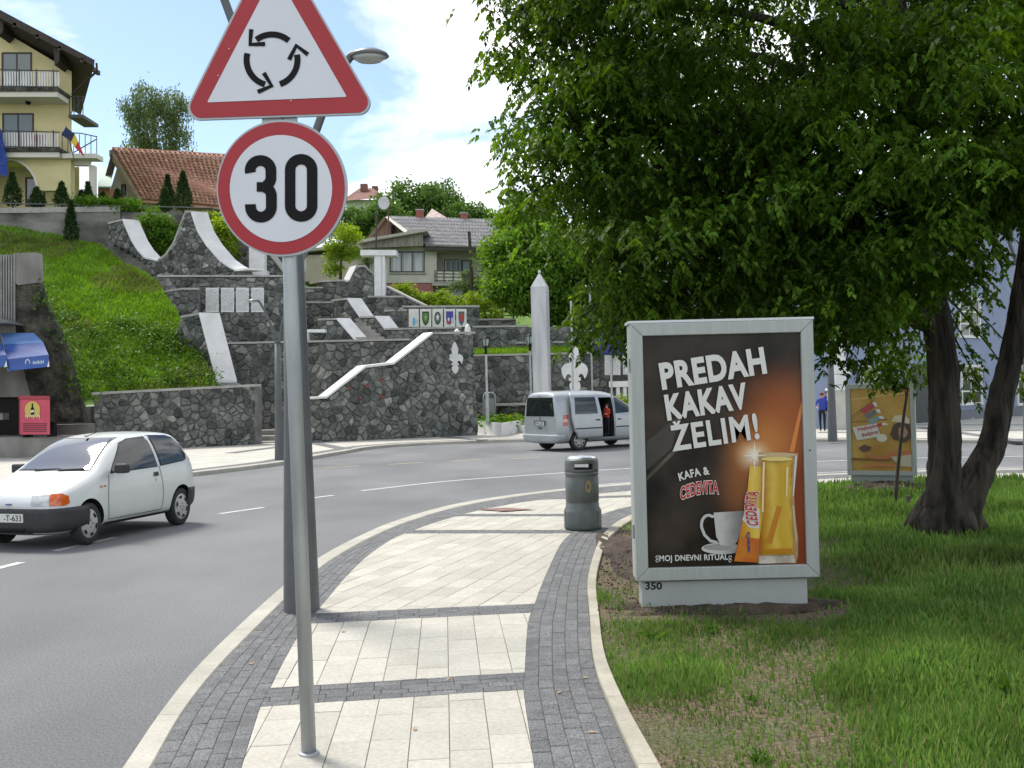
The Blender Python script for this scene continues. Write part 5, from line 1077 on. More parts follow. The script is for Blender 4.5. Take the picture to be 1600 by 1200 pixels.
def digit3():
    w_ = 17; p = arcp(407, 266, 16, 16.5, 180, 0, 14) + [(423, 272)] + arcp(411, 279, 12, 12, 0, -90, 8) ; low = arcp(409, 308, 15, 16, 90, 0, 8)
    a = [(391.5, 270)] + arcp(407, 266.5, 16.3, 15.8, 178, 0, 14) + [(423.3, 277)] + arcp(410.3, 277, 13, 14.5, -5, -75, 8)
    b = arcp(410, 306.5, 14, 14.5, 75, 5, 8) + [(424, 322)] + arcp(407.7, 323, 16.3, 16.2, 0, -178, 14) + [(391.3, 319)]
    stroke_px(a, w_, d3, black_m, 'digit_stroke', t); stroke_px(b, w_, d3 - .0006, black_m, 'digit_stroke', t); stroke_px([(401, 292), (417, 292)], 15, d3 - .0012, black_m, 'digit_stroke', t)
digit3()
o0 = arcp(470.5, 265.5, 17.2, 16.8, 0, 180, 16) + [(453.3, 293)] + arcp(470.5, 321.5, 17.2, 16.8, 180, 360, 16) + [(487.7, 293)]
stroke_px(o0, 16.5, d3, black_m, 'digit_stroke', t, closed=True)
def round_tri(c, r, n=8):
    c = [np.array(p, float) for p in c]; out_ = []
    for i in range(3):
        p, a, b = c[i], c[i - 1], c[(i + 1) % 3]; ua, ub = (a - p) / np.linalg.norm(a - p), (b - p) / np.linalg.norm(b - p); h = math.acos(np.clip(ua @ ub, -1, 1)) / 2; dd = r / math.tan(h)
        s0, s1 = p + ua * dd, p + ub * dd; ctr = p + (ua + ub) / np.linalg.norm(ua + ub) * r / math.sin(h); a0 = math.atan2(*(s0 - ctr)[::-1]); a1 = math.atan2(*(s1 - ctr)[::-1]); da = (a1 - a0 + math.pi) % (2 * math.pi) - math.pi
        out_ += [tuple(ctr + r * np.array((math.cos(a0 + da * k / n), math.sin(a0 + da * k / n)))) for k in range(n + 1)]
    return out_
tc_ = [(281, 188.5), (592, 178), (428, -106)]
def tri(c, r, d, m, name, th=0.):
    pts = [P(x, y, d) for x, y in round_tri(c, r)]; return (MB().prism(pts, (0, th, 0)) if th else MB().poly(pts)).build(name, m, t)
cen = np.mean(tc_, 0); shr = lambda k: [tuple(cen + (np.array(p) - cen) * k) for p in tc_]
tri(tc_, 19, df, back_m, 'triangle_plate', .018); tri(shr(.966), 17, df - .003, red_m, 'red_border'); tri([(323.5, 160), (542, 151.3), (429.5, -45)], 1.5, df - .006, white_paint, 'white_face')
def arrow(a0, a1, tip, b1, b2):
    c = (425, 93.5); stroke_px(arcp(c[0], c[1], 39.8, 39.8, a0, a1, 16), 9.5, d3, black_m, 'arrow_arc', t)
    z = lambda q: (270 + q[0] * .35, q[1] * .35)
    stroke_px([z(b1), z(tip), z(b2)], 7, d3 - .0006, black_m, 'arrow_head', t)
arrow(49, 128, (345, 198), (350, 130), (412, 196)); arrow(-72, 12, (551, 203), (519, 266), (603, 243)); arrow(165, 254, (441, 383), (406, 325), (379, 410))
for x, y in ((419, 187.5),): MB().box(P(x + 18, y - 3, ds - .025), (.17, .02, .05)).build('mounting_plate', back_m, t)
for y in (110, 165, 235, 350): a = P(441 + (y - 120) * .036, y, ds); MB().tube([a - np.array((0, 0, .016)), a + np.array((0, 0, .016))], .042, 16).build('clamp', steel_galv, t)
for x, y in ((358, 76), (341, 118), (455, 157)): disc(x, y, 1.5, d3, mat('rivet', (.55, .3, .3), rough=.4), 'rivet', n=8)

# ================================================================== big street lamps
def street_lamp(label, base, sc, sgn, r0=.147, hcol=3.35, group='twin-armed grey street lamps'):
    """column that tapers to hcol, a low arm with a lamp head on the side sgn and a tall arm on the other"""
    t = thing('street_lamp', label, 'street lamp', base, group=group); b = np.array(base); q = lambda x, z, y=0.: b + np.array((x * sgn, y, z)) * sc
    MB().tube([q(0, -.03), q(0, .0), q(0, 1.7), q(0, hcol)], [r0 * sc, r0 * sc, r0 * .72 * sc, r0 * .52 * sc], 24).build('column', lamp_grey, t, smooth=True)
    MB().tube([q(0, hcol - .02), q(0, hcol + .06)], [r0 * .56 * sc, r0 * .5 * sc], 20).build('collar', lamp_grey, t, smooth=True)
    MB().tube(catmull([q(.02, hcol - .3), q(.09, hcol + .22), q(.22, hcol + .62), q(.36, hcol + .95), q(.50, hcol + 1.19), q(.58, hcol + 1.21)], 4), .035 * sc, 10).build('low_arm', lamp_grey, t, smooth=True)
    MB().tube(catmull([q(-.02, hcol - .3), q(-.13, hcol + .45), q(-.33, hcol + 1.1), q(-.62, hcol + 1.95), q(-.95, hcol + 2.6), q(-1.35, hcol + 3.0)], 4), .035 * sc, 10).build('tall_arm', lamp_grey, t, smooth=True)
    head = mat('lamp_head', (.13, .135, .13), rough=.4); lens = mat('lamp_lens', (.42, .43, .42), rough=.15)
    for x, z, k in ((.66, hcol + 1.20, 1.), (-1.5, hcol + 3.02, 1.2)):
        h = MB().lathe([(.01, .055 * k * sc), (.09 * k * sc, .045 * k * sc), (.15 * k * sc, .015 * k * sc), (.165 * k * sc, -.006 * k * sc), (.15 * k * sc, -.016 * k * sc)], q(x, z), 24, 1.0, .8).build('lamp_head', head, t, smooth=True)
        MB().lathe([(.145 * k * sc, -.017 * k * sc), (.10 * k * sc, -.045 * k * sc), (.01, -.055 * k * sc)], q(x, z), 24, 1.0, .8).build('lens', lens, h, smooth=True)
    return t
gl = G(471.5, 953); street_lamp('tall dark twin-armed street lamp directly behind the road sign', gl, 1., 1)
street_lamp('far street lamp across the road, lamp head over the inscription plaques', G(437.5, 719), .98, -1)
street_lamp('street lamp on the right pavement beside the walking people', G(1301, 688), 1.0, 1); street_lamp('street lamp column cut by the right picture edge', G(1612, 735), 1.0, 1)

# ================================================================== litter bins
gold_m = mat('gold_badge', (.30, .23, .10), rough=.45)
def bin_(label, g, sc, gap=(-62, -118)):
    t = thing('litter_bin', label, 'bin', g, group='round grey litter bins with steel tops'); b = np.array(g); pr = [(.205, 0), (.226, .012), (.229, .04), (.229, .215), (.222, .238), (.203, .27), (.203, .316), (.196, .322), (.196, .335), (.203, .341), (.203, .633), (.196, .64), (.196, .652), (.203, .658), (.205, .70)]
    q = [(r * sc, z * sc) for r, z in pr]; MB().lathe(q, b, 40).build('body', bin_m, t, smooth=True)
    for k in range(6):
        a = k * math.pi / 3 + .35; MB().box((b[0] + .2245 * sc * math.cos(a), b[1] + .2245 * sc * math.sin(a), b[2] + .125 * sc), (.014 * sc, .02 * sc, .19 * sc), a).build('rib', bin_m, t)
    # hood with a slot at the front and one behind
    n = 48; zs = [.70, .735, .80, .835, .858]; rs = [.206, .206, .205, .203, .192]; vs = []; fs = []
    for r_, z in zip(rs, zs):
        for k in range(n): a = 2 * math.pi * k / n; vs.append((b[0] + r_ * sc * math.cos(a), b[1] + r_ * sc * math.sin(a), b[2] + z * sc))
    for i in range(len(zs) - 1):
        for k in range(n):
            a = math.degrees(2 * math.pi * (k + .5) / n); fr = 240 < a < 306; bk = 60 < a < 126
            if i == 1 and (fr or bk): continue
            fs.append((i * n + k, i * n + (k + 1) % n, (i + 1) * n + (k + 1) % n, (i + 1) * n + k))
    h = mk('hood', vs, fs, bin_m, t, smooth=True); sm_ = h.modifiers.new('s', 'SOLIDIFY'); sm_.thickness = .012 * sc; sm_.offset = -1
    MB().lathe([(.192 * sc, .0), (.185 * sc, .014 * sc), (.155 * sc, .030 * sc), (.08 * sc, .038 * sc), (.005, .040 * sc)], b + np.array((0, 0, .857 * sc)), 40).build('steel_top', metal_top, t, smooth=True)
    pts = []
    for k in range(20):
        a = 2 * math.pi * k / 20; th = R(-72) + .30 * math.cos(a) * .62; z = .53 + .075 * math.sin(a); pts.append((b[0] + .2055 * sc * math.cos(th), b[1] + .2055 * sc * math.sin(th), b[2] + z * sc))
    MB().poly(pts).build('badge', gold_m, t)
    for dth, z0, z1 in ((-.05, .50, .565), (.03, .50, .545)):
        th = R(-72) + dth; c_ = np.array((math.cos(th), math.sin(th), 0)); s_ = np.array((-math.sin(th), math.cos(th), 0)) * .009 * sc; p_ = b + c_ * .2085 * sc; MB().poly([p_ - s_ + up * z0 * sc, p_ + s_ + up * z0 * sc, p_ + s_ + up * z1 * sc, p_ - s_ + up * z1 * sc]).build('badge_figure', bin_m, t)
bin_('near dark grey litter bin with steel top on the pavement bend', G(911, 826), 1.035); bin_('far litter bin at the foot of the big stone wall', G(499.5, 688), 1.28)

# ================================================================== large advertising case
db = 7.8; gb = G(1130, 957); t = thing('advertising_case', 'large grey illuminated-type advertising case with dark coffee poster', 'billboard', (P(1132, 940, db)[0], db + .14, 0.))
xl, xr = P(989, 700, db)[0], P(1276, 700, db)[0]; zb_, zt_ = P(1132, 905.5, db)[2], P(1132, 502.5, db)[2]; th = .25; xm = (xl + xr) / 2
bevel(MB().box((xm, db + th / 2 + .04, (zb_ + zt_) / 2), (xr - xl - .006, th - .08, zt_ - zb_ - .004)).build('cabinet', alu_m, t), .008)
# door frame: four mitred aluminium bars round the poster opening
ox0, ox1, oz0, oz1 = P(1008.5, 700, db)[0], P(1256, 700, db)[0], P(1132, 885, db)[2], P(1132, 522, db)[2]
bars = [([(xl, zb_), (xr, zb_), (ox1, oz0), (ox0, oz0)], 'frame_bottom'), ([(xl, zt_), (ox0, oz1), (ox1, oz1), (xr, zt_)], 'frame_top'), ([(xl, zb_), (ox0, oz0), (ox0, oz1), (xl, zt_)], 'frame_side'), ([(ox1, oz0), (xr, zb_), (xr, zt_), (ox1, oz1)], 'frame_side')]
for q, nm in bars: bevel(MB().prism([(x, db, z) for x, z in q], (0, .04, 0)).build(nm, alu_m, t), .006)
bevel(MB().box((xm, db + th / 2 + .02, zt_ + .012), (xr - xl + .02, th + .02, .022)).build('top_cap', mat('pale_aluminium', (.55, .56, .56), rough=.4, metal=.4), t), .004)
for z in (zt_ - .38, zb_ + .33): MB().tube([(xl - .008, db + .05, z), (xl - .008, db + .05, z + .11)], .012, 8).build('hinge', alu_m, t)
MB().lathe([(.008, 0), (.008, .001)], (0, 0, 0), 12)
lk = P(1265.5, 703.5, db - .002); MB().poly([lk + np.array((.007 * math.cos(a), 0, .007 * math.sin(a))) for a in np.linspace(0, 6.28, 12)[:-1]]).build('lock', black_m, t)
bx0, bx1 = P(1003, 930, db + .05)[0], P(1262, 930, db + .05)[0]; bevel(MB().box(((bx0 + bx1) / 2, db + th / 2 + .02, (zb_ - .02) / 2 - .02), (bx1 - bx0, th - .06, zb_ - .005 + .04)).build('base', mat('painted_base', (.30, .315, .30), (.34, .355, .34), scale=2, rough=.6, fine=.03), t), .006)
text_px('350', db + .0485, (1008, 921.5), (1034.5, 921.5), (1008, 909.5), black_m, 'number', t, bold=.03)
# poster print
dp = db + .03
def poster_mat():
    m = bpy.data.materials.new('coffee_poster'); m.use_nodes = True; N, L = m.node_tree.nodes, m.node_tree.links; b = N['Principled BSDF']; b.inputs['Roughness'].default_value = .22; b.inputs['Specular IOR Level'].default_value = .2
    tcn = N.new('ShaderNodeTexCoord'); org = ORG[t.name]
    def spot(px, py, rx, rz):
        c = P(px, py, dp) - org; mp = N.new('ShaderNodeMapping'); mp.vector_type = 'POINT'; mp.inputs['Location'].default_value = (-c[0] / rx, 0, -c[2] / rz); mp.inputs['Scale'].default_value = (1 / rx, 0, 1 / rz)
        L.new(tcn.outputs['Object'], mp.inputs[0]); ln = N.new('ShaderNodeVectorMath'); ln.operation = 'LENGTH'; L.new(mp.outputs[0], ln.inputs[0]); mr = N.new('ShaderNodeMapRange'); mr.interpolation_type = 'SMOOTHERSTEP'; mr.inputs[1].default_value = 1; mr.inputs[2].default_value = 0; L.new(ln.outputs['Value'], mr.inputs[0]); return mr.outputs[0]
    nz = N.new('ShaderNodeTexNoise'); nz.inputs['Scale'].default_value = 2.2; nz.inputs['Detail'].default_value = 3; L.new(tcn.outputs['Object'], nz.inputs['Vector'])
    r0 = N.new('ShaderNodeValToRGB'); r0.color_ramp.elements[0].color = (.012, .009, .007, 1); r0.color_ramp.elements[1].color = (.045, .034, .027, 1); r0.color_ramp.elements[0].position = .38; r0.color_ramp.elements[1].position = .66; L.new(nz.outputs['Fac'], r0.inputs[0]); cur = r0.outputs[0]
    for (px, py, rx, rz, col, k) in ((1265, 800, .62, 1.25, (.23, .05, .016), .95), (1225, 650, .55, .55, (.36, .10, .025), .8), (1190, 700, .42, .40, (.52, .20, .05), .85), (1160, 760, .30, .42, (.34, .12, .035), .6), (1178, 712, .19, .17, (.72, .52, .32), .9), (1178, 712, .09, .085, (.82, .76, .64), 1.)):
        mxn = N.new('ShaderNodeMix'); mxn.data_type = 'RGBA'; ml = N.new('ShaderNodeMath'); ml.operation = 'MULTIPLY'; ml.inputs[1].default_value = k; L.new(spot(px, py, rx, rz), ml.inputs[0]); L.new(ml.outputs[0], mxn.inputs[0]); L.new(cur, mxn.inputs[6]); mxn.inputs[7].default_value = (*col, 1); cur = mxn.outputs[2]
    L.new(cur, b.inputs['Base Color']); return m
poster_m = poster_mat()
pq = [(ox0, oz0), (ox1, oz0), (ox1, oz1), (ox0, oz1)]; poster = mk('poster', [(x, dp, z) for x, z in pq], [(0, 1, 2, 3)], poster_m, t)
pr = lambda n, c, c2=None, **k: mat('print_' + n, c, c2, rough=.25, **k)
wht = pr('white', (.62, .61, .57)); lay_n = [0]
def printed(pts, m, name='printed_shape'): lay_n[0] += 1; return MB().poly([P(x, y, dp - .0012 * lay_n[0]) for x, y in pts]).build(name, m, poster)
def ptext(body, bl, br, tl, m, **k): lay_n[0] += 1; return text_px(body, dp - .0012 * lay_n[0], bl, br, tl, m, 'lettering', poster, **k)
# faint folds of light at the left, glass, cup, sachet
printed([(1010, 690), (1060, 650), (1050, 700), (1010, 735)], pr('smoke', (.06, .048, .04), (.03, .024, .02), scale=3)); printed([(1010, 745), (1055, 700), (1058, 705), (1010, 752)], pr('smoke2', (.09, .07, .055), (.04, .03, .024), scale=6))
printed([(1252, 627), (1256, 627), (1241, 706), (1233, 706)], pr('straw', (.60, .19, .03)))
gl_r = [(1247, 708), (1244, 740), (1241, 775), (1243, 810), (1247, 840), (1247, 868), (1244, 880)]; printed([(1186, 706)] + gl_r + [(1184, 880)], pr('glass', (.36, .20, .08), (.46, .33, .16), scale=5))
def grad_mat(name, x0, x1, stops, zfade=None):
    m = bpy.data.materials.new(name); m.use_nodes = True; N, L = m.node_tree.nodes, m.node_tree.links; b = N['Principled BSDF']; b.inputs['Roughness'].default_value = .25; tcn = N.new('ShaderNodeTexCoord'); sp = N.new('ShaderNodeSeparateXYZ'); L.new(tcn.outputs['Object'], sp.inputs[0])
    o_ = ORG[t.name]; a, c = P(x0, 790, dp)[0] - o_[0], P(x1, 790, dp)[0] - o_[0]; mr = N.new('ShaderNodeMapRange'); mr.inputs[1].default_value = a; mr.inputs[2].default_value = c; L.new(sp.outputs[0], mr.inputs[0]); nz = N.new('ShaderNodeTexNoise'); nz.inputs['Scale'].default_value = 9; L.new(tcn.outputs['Object'], nz.inputs['Vector'])
    ad = N.new('ShaderNodeMath'); ad.operation = 'MULTIPLY_ADD'; ad.inputs[1].default_value = .35; L.new(nz.outputs['Fac'], ad.inputs[0]); sb = N.new('ShaderNodeMath'); sb.operation = 'SUBTRACT'; sb.inputs[1].default_value = .17; L.new(mr.outputs[0], ad.inputs[2]); L.new(ad.outputs[0], sb.inputs[0])
    r = N.new('ShaderNodeValToRGB'); e = r.color_ramp.elements; e[0].position, e[0].color = stops[0][0], (*stops[0][1], 1); e[1].position, e[1].color = stops[-1][0], (*stops[-1][1], 1)
    for p, c_ in stops[1:-1]: q = e.new(p); q.color = (*c_, 1)
    L.new(sb.outputs[0], r.inputs[0]); L.new(r.outputs[0], b.inputs['Base Color']); return m
juice = grad_mat('print_juice', 1186, 1241, [(0, (.34, .12, .008)), (.18, (.48, .24, .012)), (.42, (.60, .42, .06)), (.6, (.52, .31, .02)), (.85, (.55, .36, .04)), (1, (.33, .14, .01))]); printed([(1190, 716), (1240, 714), (1238, 740), (1236, 778), (1238, 812), (1241, 840), (1240, 866), (1186, 868)], juice)
printed([(1214, 790), (1222, 792), (1206, 850), (1197, 848)], pr('straw_in', (.46, .17, .015))); printed([(1186, 869), (1240, 867), (1243, 879), (1186, 881)], pr('glass_foot', (.20, .13, .08), (.55, .50, .42), scale=9)); printed([(1242.5, 712), (1245.5, 712), (1240, 775), (1238.5, 775)], wht); printed([(1238, 790), (1240.5, 790), (1245, 845), (1243, 845)], pr('rim', (.5, .42, .28)))
printed(arcp(1214, 711, 30, 4, 0, 350, 24), pr('glass_rim', (.50, .36, .2)))
cupm = grad_mat('print_cup', 1110, 1162, [(0, (.50, .49, .46)), (.3, (.46, .45, .43)), (.7, (.24, .23, .22)), (1, (.14, .13, .12))]); sa = arcp(1128, 857, 32, 9, 0, 350, 26); printed(sa, cupm); printed(arcp(1127, 855, 28, 5, 0, 350, 24), pr('saucer_in', (.28, .27, .26)))
printed([(1115, 801), (1162, 798), (1160, 820), (1152, 846), (1146, 853), (1126, 852), (1119, 838)], cupm)
L_, R_ = stroke([(1120, 806)] + arcp(1107, 820, 11, 15, 60, 200, 10) + [(1101, 836), (1110, 845), (1121, 848)], 4.5); printed(L_ + R_[::-1], pr('handle', (.47, .46, .44)))
sach = grad_mat('print_sachet', 1150, 1197, [(0, (.42, .10, .01)), (.35, (.58, .30, .02)), (.6, (.66, .48, .07)), (1, (.46, .16, .012))]); printed([(1172, 727), (1197, 731), (1194, 790), (1186, 845), (1183, 879), (1147, 877), (1160, 815), (1168, 765)], sach); printed([(1158, 838), (1187, 842), (1183, 879), (1147, 877)], pr('sachet_foot', (.44, .085, .012), (.56, .20, .02), scale=5)); printed([(1160, 812), (1166, 790), (1187, 795), (1186, 826), (1170, 824)], wht)
redp = pr('red', (.44, .012, .018)); 
ptext('PREDAH', (1035, 609.5), (1199, 583.5), (1028.5, 567.5), wht, bold=.044, space=1.1); ptext('KAKAV', (1043, 658), (1170.5, 638), (1037, 617), wht, bold=.044, space=1.1); ptext('ZELIM!', (1051, 706), (1187.5, 686), (1045, 665), wht, bold=.028, space=1.1); printed([(1050.5, 659), (1055, 658.2), (1057.5, 661.5), (1059, 657.4), (1063.5, 656.6), (1060, 666), (1055.5, 666.8)], wht)
ptext('KAFA &', (1062, 752), (1109.5, 741.5), (1059, 739.5), wht, bold=.03, space=1.08, arch=.12)
def logo(bl, br, tl):
    ptext('CEDEVITA', bl, br, tl, wht, bold=.075, space=1.1, arch=.22, ref=.03); ptext('CEDEVITA', bl, br, tl, redp, bold=.03, space=1.1, arch=.22)
logo((1063.5, 782), (1123, 772), (1062.5, 762)); logo((1186.5, 822), (1186.5, 768), (1168, 820)); ptext('naran\u010da', (1172.5, 863), (1171.5, 831), (1166, 862.5), pr('navy', (.02, .04, .18)), bold=.03)
ptext('MOJ DNEVNI RITUAL', (1030.5, 880), (1138, 877.5), (1030, 867.8), wht, bold=.022, space=1.06)
for x in (1027, 1141):
    for dy in (-3.5, 2): L_, R_ = stroke(arcp(x, 874 + dy, 2.2, 2.2, 0, 320, 9), 1); printed(L_ + R_[::-1], wht, 'flourish')
printed(arcp(1214, 717, 25, 3.2, 0, 350, 22), pr('juice_top', (.66, .52, .16))); printed([(1192, 722), (1195, 722), (1193, 800), (1190.5, 800)], pr('glint', (.72, .62, .36))); printed([(1229, 730), (1231.5, 730), (1230, 776), (1228.5, 776)], pr('glint', (.72, .62, .36))); printed([(1202, 858), (1236, 857), (1238, 864), (1200, 866)], pr('juice_low', (.42, .17, .01)))
for a_, l_ in ((0, 20), (.9, 12), (1.57, 24), (2.3, 13)):
    c_, s_ = math.cos(a_), math.sin(a_); printed([(1179 + c_ * l_, 712 + s_ * l_), (1179 - s_ * 1.6, 712 + c_ * 1.6), (1179 - c_ * l_, 712 - s_ * l_), (1179 + s_ * 1.6, 712 - c_ * 1.6)], pr('flare', (.80, .72, .56)))
gp = mat('poster_glass', (.5, .5, .5), rough=.02)

# ================================================================== smaller advertising case
g2 = G(1380, 766); d2 = 16.6; rot = R(-24); t = thing('advertising_case', 'smaller advertising case with yellow sweets poster behind the sapling', 'billboard', (P(1379, 760, d2)[0], d2, 0), rot, local=True)
Wd = 1.08; z0, z1 = P(1374, 742, d2)[2], P(1374, 600, d2)[2]; yf = -.11
bevel(MB().box((0, 0, (z0 + z1) / 2), (Wd, .2, z1 - z0)).build('cabinet', alu_m, t), .006); fw = .075
for c, s in (((0, yf, z0 + fw / 2), (Wd, .03, fw)), ((0, yf, z1 - fw / 2), (Wd, .03, fw))): bevel(MB().box(c, s).build('frame_bar', alu_m, t), .004)
for sx in (-1, 1): bevel(MB().box((sx * (Wd / 2 - fw / 2), yf, (z0 + z1) / 2), (fw, .03, z1 - z0 - 2 * fw - .002)).build('frame_bar', alu_m, t), .004)
MB().box((0, 0, z1 + .008), (Wd + .02, .24, .014)).build('top_cap', MATS['pale_aluminium'], t); MB().box((0, 0, z0 / 2 - .02), (Wd - .12, .15, z0 + .03)).build('base', MATS['painted_base'], t)
pw, ph = Wd - 2 * fw, z1 - z0 - 2 * fw; pz0 = z0 + fw; poster2 = mk('poster', [(-pw / 2, yf + .006, pz0), (pw / 2, yf + .006, pz0), (pw / 2, yf + .006, pz0 + ph), (-pw / 2, yf + .006, pz0 + ph)], [(0, 1, 2, 3)], pr('amber', (.36, .19, .035), (.50, .31, .075), scale=2.2), t)
ly = [0]
def p2(pts, m, name='printed_shape'): ly[0] += 1; return mk(name, [(-pw / 2 + u * pw, yf + .006 - .0015 * ly[0], pz0 + v * ph) for u, v in pts], [tuple(range(len(pts)))], m, poster2)
for a, b in (((0, .62), (.32, .80)), ((0, .66), (.42, .88)), ((0, .60), (.62, .63))): p2([(a[0], a[1]), (b[0], b[1]), (b[0], b[1] - .012), (a[0], a[1] - .012)], pr('line', (.22, .11, .03)))
p2([(0, .88), (.95, .95), (1, .96), (1, .94), (0, .86)], pr('pale_sweep', (.55, .38, .14)))
for k, c in enumerate(((.40, .05, .07), (.14, .15, .17), (.16, .30, .33), (.42, .04, .04))): yb = .77 - k * .065; xb = .17 + k * .055; p2([(xb, yb - .03), (xb + .20, yb + .06 - k * .016), (xb + .25 - .02 * k, yb + .01 - k * .01), (xb + .06, yb - .075)], pr('pack%d' % k, c)); p2([(xb + .2, yb + .06 - k * .016), (xb + .27, yb + .065 - k * .02), (xb + .29, yb + .01 - k * .01), (xb + .25 - .02 * k, yb + .01 - k * .01)], wht)
p2([(.03, .53), (.44, .58), (.50, .42), (.10, .37)], pr('card', (.56, .54, .50)))
ly[0] += 1; o_ = np.array((-pw / 2 + .13 * pw, yf + .006 - .0015 * ly[0], pz0 + .47 * ph)); text_fit('Najljep\u0161e', o_, np.array((.33 * pw, 0, .05 * ph)), np.array((-.02 * pw, 0, .055 * ph)), pr('cherry', (.40, .03, .04)), 'lettering', poster2, bold=.02)
ly[0] += 1; o_ = np.array((-pw / 2 + .19 * pw, yf + .006 - .0015 * ly[0], pz0 + .40 * ph)); text_fit('\u017eeljice', o_, np.array((.28 * pw, 0, .045 * ph)), np.array((-.02 * pw, 0, .055 * ph)), pr('cherry', (.4, .03, .04)), 'lettering', poster2, bold=.02)
p2([(.52 + .09 * math.cos(a), .40 + .05 * math.sin(a)) for a in np.linspace(0, 6.1, 16)], pr('ball', (.58, .56, .42)))
p2([(.66, .44), (.72, .56), (.84, .60), (.98, .56), (1, .40), (.9, .34), (.72, .38)], pr('hair', (.075, .045, .03))); p2([(.80, .52), (.90, .54), (.96, .46), (.9, .40), (.80, .43)], pr('skin', (.36, .19, .12))); p2([(.68, .60), (.74, .67), (.9, .68), (.99, .62), (.98, .57), (.8, .59)], pr('cap', (.58, .50, .33)))
p2([(.12, .28), (.22, .32), (.34, .29), (.30, .24), (.18, .23)], pr('dark_sweets', (.10, .05, .04))); p2([(.22, .22), (.45, .17), (.75, .24), (1, .25), (1, .20), (.7, .17), (.45, .13), (.30, .16)], pr('ribbon', (.44, .15, .06))); p2([(.0, .16), (.65, .14), (.66, .12), (0, .13)], pr('shelf', (.17, .09, .03))); p2([(.66, .17), (1, .2), (1, .05), (.8, .06)], pr('apron', (.45, .40, .30))); p2([(.25, .06), (.4, .10), (.75, .08), (.76, .05), (.4, .06), (.28, .02)], pr('ribbon2', (.46, .17, .07)))

# kiosk awning lettering (front valance of the right awning)
u_ = aw_r[2] - aw_l[2]; o_ = aw_l[3] * .38 + aw_r[3] * .62 + (aw_l[2] - aw_l[3]) * .35 + np.array((0, -.03, 0)); mat('awning_letter', (.4, .48, .5), rough=.7)
for k in range(7): a_ = o_ + u_ * (.27 * k / 7); mk('lettering', [a_, a_ + u_ * .024, a_ + u_ * .030 + (aw_l[2] - aw_l[3]) * (.2 + .12 * (k % 3 == 0)), a_ + u_ * .008 + (aw_l[2] - aw_l[3]) * (.2 + .1 * (k % 2))], [(0, 1, 2, 3)], MATS['awning_letter'], aw1)
L_, R_ = stroke(arcp(0, 0, 1, 1.3, 250, -20, 10), .5); o_ = aw_l[3] * .5 + aw_r[3] * .5 + (aw_l[2] - aw_l[3]) * .5 + np.array((0, -.03, 0)); mk('emblem', [o_ + np.array((p[0] * .07, 0, -p[1] * .09)) for p in L_ + R_[::-1]], [tuple(range(len(L_ + R_)))], MATS['awning_letter'], aw1)

# ================================================================== vehicles
def loft_body(st, sub=3):
    vs = []; fs = []
    for (x, z0, zb, zt, w_, wb, wr) in st:
        zm = z0 + (zb - z0) * .55; half_ = [(w_ * .86, z0), (w_ * .985, z0 + (zb - z0) * .16), (w_, zm), (wb, zb), ((wb + wr) / 2 + .012, (zb + zt) / 2), (wr, zt - (zt - zb) * .10), (wr * .72, zt - .004)]
        ring = [(0, z0)] + half_ + [(0, zt + .012)] + [(-y, z) for y, z in half_[::-1]]
        vs += [(x, y, z) for y, z in ring]
    n = 16
    for i in range(len(st) - 1):
        for k in range(n): fs.append((i * n + k, i * n + (k + 1) % n, (i + 1) * n + (k + 1) % n, (i + 1) * n + k))
    for base, rev in ((0, False), ((len(st) - 1) * n, True)):       # quad caps
        for k in range(7):
            q = (base + k, base + k + 1, base + 15 - k, base + (16 - k) % 16) if k else (base, base + 1, base + 15)
            fs.append(q[::-1] if not rev else q)
        # last quad closes at the top vertex
        fs.append(((base + 7, base + 8, base + 9) if rev else (base + 9, base + 8, base + 7)))
    me = bpy.data.meshes.new('b'); me.from_pydata(vs, [], fs); bm = bmesh.new(); bm.from_mesh(me); bmesh.ops.remove_doubles(bm, verts=bm.verts, dist=1e-5); bmesh.ops.recalc_face_normals(bm, faces=bm.faces); bm.to_mesh(me); bm.free()
    o = bpy.data.objects.new('b', me); COL.objects.link(o); m_ = o.modifiers.new('s', 'SUBSURF'); m_.levels = sub; m_.render_levels = sub
    ev = bpy.data.meshes.new_from_object(o.evaluated_get(bpy.context.evaluated_depsgraph_get())); bpy.data.objects.remove(o); return ev
def cutter(mb, m): me = bpy.data.meshes.new('c'); me.from_pydata(mb.v, [], mb.f); me.materials.append(m); bm = bmesh.new(); bm.from_mesh(me); bmesh.ops.recalc_face_normals(bm, faces=bm.faces); bm.to_mesh(me); bm.free(); o = bpy.data.objects.new('c', me); COL.objects.link(o); return o
def ycyl(x, y0, y1, z, r, n=28):
    mb = MB(); vs = [(x + r * math.cos(2 * math.pi * k / n), y, z + r * math.sin(2 * math.pi * k / n)) for y in (y0, y1) for k in range(n)]
    return mb.add(vs, [tuple(range(n)), tuple(range(n, 2 * n))[::-1]] + [(k, (k + 1) % n, (k + 1) % n + n, k + n) for k in range(n)])
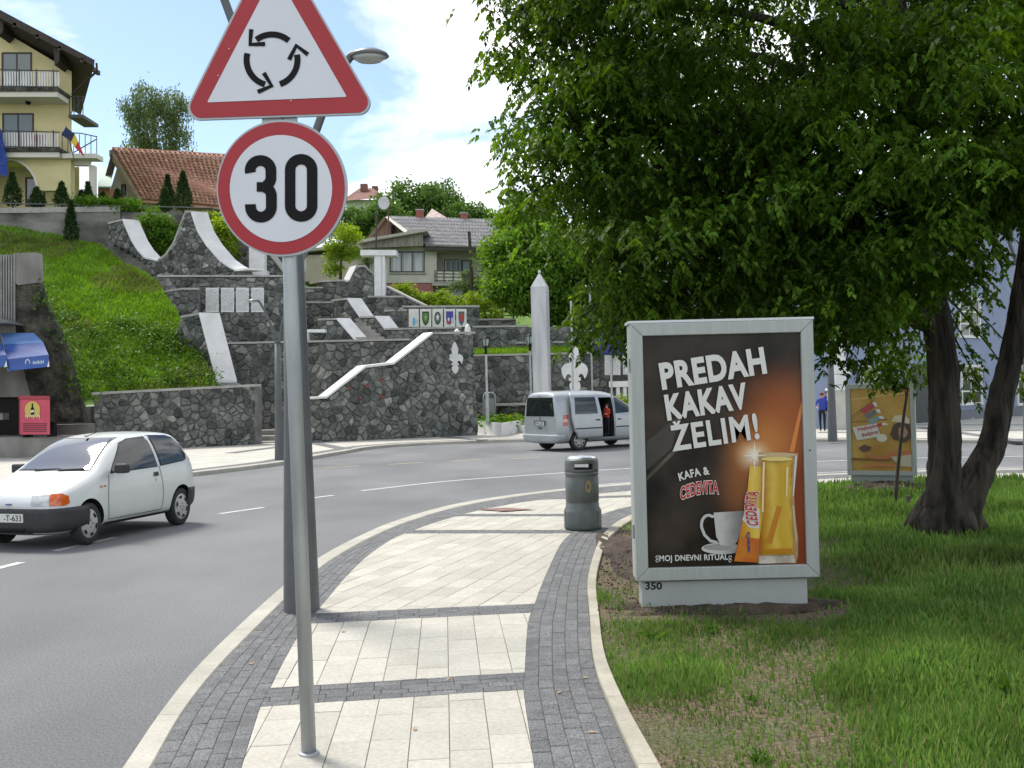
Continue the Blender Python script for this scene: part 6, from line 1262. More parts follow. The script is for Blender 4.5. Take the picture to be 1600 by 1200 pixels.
class Vehicle:
    def __init__(s, t, st, paint, cuts):
        s.t = t; ev = loft_body(st); V = [v.co.copy() for v in ev.vertices]; s.bvh = BVHTree.FromPolygons(V, [tuple(p.vertices) for p in ev.polygons])
        ev.materials.append(paint); o = bpy.data.objects.new('body', ev); COL.objects.link(o); cs = []
        for c in cuts:
            b = o.modifiers.new('bool', 'BOOLEAN'); b.operation = 'DIFFERENCE'; b.solver = 'EXACT'; b.object = c; cs.append(c)
            try: b.material_mode = 'TRANSFER'
            except Exception: pass
        me = bpy.data.meshes.new_from_object(o.evaluated_get(bpy.context.evaluated_depsgraph_get())); bpy.data.objects.remove(o)
        for c in cs: bpy.data.objects.remove(c)
        me.name = 'body'; me.polygons.foreach_set('use_smooth', [True] * len(me.polygons)); s.body = _new('body', me, t); ORG[s.body.name] = np.zeros(3)
        try: me.set_sharp_from_angle(angle=R(32))
        except Exception: pass
    def hitp(s, phi, a, b):
        d = Vector((math.cos(phi), math.sin(phi), 0)); pe = Vector((-math.sin(phi), math.cos(phi), 0)); o = d * 6 + pe * a + Vector((0, 0, b)); h = s.bvh.ray_cast(o, -d)
        if h[0] is None: h = s.bvh.find_nearest(pe * a + d * .5 + Vector((0, 0, b)))
        n = h[1]
        if n.dot(d) < 0: n = -n
        return h[0], n
    def decal(s, poly, phi, off, m, name, parent=None, cell=.07, thick=0.):
        if area(poly) < 0: poly = poly[::-1]
        xs = [p[0] for p in poly]; ys = [p[1] for p in poly]; vs = []; fs = []; idx = {}
        nx, ny = max(1, math.ceil((max(xs) - min(xs)) / cell)), max(1, math.ceil((max(ys) - min(ys)) / cell)); cx, cy = (max(xs) - min(xs)) / nx, (max(ys) - min(ys)) / ny
        for i in range(nx):
            for j in range(ny):
                a, b = min(xs) + i * cx, min(ys) + j * cy; q = clip(poly, [(a, b), (a + cx, b), (a + cx, b + cy), (a, b + cy)])
                if len(q) < 3 or abs(area(q)) < 1e-7: continue
                f = []
                for p in q:
                    k = (round(p[0], 4), round(p[1], 4))
                    if k not in idx: h, n = s.hitp(phi, *p); idx[k] = len(vs); vs.append(h + n * off)
                    if not f or f[-1] != idx[k]: f.append(idx[k])
                if len(set(f)) >= 3: fs.append(tuple(dict.fromkeys(f)))
        o = mk(name, [tuple(v) for v in vs], fs, m, parent or s.t, smooth=True)
        if thick: md = o.modifiers.new('s', 'SOLIDIFY'); md.thickness = thick; md.offset = 0
        return o
    def side(s, poly, sg, off, m, name, **k): return s.decal([(-x * sg, z) for x, z in poly], sg * math.pi / 2, off, m, name, **k)
    def pane(s, poly, sg, m, name='side_window', **k):
        cx = sum(p[0] for p in poly) / len(poly); cz = sum(p[1] for p in poly) / len(poly); s.side([(cx + (x - cx) * 1.045, cz + (z - cz) * 1.075) for x, z in poly], sg, .003, trim_b, 'window_seal', **k); return s.side(poly, sg, .010, m, name, **k)
    def seam(s, path, sg, wd=.010, off=.007, m=None):
        path = [tuple(q) for q in catmull(path, 8)] if len(path) > 2 else [(path[0][0] + (path[1][0] - path[0][0]) * k / 16, path[0][1] + (path[1][1] - path[0][1]) * k / 16) for k in range(17)]
        vs = []; L_, R_ = stroke(path, wd); n = len(L_)
        for p in L_ + R_: h, nn = s.hitp(sg * math.pi / 2, -p[0] * sg, p[1]); vs.append(tuple(h + nn * off))
        mk('door_seam', vs, [(i, i + 1, i + 1 + n, i + n) for i in range(n - 1)], m or black_m, s.t)
    def wrap(s, cx, t0, t1, z0, z1, off, m, name, nt=26, nz=6, thick=0.):
        vs = []
        for i in range(nt + 1):
            th = t0 + (t1 - t0) * i / nt; d = Vector((math.cos(th), math.sin(th), 0))
            for j in range(nz + 1):
                z = z0 + (z1 - z0) * j / nz; h = s.bvh.ray_cast(Vector((cx, 0, z)) + d * 5, -d); p, n = (h[0], h[1]) if h[0] is not None else s.bvh.find_nearest(Vector((cx, 0, z)) + d)[:2]
                vs.append(tuple(p + d * off))
        fs = [(i * (nz + 1) + j, (i + 1) * (nz + 1) + j, (i + 1) * (nz + 1) + j + 1, i * (nz + 1) + j + 1) for i in range(nt) for j in range(nz)]
        o = mk(name, vs, fs, m, s.t, smooth=True); md = o.modifiers.new('s', 'SOLIDIFY'); md.thickness = thick or .02; md.offset = 0; return o
tyre_m = mat('tyre', (.018, .018, .019), (.03, .03, .03), scale=20, rough=.85); hub_m = mat('hubcap', (.36, .36, .34), (.44, .44, .42), scale=6, rough=.45, metal=.3); arch_m = mat('wheel_well', (.008, .008, .008), rough=.95)
def wheel(t, x, y, r, wd, sg, slots=6):
    prof = [(r * .66, -wd * .42), (r * .9, -wd * .5), (r * .98, -wd * .38), (r, -wd * .15), (r, wd * .15), (r * .98, wd * .38), (r * .9, wd * .5), (r * .66, wd * .42)]
    mb = MB().lathe(prof, (0, 0, 0), 36); tf = lambda v: (x + v[0], y + v[2] * sg, r + v[1])
    w_ = MB(); w_.v = [tf(v) for v in mb.v]; w_.f = mb.f; o = w_.build('wheel', tyre_m, t, smooth=True); o.data.name = 'tyre'
    mb = MB().lathe([(r * .70, wd * .40), (r * .67, wd * .46), (r * .60, wd * .45), (r * .5, wd * .50), (r * .2, wd * .53), (.005, wd * .54)], (0, 0, 0), 30); w_ = MB(); w_.v = [tf(v) for v in mb.v]; w_.f = mb.f; h = w_.build('hubcap', hub_m, o, smooth=True)
    for k in range(slots):
        a = 2 * math.pi * k / slots + .3; pts = []
        for da, rr in ((-.2, .45), (-.26, .60), (.26, .60), (.2, .45)): pts.append(tf((r * rr * math.cos(a + da), r * rr * math.sin(a + da), wd * .535)))
        MB().poly(pts).build('slot', arch_m, o)
    for k in range(4): a = math.pi / 2 * k; MB().poly([tf((r * .16 * math.cos(a) + .012 * math.cos(b), r * .16 * math.sin(a) + .012 * math.sin(b), wd * .56)) for b in np.linspace(0, 5.5, 7)]).build('bolt', arch_m, o)
plate_w = mat('plate_white', (.62, .62, .58), rough=.5); plate_b = mat('plate_blue', (.02, .05, .30), rough=.5); trim_b = mat('black_plastic', (.022, .022, .023), (.03, .03, .031), scale=9, rough=.6)
orange_l = mat('orange_lens', (.55, .10, .015), rough=.12, coat=.6); clear_l = mat('clear_lens', (.36, .37, .36), (.50, .51, .50), scale=14, rough=.1, coat=.8); red_l = mat('red_lens', (.42, .015, .02), rough=.12, coat=.6)
car_glass = mat('car_glass', (.012, .018, .018), rough=.03, spec=1.0, coat=1.)
car_glass.node_tree.nodes['Principled BSDF'].inputs['IOR'].default_value = 1.75
side_glass = mat('side_glass', (.010, .014, .014), rough=.03, spec=.7)
# ---- white hatchback
white_car = mat('white_car_paint', (.56, .57, .55), (.60, .61, .59), scale=2, rough=.28, coat=.5, spec=.5)
PF, PR = G(135, 851, -.1), G(281, 819.5, -.1); hd = PF - PR; rz = math.atan2(hd[1], hd[0]); sc = .955; off = np.array(rot2(1.225 * .82, .73 * .97, rz)) * sc
t = thing('hatchback_car', 'small white three-door hatchback with black bumpers driving towards the left', 'car', (PF[0] - off[0], PF[1] - off[1], -.1), rz, local=True); t.scale = (sc * .82, sc * .97, sc * 1.01)
st = [(1.97, .30, .50, .58, .50, .48, .36), (1.92, .20, .59, .68, .70, .67, .54), (1.74, .18, .67, .775, .80, .765, .65), (1.35, .18, .76, .875, .825, .80, .69), (1.02, .18, .83, .965, .825, .805, .71), (.90, .18, .85, 1.03, .825, .805, .69), (.55, .18, .885, 1.25, .825, .80, .625), (.20, .18, .90, 1.41, .825, .80, .60), (-.20, .18, .91, 1.455, .825, .80, .615), (-.80, .18, .925, 1.455, .825, .80, .615), (-1.30, .18, .945, 1.43, .825, .795, .60), (-1.43, .19, .955, 1.385, .82, .785, .59), (-1.62, .20, .95, 1.07, .80, .77, .62), (-1.68, .24, .88, .97, .76, .73, .60), (-1.71, .30, .70, .78, .66, .63, .50)]
cuts = [cutter(ycyl(x, s0 * .5, s0 * 1.1, .29, .335), arch_m) for x in (1.225, -1.225) for s0 in (1, -1)]
v = Vehicle(t, st, white_car, cuts)
for sg in (1, -1):
    v.pane([(.66, .935), (.60, 1.0), (.20, 1.31), (-.02, 1.36), (-.46, 1.375), (-.54, .95)], sg, side_glass); v.pane([(-.66, .955), (-.58, 1.388), (-1.12, 1.37), (-1.29, 1.33), (-1.46, 1.08), (-1.44, 1.02), (-1.36, .99)], sg, side_glass)
    v.seam([(.78, .30), (.80, .60), (.74, .90)], sg); v.seam([(-.60, .95), (-.66, .60), (-.62, .30)], sg); v.seam([(.78, .30), (-.62, .30)], sg, .008)
    v.side([(-.42, .80), (-.42, .86), (-.55, .865), (-.55, .805)], sg, .012, trim_b, 'door_handle'); v.side([(-.46, .76), (-.48, .76), (-.48, .735), (-.46, .735)], sg, .006, trim_b, 'lock'); v.side([(.98, .74), (.98, .775), (.92, .775), (.92, .74)], sg, .008, orange_l, 'side_repeater'); v.side([(.89, .752), (.89, .768), (.84, .768), (.84, .752)], sg, .004, trim_b, 'badge')
    m_ = MB(); c = Vector((.60, sg * .93, .985)); m_.add([(c.x + dx * .07, c.y + dy * .10, c.z + dz * .065) for dx in (-1, 1) for dy in (-1, 1) for dz in (-1, 1)], [(0, 1, 3, 2), (4, 6, 7, 5), (0, 4, 5, 1), (2, 3, 7, 6), (0, 2, 6, 4), (1, 5, 7, 3)]); bevel(m_.build('wing_mirror', trim_b, t), .03, 3)
    MB().tube([(.60, sg * .80, .955), (.60, sg * .90, .97)], .02, 6).build('mirror_stalk', trim_b, t)
    v.decal([(-.66 * 1, .575), (-.66, .70), (-.41, .725), (-.41, .575)] if sg > 0 else [(.66, .575), (.66, .70), (.41, .725), (.41, .575)], sg * R(30), .006, clear_l, 'headlight', cell=.04)
    v.decal([(-.405 * sg, .575), (-.405 * sg, .725), (-.25 * sg, .725), (-.17 * sg, .69), (-.15 * sg, .60), (-.2 * sg, .575)], sg * R(30), .008, orange_l, 'indicator', cell=.04)
    v.side([(-1.53, 1.25), (-1.49, 1.25), (-1.60, .98), (-1.65, .98)], sg, .006, red_l, 'tail_light')
    v.side([(.84, .19), (.84, .265), (-.86, .265), (-.86, .19)], sg, .008, trim_b, 'sill')
    for x in (1.225, -1.225): wheel(t, x, sg * .715, .285, .175, sg)
v.decal([(-.64, .975), (.64, .975), (.48, 1.40), (-.48, 1.40)], 0, .004, trim_b, 'windscreen_seal', cell=.03); v.decal([(-.61, .99), (.61, .99), (.46, 1.38), (-.46, 1.38)], 0, .012, car_glass, 'windscreen', cell=.03)
v.wrap(.9, R(-66), R(66), .185, .545, .012, trim_b, 'front_bumper'); v.wrap(-.75, R(180 - 52), R(180 + 52), .20, .56, .014, trim_b, 'rear_bumper')
v.wrap(.9, R(-14), R(14), .255, .285, .028, arch_m, 'air_intake', 12, 2); v.wrap(.9, R(-20), R(20), .225, .245, .026, arch_m, 'air_intake', 12, 1)
pl_ = MB().box((1.995, 0, .425), (.012, .52, .112)).build('number_plate', plate_w, t); text_fit('-T-633', np.array((2.003, -.06, .385)), np.array((0, .295, 0)), np.array((0, 0, .08)), black_m, 'plate_lettering', pl_, bold=.01)
MB().lathe([(.05, 0), (.05, .01)], (1.965, 0, .60), 16).build('bonnet_badge', MATS['plate_blue'], t)
for y0 in (-.30, .12): MB().tube([(1.03, y0, .99), (.98, y0 + .42, 1.005)], .010, 5).build('wiper', trim_b, t)
MB().tube([(.22, .05, 1.425), (-.1, .05, 1.49)], .006, 5).build('aerial', trim_b, t); MB().box((.24, .05, 1.425), (.07, .03, .015)).build('aerial_base', trim_b, t)
# ---- silver van
silver = mat('silver_paint', (.34, .365, .37), (.37, .395, .40), scale=2, rough=.34, metal=.3, coat=.5); rz = R(35); sc = .99; rw_ = G(903.5, 704, -.1); off = np.array(rot2(-1.34, -.80, rz)) * sc
t = thing('silver_van', 'silver passenger van seen from behind with sliding side door open', 'van', (rw_[0] - off[0], rw_[1] - off[1], -.1), rz, local=True); t.scale = (sc, sc, sc)
st = [(2.22, .34, .60, .70, .56, .52, .40), (2.16, .24, .74, .86, .80, .76, .62), (1.86, .22, .88, 1.01, .89, .86, .73), (1.40, .22, .98, 1.12, .90, .87, .76), (1.12, .22, 1.02, 1.22, .90, .875, .75), (.62, .22, 1.05, 1.56, .90, .875, .70), (.18, .22, 1.06, 1.80, .90, .875, .71), (-.30, .22, 1.07, 1.85, .90, .875, .71), (-1.2, .22, 1.07, 1.86, .90, .875, .715), (-1.85, .22, 1.07, 1.85, .90, .87, .715), (-2.08, .23, 1.06, 1.83, .89, .865, .705), (-2.14, .24, 1.06, 1.79, .89, .865, .71), (-2.17, .25, 1.06, 1.75, .875, .85, .70), (-2.185, .27, 1.04, 1.68, .84, .82, .67), (-2.19, .36, .95, 1.4, .74, .72, .58)]
dark_in = mat('van_interior', (.02, .02, .022), rough=.9)
cuts = [cutter(ycyl(x, s0 * .55, s0 * 1.2, .31, .37), arch_m) for x in (1.34, -1.34) for s0 in (1, -1)] + [cutter(MB().box((-.28, -.58, 1.0), (.72, .9, 1.24)), dark_in)]
v = Vehicle(t, st, silver, cuts); back = math.pi
for sg in (1, -1):
    v.side([(.95, 1.14), (.90, 1.22), (.42, 1.56), (.20, 1.62), (.16, 1.10)], sg, .008, side_glass, 'side_window')
    if sg > 0: v.side([(-.05, 1.10), (-.05, 1.63), (-.85, 1.65), (-.88, 1.10)], sg, .004, car_glass, 'side_window')
    if sg > 0: v.side([(-1.1, 1.10), (-1.1, 1.64), (-1.85, 1.62), (-1.93, 1.12)], sg, .004, car_glass, 'side_window')
    v.seam([(1.05, .35), (1.08, .8), (1.0, 1.12)], sg, .012); v.seam([(.12, .34), (.12, 1.1), (.15, 1.66), (.40, 1.60)], sg, .012); v.side([(1.0, .665), (1.0, .70), (.15, .70), (.15, .665)], sg, .008, trim_b, 'rub_strip'); v.side([(.36, .90), (.36, .94), (.22, .94), (.22, .90)], sg, .016, trim_b, 'door_handle')
    v.decal([(.72 * sg, .80), (.72 * sg, 1.13), (.50 * sg, 1.13), (.52 * sg, .80)][:] if False else [(-.70 * sg + 0, .80), (-.70 * sg, 1.13), (-.42 * sg, 1.13), (-.44 * sg, .80)], R(180 - 34 * sg) if False else math.pi - sg * R(0), .0, red_l, 'x') if False else None
    for x in (1.34, -1.34): wheel(t, x, sg * .79, .31, .2, sg, 8)
    m_ = MB().box((.98, sg * 1.0, 1.16), (.10, .17, .2)).build('wing_mirror', silver, t); bevel(m_, .03, 3)
def corner_light(sg):      # lamp wrapping the rear corner
    for z0, z1, m, nm in ((.78, .90, red_l, 'tail_light'), (.90, .99, mat('amber_clear_lens', (.55, .34, .2), rough=.12, coat=.6), 'indicator'), (.99, 1.12, red_l, 'tail_light')):
        vs = []; nt_ = 8
        for i in range(nt_ + 1):
            th = math.pi - sg * R(36 + 5 * i / nt_); d = Vector((math.cos(th), math.sin(th), 0))
            for z in (z0, (z0 + z1) / 2, z1):
                h = v.bvh.ray_cast(Vector((-.75, 0, z)) + d * 5, -d); vs.append(tuple(h[0] + d * .008))
        mk(nm, vs, [(i * 3 + j, (i + 1) * 3 + j, (i + 1) * 3 + j + 1, i * 3 + j + 1) for i in range(nt_) for j in range(2)], m, t, smooth=True)
corner_light(1); corner_light(-1)
v.decal([(-.73, 1.08), (.73, 1.08), (.655, 1.66), (-.655, 1.66)], back, .006, side_glass, 'rear_window'); 
v.wrap(-1.1, R(180 - 50), R(180 + 50), .27, .52, .035, silver, 'rear_bumper', 26, 5, .05)
h, n = v.hitp(back, 0, .85); v.decal([(-.30, .80), (.30, .80), (.30, .95), (-.30, .95)], back, .010, trim_b, 'plate_recess'); xr_ = h.x - .03
pl_ = MB().box((xr_, 0, .86), (.012, .50, .11)).build('number_plate', plate_w, t); text_fit('574-E-220', np.array((xr_ - .012, .20, .825)), np.array((0, -.42, 0)), np.array((0, 0, .075)), black_m, 'plate_lettering', pl_, bold=.015); MB().box((xr_ - .008, .235, .86), (.004, .035, .108)).build('plate_band', plate_b, pl_)
v.decal([(-.09, .70), (.09, .70), (.09, .735), (-.09, .735)], back, .014, trim_b, 'tailgate_handle'); v.decal([(.045 * math.cos(a), 1.02 + .045 * math.sin(a)) for a in np.linspace(0, 6, 14)], back, .012, metal_top, 'round_badge'); v.decal([(-.10, 1.70), (.10, 1.70), (.10, 1.72), (-.10, 1.72)], back, .01, red_l, 'brake_light')
vs = [(-.76, .30), (.76, .30)]; 
dr_ = v.side([(-.52, .40), (-.52, .95), (-.54, 1.10), (-.60, 1.66), (-.66, 1.71), (-1.66, 1.70), (-1.70, 1.10), (-1.70, .95), (-1.62, .62), (-1.45, .40)], -1, .11, silver, 'sliding_door', thick=.06)
v.side([(-.68, 1.11), (-.72, 1.60), (-1.52, 1.60), (-1.58, 1.11)], -1, .148, side_glass, 'door_window', parent=dr_); v.side([(-.56, .665), (-.56, .70), (-1.62, .70), (-1.62, .665)], -1, .150, trim_b, 'rub_strip', parent=dr_); v.side([(-.62, .90), (-.62, .94), (-.78, .94), (-.78, .90)], -1, .155, trim_b, 'door_handle', parent=dr_)
MB().box((-.28, -.30, .42), (.70, .5, .05)).build('floor_mat', dark_in, t); MB().box((-.52, -.42, .85), (.14, .5, .75)).build('seat', mat('van_seat', (.05, .05, .055), rough=.9), t)
van_rz, van_loc, van_sc = rz, np.array(t.location), sc

# ================================================================== people
def person(name, label, loc, rz, H, shirt, trousers, hairc, pose, skinc=(.42, .24, .17)):
    t = thing(name, label, 'person', loc, rz, local=True); k = H / 1.72; J = dict(pelvis=(0, 0, .94), waist=(0, 0, 1.08), chest=(0, .01, 1.28), neck=(0, 0, 1.46), head=(0, .015, 1.57), crown=(0, .01, 1.68), hl=(-.09, 0, .88), hr=(.09, 0, .88), kl=(-.10, .02, .48), kr=(.10, .02, .48), al=(-.10, -.02, .08), ar=(.10, -.02, .08), tl=(-.11, .12, .03), tr=(.11, .12, .03), sl=(-.17, 0, 1.40), sr=(.17, 0, 1.40), el=(-.24, -.02, 1.13), er=(.24, -.02, 1.13), wl=(-.25, .08, .90), wr=(.25, .08, .90), pl=(-.25, .10, .84), pr=(.25, .10, .84)); J.update(pose)
    rad = dict(pelvis=.125, waist=.115, chest=.13, neck=.055, head=.085, crown=.07, hl=.09, hr=.09, kl=.058, kr=.058, al=.042, ar=.042, tl=.032, tr=.032, sl=.062, sr=.062, el=.043, er=.043, wl=.03, wr=.03, pl=.032, pr=.032)
    E = [('pelvis', 'waist'), ('waist', 'chest'), ('chest', 'neck'), ('neck', 'head'), ('head', 'crown'), ('pelvis', 'hl'), ('pelvis', 'hr'), ('hl', 'kl'), ('kl', 'al'), ('al', 'tl'), ('hr', 'kr'), ('kr', 'ar'), ('ar', 'tr'), ('chest', 'sl'), ('chest', 'sr'), ('sl', 'el'), ('el', 'wl'), ('wl', 'pl'), ('sr', 'er'), ('er', 'wr'), ('wr', 'pr')]
    for h in 'lr':                                             # five fingers on each palm
        p, w_ = np.array(J['p' + h]), np.array(J['w' + h]); d = (p - w_) / (np.linalg.norm(p - w_) + 1e-9)
        for f in range(5):
            nm = 'f%s%d' % (h, f); ln = (.055, .075, .085, .078, .06)[f]; o_ = np.array((0, (f - 2) * .017, 0)) if f else np.array((0, -.045, .02)); J[nm] = tuple(p + d * (ln if f else .03) + o_ + np.array((0, .01, 0))); rad[nm] = .009; E.append(('p' + h, nm))
    names = list(J); me = bpy.data.meshes.new('p'); me.from_pydata([tuple(np.array(J[n]) * k) for n in names], [(names.index(a), names.index(b)) for a, b in E], []); o = bpy.data.objects.new('p', me); COL.objects.link(o)
    md = o.modifiers.new('skin', 'SKIN'); md.use_smooth_shade = True
    for i, n in enumerate(names): me.skin_vertices[0].data[i].radius = (rad[n] * k, rad[n] * k); me.skin_vertices[0].data[i].use_root = n == 'pelvis'
    o.modifiers.new('sub', 'SUBSURF').levels = 2; o.modifiers['sub'].render_levels = 2
    ev = bpy.data.meshes.new_from_object(o.evaluated_get(bpy.context.evaluated_depsgraph_get())); bpy.data.objects.remove(o)
    sk = mat('skin_tone', skinc, rough=.6); ms = [mat('cloth_' + name + label[:6] + 's', shirt, rough=.9), mat('cloth_' + name + label[:6] + 't', trousers, rough=.9), sk, mat('shoe', (.02, .02, .02), rough=.7)]
    for m_ in ms: ev.materials.append(m_)
    hands = [np.array(J[q]) * k for q in ('pl', 'pr')]
    for p in ev.polygons:
        c = np.array(p.center); i = 0
        if c[2] > 1.455 * k: i = 2
        elif min(np.linalg.norm(c - h) for h in hands) < .13 * k: i = 2
        elif c[2] < .09 * k: i = 3
        elif c[2] < .95 * k and abs(c[0]) < .22 * k: i = 1
        p.material_index = i; p.use_smooth = True
    b = _new('body', ev, t); ORG[b.name] = np.zeros(3); hd_ = np.array(J['head']) * k + np.array((0, -.012, .045)) * k
    vs = MB().lathe([(.005, .085 * k), (.05 * k, .076 * k), (.083 * k, .045 * k), (.094 * k, 0), (.09 * k, -.03 * k)], hd_, 16, 1, 1.08).build('hair', mat('hair_%d' % int(hairc[0] * 1000), hairc, rough=.8), t, smooth=True)
    f0 = np.array(J['head']) * k
    MB().add([tuple(f0 + np.array(q) * k) for q in ((-.012, .085, -.005), (.012, .085, -.005), (0, .112, -.012), (0, .086, .03))], [(0, 1, 2), (1, 3, 2), (3, 0, 2)]).build('nose', sk, t)
    for sx in (-.034, .034): MB().lathe([(.001, -.008 * k), (.011 * k, 0), (.001, .008 * k)], f0 + np.array((sx, .082, .022)) * k, 8).build('eye', black_m, t)
    MB().box(f0 + np.array((0, .084, -.04)) * k, (.045 * k, .012, .008)).build('mouth', mat('lips', (.3, .1, .09), rough=.6), t)
    for sx in (-1, 1): MB().box(f0 + np.array((sx * .088, 0, .005)) * k, (.018 * k, .04 * k, .055 * k)).build('ear', sk, t)
    return t
gp_ = G(1285.5, 674.5); person('person', 'person in blue jacket and dark trousers walking beside the advert', (gp_[0], gp_[1], 0), R(160), 1.46, (.03, .05, .30), (.012, .012, .018), (.06, .02, .015), dict(kl=(-.09, .12, .50), al=(-.09, .04, .10), tl=(-.09, .17, .05), kr=(.09, .02, .48), ar=(.09, -.16, .10), tr=(.09, -.04, .04), er=(.25, .06, 1.14), wr=(.2, .26, 1.05), pr=(.18, .32, 1.04)))
gp_ = G(1292.5, 671); person('person', 'person in grey cap half hidden behind the blue jacket', (gp_[0], gp_[1], 0), R(175), 1.52, (.05, .07, .11), (.10, .055, .05), (.13, .12, .105), dict(kl=(-.10, .08, .49)))
xo, yo = rot2(-.10 * van_sc, -.74 * van_sc, van_rz); person('person', 'dark-haired child in red top standing in the open van door', (van_loc[0] + xo, van_loc[1] + yo, -.1 + .445 * van_sc), van_rz + R(100), .98, (.50, .05, .02), (.015, .015, .018), (.012, .008, .006), dict(el=(-.24, .05, 1.15), wl=(-.16, .22, 1.12), pl=(-.13, .28, 1.13)))

# ================================================================== trees and plants
def clumps(cen, rad, n, shell=.55, lo=None):
    """n points spread through an ellipsoid, denser near its skin"""
    d = rng.normal(0, 1, (n, 3)); d /= np.linalg.norm(d, axis=1)[:, None]; r = (shell + (1 - shell) * rng.random(n)) ** .6; return np.array(cen) + d * r[:, None] * np.array(rad)
def leaf_cloud(C, per, sp, ln, wd, droop=.6, hang=.0):
    n = len(C); k = rng.normal(0, 1, (n, per, 3)) * np.array(sp); k[:, :, 2] -= hang * np.linalg.norm(k[:, :, :2], axis=2); return leaves((C[:, None, :] + k).reshape(-1, 3), ln, wd, droop)
def tree(name, label, trunk, trunk_r, lobes, m, per=60, sp=(.3, .3, .22), ln=.12, wd=.055, droop=.6, bark=twig_m, limbs=True, cat='tree', group=None, shell=.5, hang=0.):
    b = np.array(trunk[0], float); t = thing(name, label, cat, b, group=group); MB().tube(catmull(trunk, 4), np.interp(np.linspace(0, 1, (len(trunk) - 1) * 4 + 1), np.linspace(0, 1, len(trunk_r)), trunk_r), 10).build('trunk', bark, t, smooth=True); top_ = np.array(trunk[-1], float); Vs = []
    for cen, rad, n in lobes:
        C = clumps(cen, rad, n, shell); Vs.append(leaf_cloud(C, per, sp, ln, wd, droop, hang))
        if limbs:
            mid = (top_ + np.array(cen)) / 2 + np.array((0, 0, .1)); MB().tube(catmull([top_ - (top_ - b) * .15, mid, np.array(cen)], 4), np.linspace(trunk_r[-1] * .7, trunk_r[-1] * .2, 9), 6).build('limb', bark, t, smooth=True)
    fast_quads('crown', np.concatenate(Vs), m, t); return t
def sprays(C, nc, L_=.24, ln=.105, wd=.044, sp=(.15, .15, .07), dr=.55):
    """compound leaves: nc drooping stalks at each point, seven leaflets on each, blades turned to the sky"""
    n = len(C) * nc; B_ = (C[:, None, :] + rng.normal(0, 1, (len(C), nc, 3)) * np.array(sp)).reshape(-1, 3); az = rng.uniform(0, 6.283, n); el = rng.normal(-dr, .32, n)
    D = np.stack((np.cos(az) * np.cos(el), np.sin(az) * np.cos(el), np.sin(el)), 1); Sd = np.stack((-np.sin(az), np.cos(az), 0 * az), 1); l = L_ * rng.uniform(.7, 1.25, n); Vs = []
    for tt, side in ((.35, -1), (.35, 1), (.62, -1), (.62, 1), (.85, -1), (.85, 1), (1., 0)):
        d = D + Sd * side * rng.uniform(.6, 1.1, n)[:, None] + np.array((0, 0, -.45)) + rng.normal(0, .16, (n, 3)); d /= np.linalg.norm(d, axis=1)[:, None]
        W = np.cross(d, np.array((0, 0, 1.)) + rng.normal(0, .35, (n, 3))); W /= np.linalg.norm(W, axis=1)[:, None] + 1e-9; Nn = np.cross(W, d)
        b = B_ + D * (l * tt)[:, None] - np.array((0, 0, 1)) * (l * tt * tt * .25)[:, None]; s = (ln * rng.uniform(.7, 1.25, n))[:, None]; w_ = (wd * rng.uniform(.75, 1.2, n))[:, None] / 2; V = np.empty((n, 4, 3))
        V[:, 0] = b; V[:, 1] = b + d * s * .42 + W * w_ + Nn * s * .06; V[:, 2] = b + d * s - np.array((0, 0, .12)) * s; V[:, 3] = b + d * s * .42 - W * w_ + Nn * s * .06; Vs.append(V)
    return np.concatenate(Vs)
# ---- the big maple on the right
gt = G(1478, 833); bx, by = gt[0], gt[1]; t = thing('maple_tree', 'large twin-trunked leafy maple filling the upper right of the picture', 'tree', (bx, by, 0))
def trunk_mesh(path, rad, name, n=56, lump=.10, seed=0):
    c = catmull(path, 9); rid = np.random.default_rng(seed + 5).normal(0, .045, (len(c), n)); 
    for _ in range(2): rid[1:] = rid[1:] * .5 + rid[:-1] * .5
    rid *= 1.7; r_ = np.interp(np.linspace(0, 1, len(c)), np.linspace(0, 1, len(rad)), rad); mb = MB().tube(c, r_, n); rr = np.random.default_rng(seed); ph = rr.uniform(0, 6.28, 6); vs = []
    for i, p in enumerate(c):
        for k in range(n): q = np.array(mb.v[i * n + k]); a = 2 * math.pi * k / n; e = 1 + lump * (math.sin(3 * a + ph[0] + i * .15) * .6 + math.sin(5 * a + ph[1] - i * .2) * .5 + math.sin(9 * a + ph[2] + i * .5) * .3) + rid[i][k]; vs.append(p + (q - p) * e)
    mb.v = [tuple(v_) for v_ in vs]; return mb.build(name, bark_m, t, smooth=True)
p1 = [P(1478, 842, 11.4), P(1476, 800, 11.4), P(1476, 750, 11.4), P(1477, 690, 11.4), P(1474, 600, 11.35), P(1462, 500, 11.3), P(1440, 380, 11.1), P(1420, 200, 10.9), P(1400, -60, 10.8)]
p2_ = [P(1486, 842, 11.4), P(1503, 795, 11.4), P(1525, 745, 11.45), P(1552, 690, 11.5), P(1566, 620, 11.55), P(1583, 540, 11.6), P(1602, 420, 11.6), P(1625, 250, 11.6), P(1650, -40, 11.6)]
trunk_mesh(p1, [.34, .235, .178, .165, .16, .148, .13, .11, .06], 'trunk', seed=1); trunk_mesh(p2_, [.27, .195, .16, .14, .13, .122, .11, .10, .06], 'trunk', seed=2)
for a in (-2.5, -1.2, -.2, 2.9, 1.2): MB().tube([(bx + .12 * math.cos(a), by + .12 * math.sin(a), .42), (bx + .30 * math.cos(a), by + .30 * math.sin(a), .14), (bx + .46 * math.cos(a), by + .46 * math.sin(a), -.02)], [.13, .13, .05], 8).build('root', bark_m, t, smooth=True)
lobes = []
def lobe(px, py, d, rx, ry, rz_, n): lobes.append((P(px, py, d), (rx, ry, rz_), n))
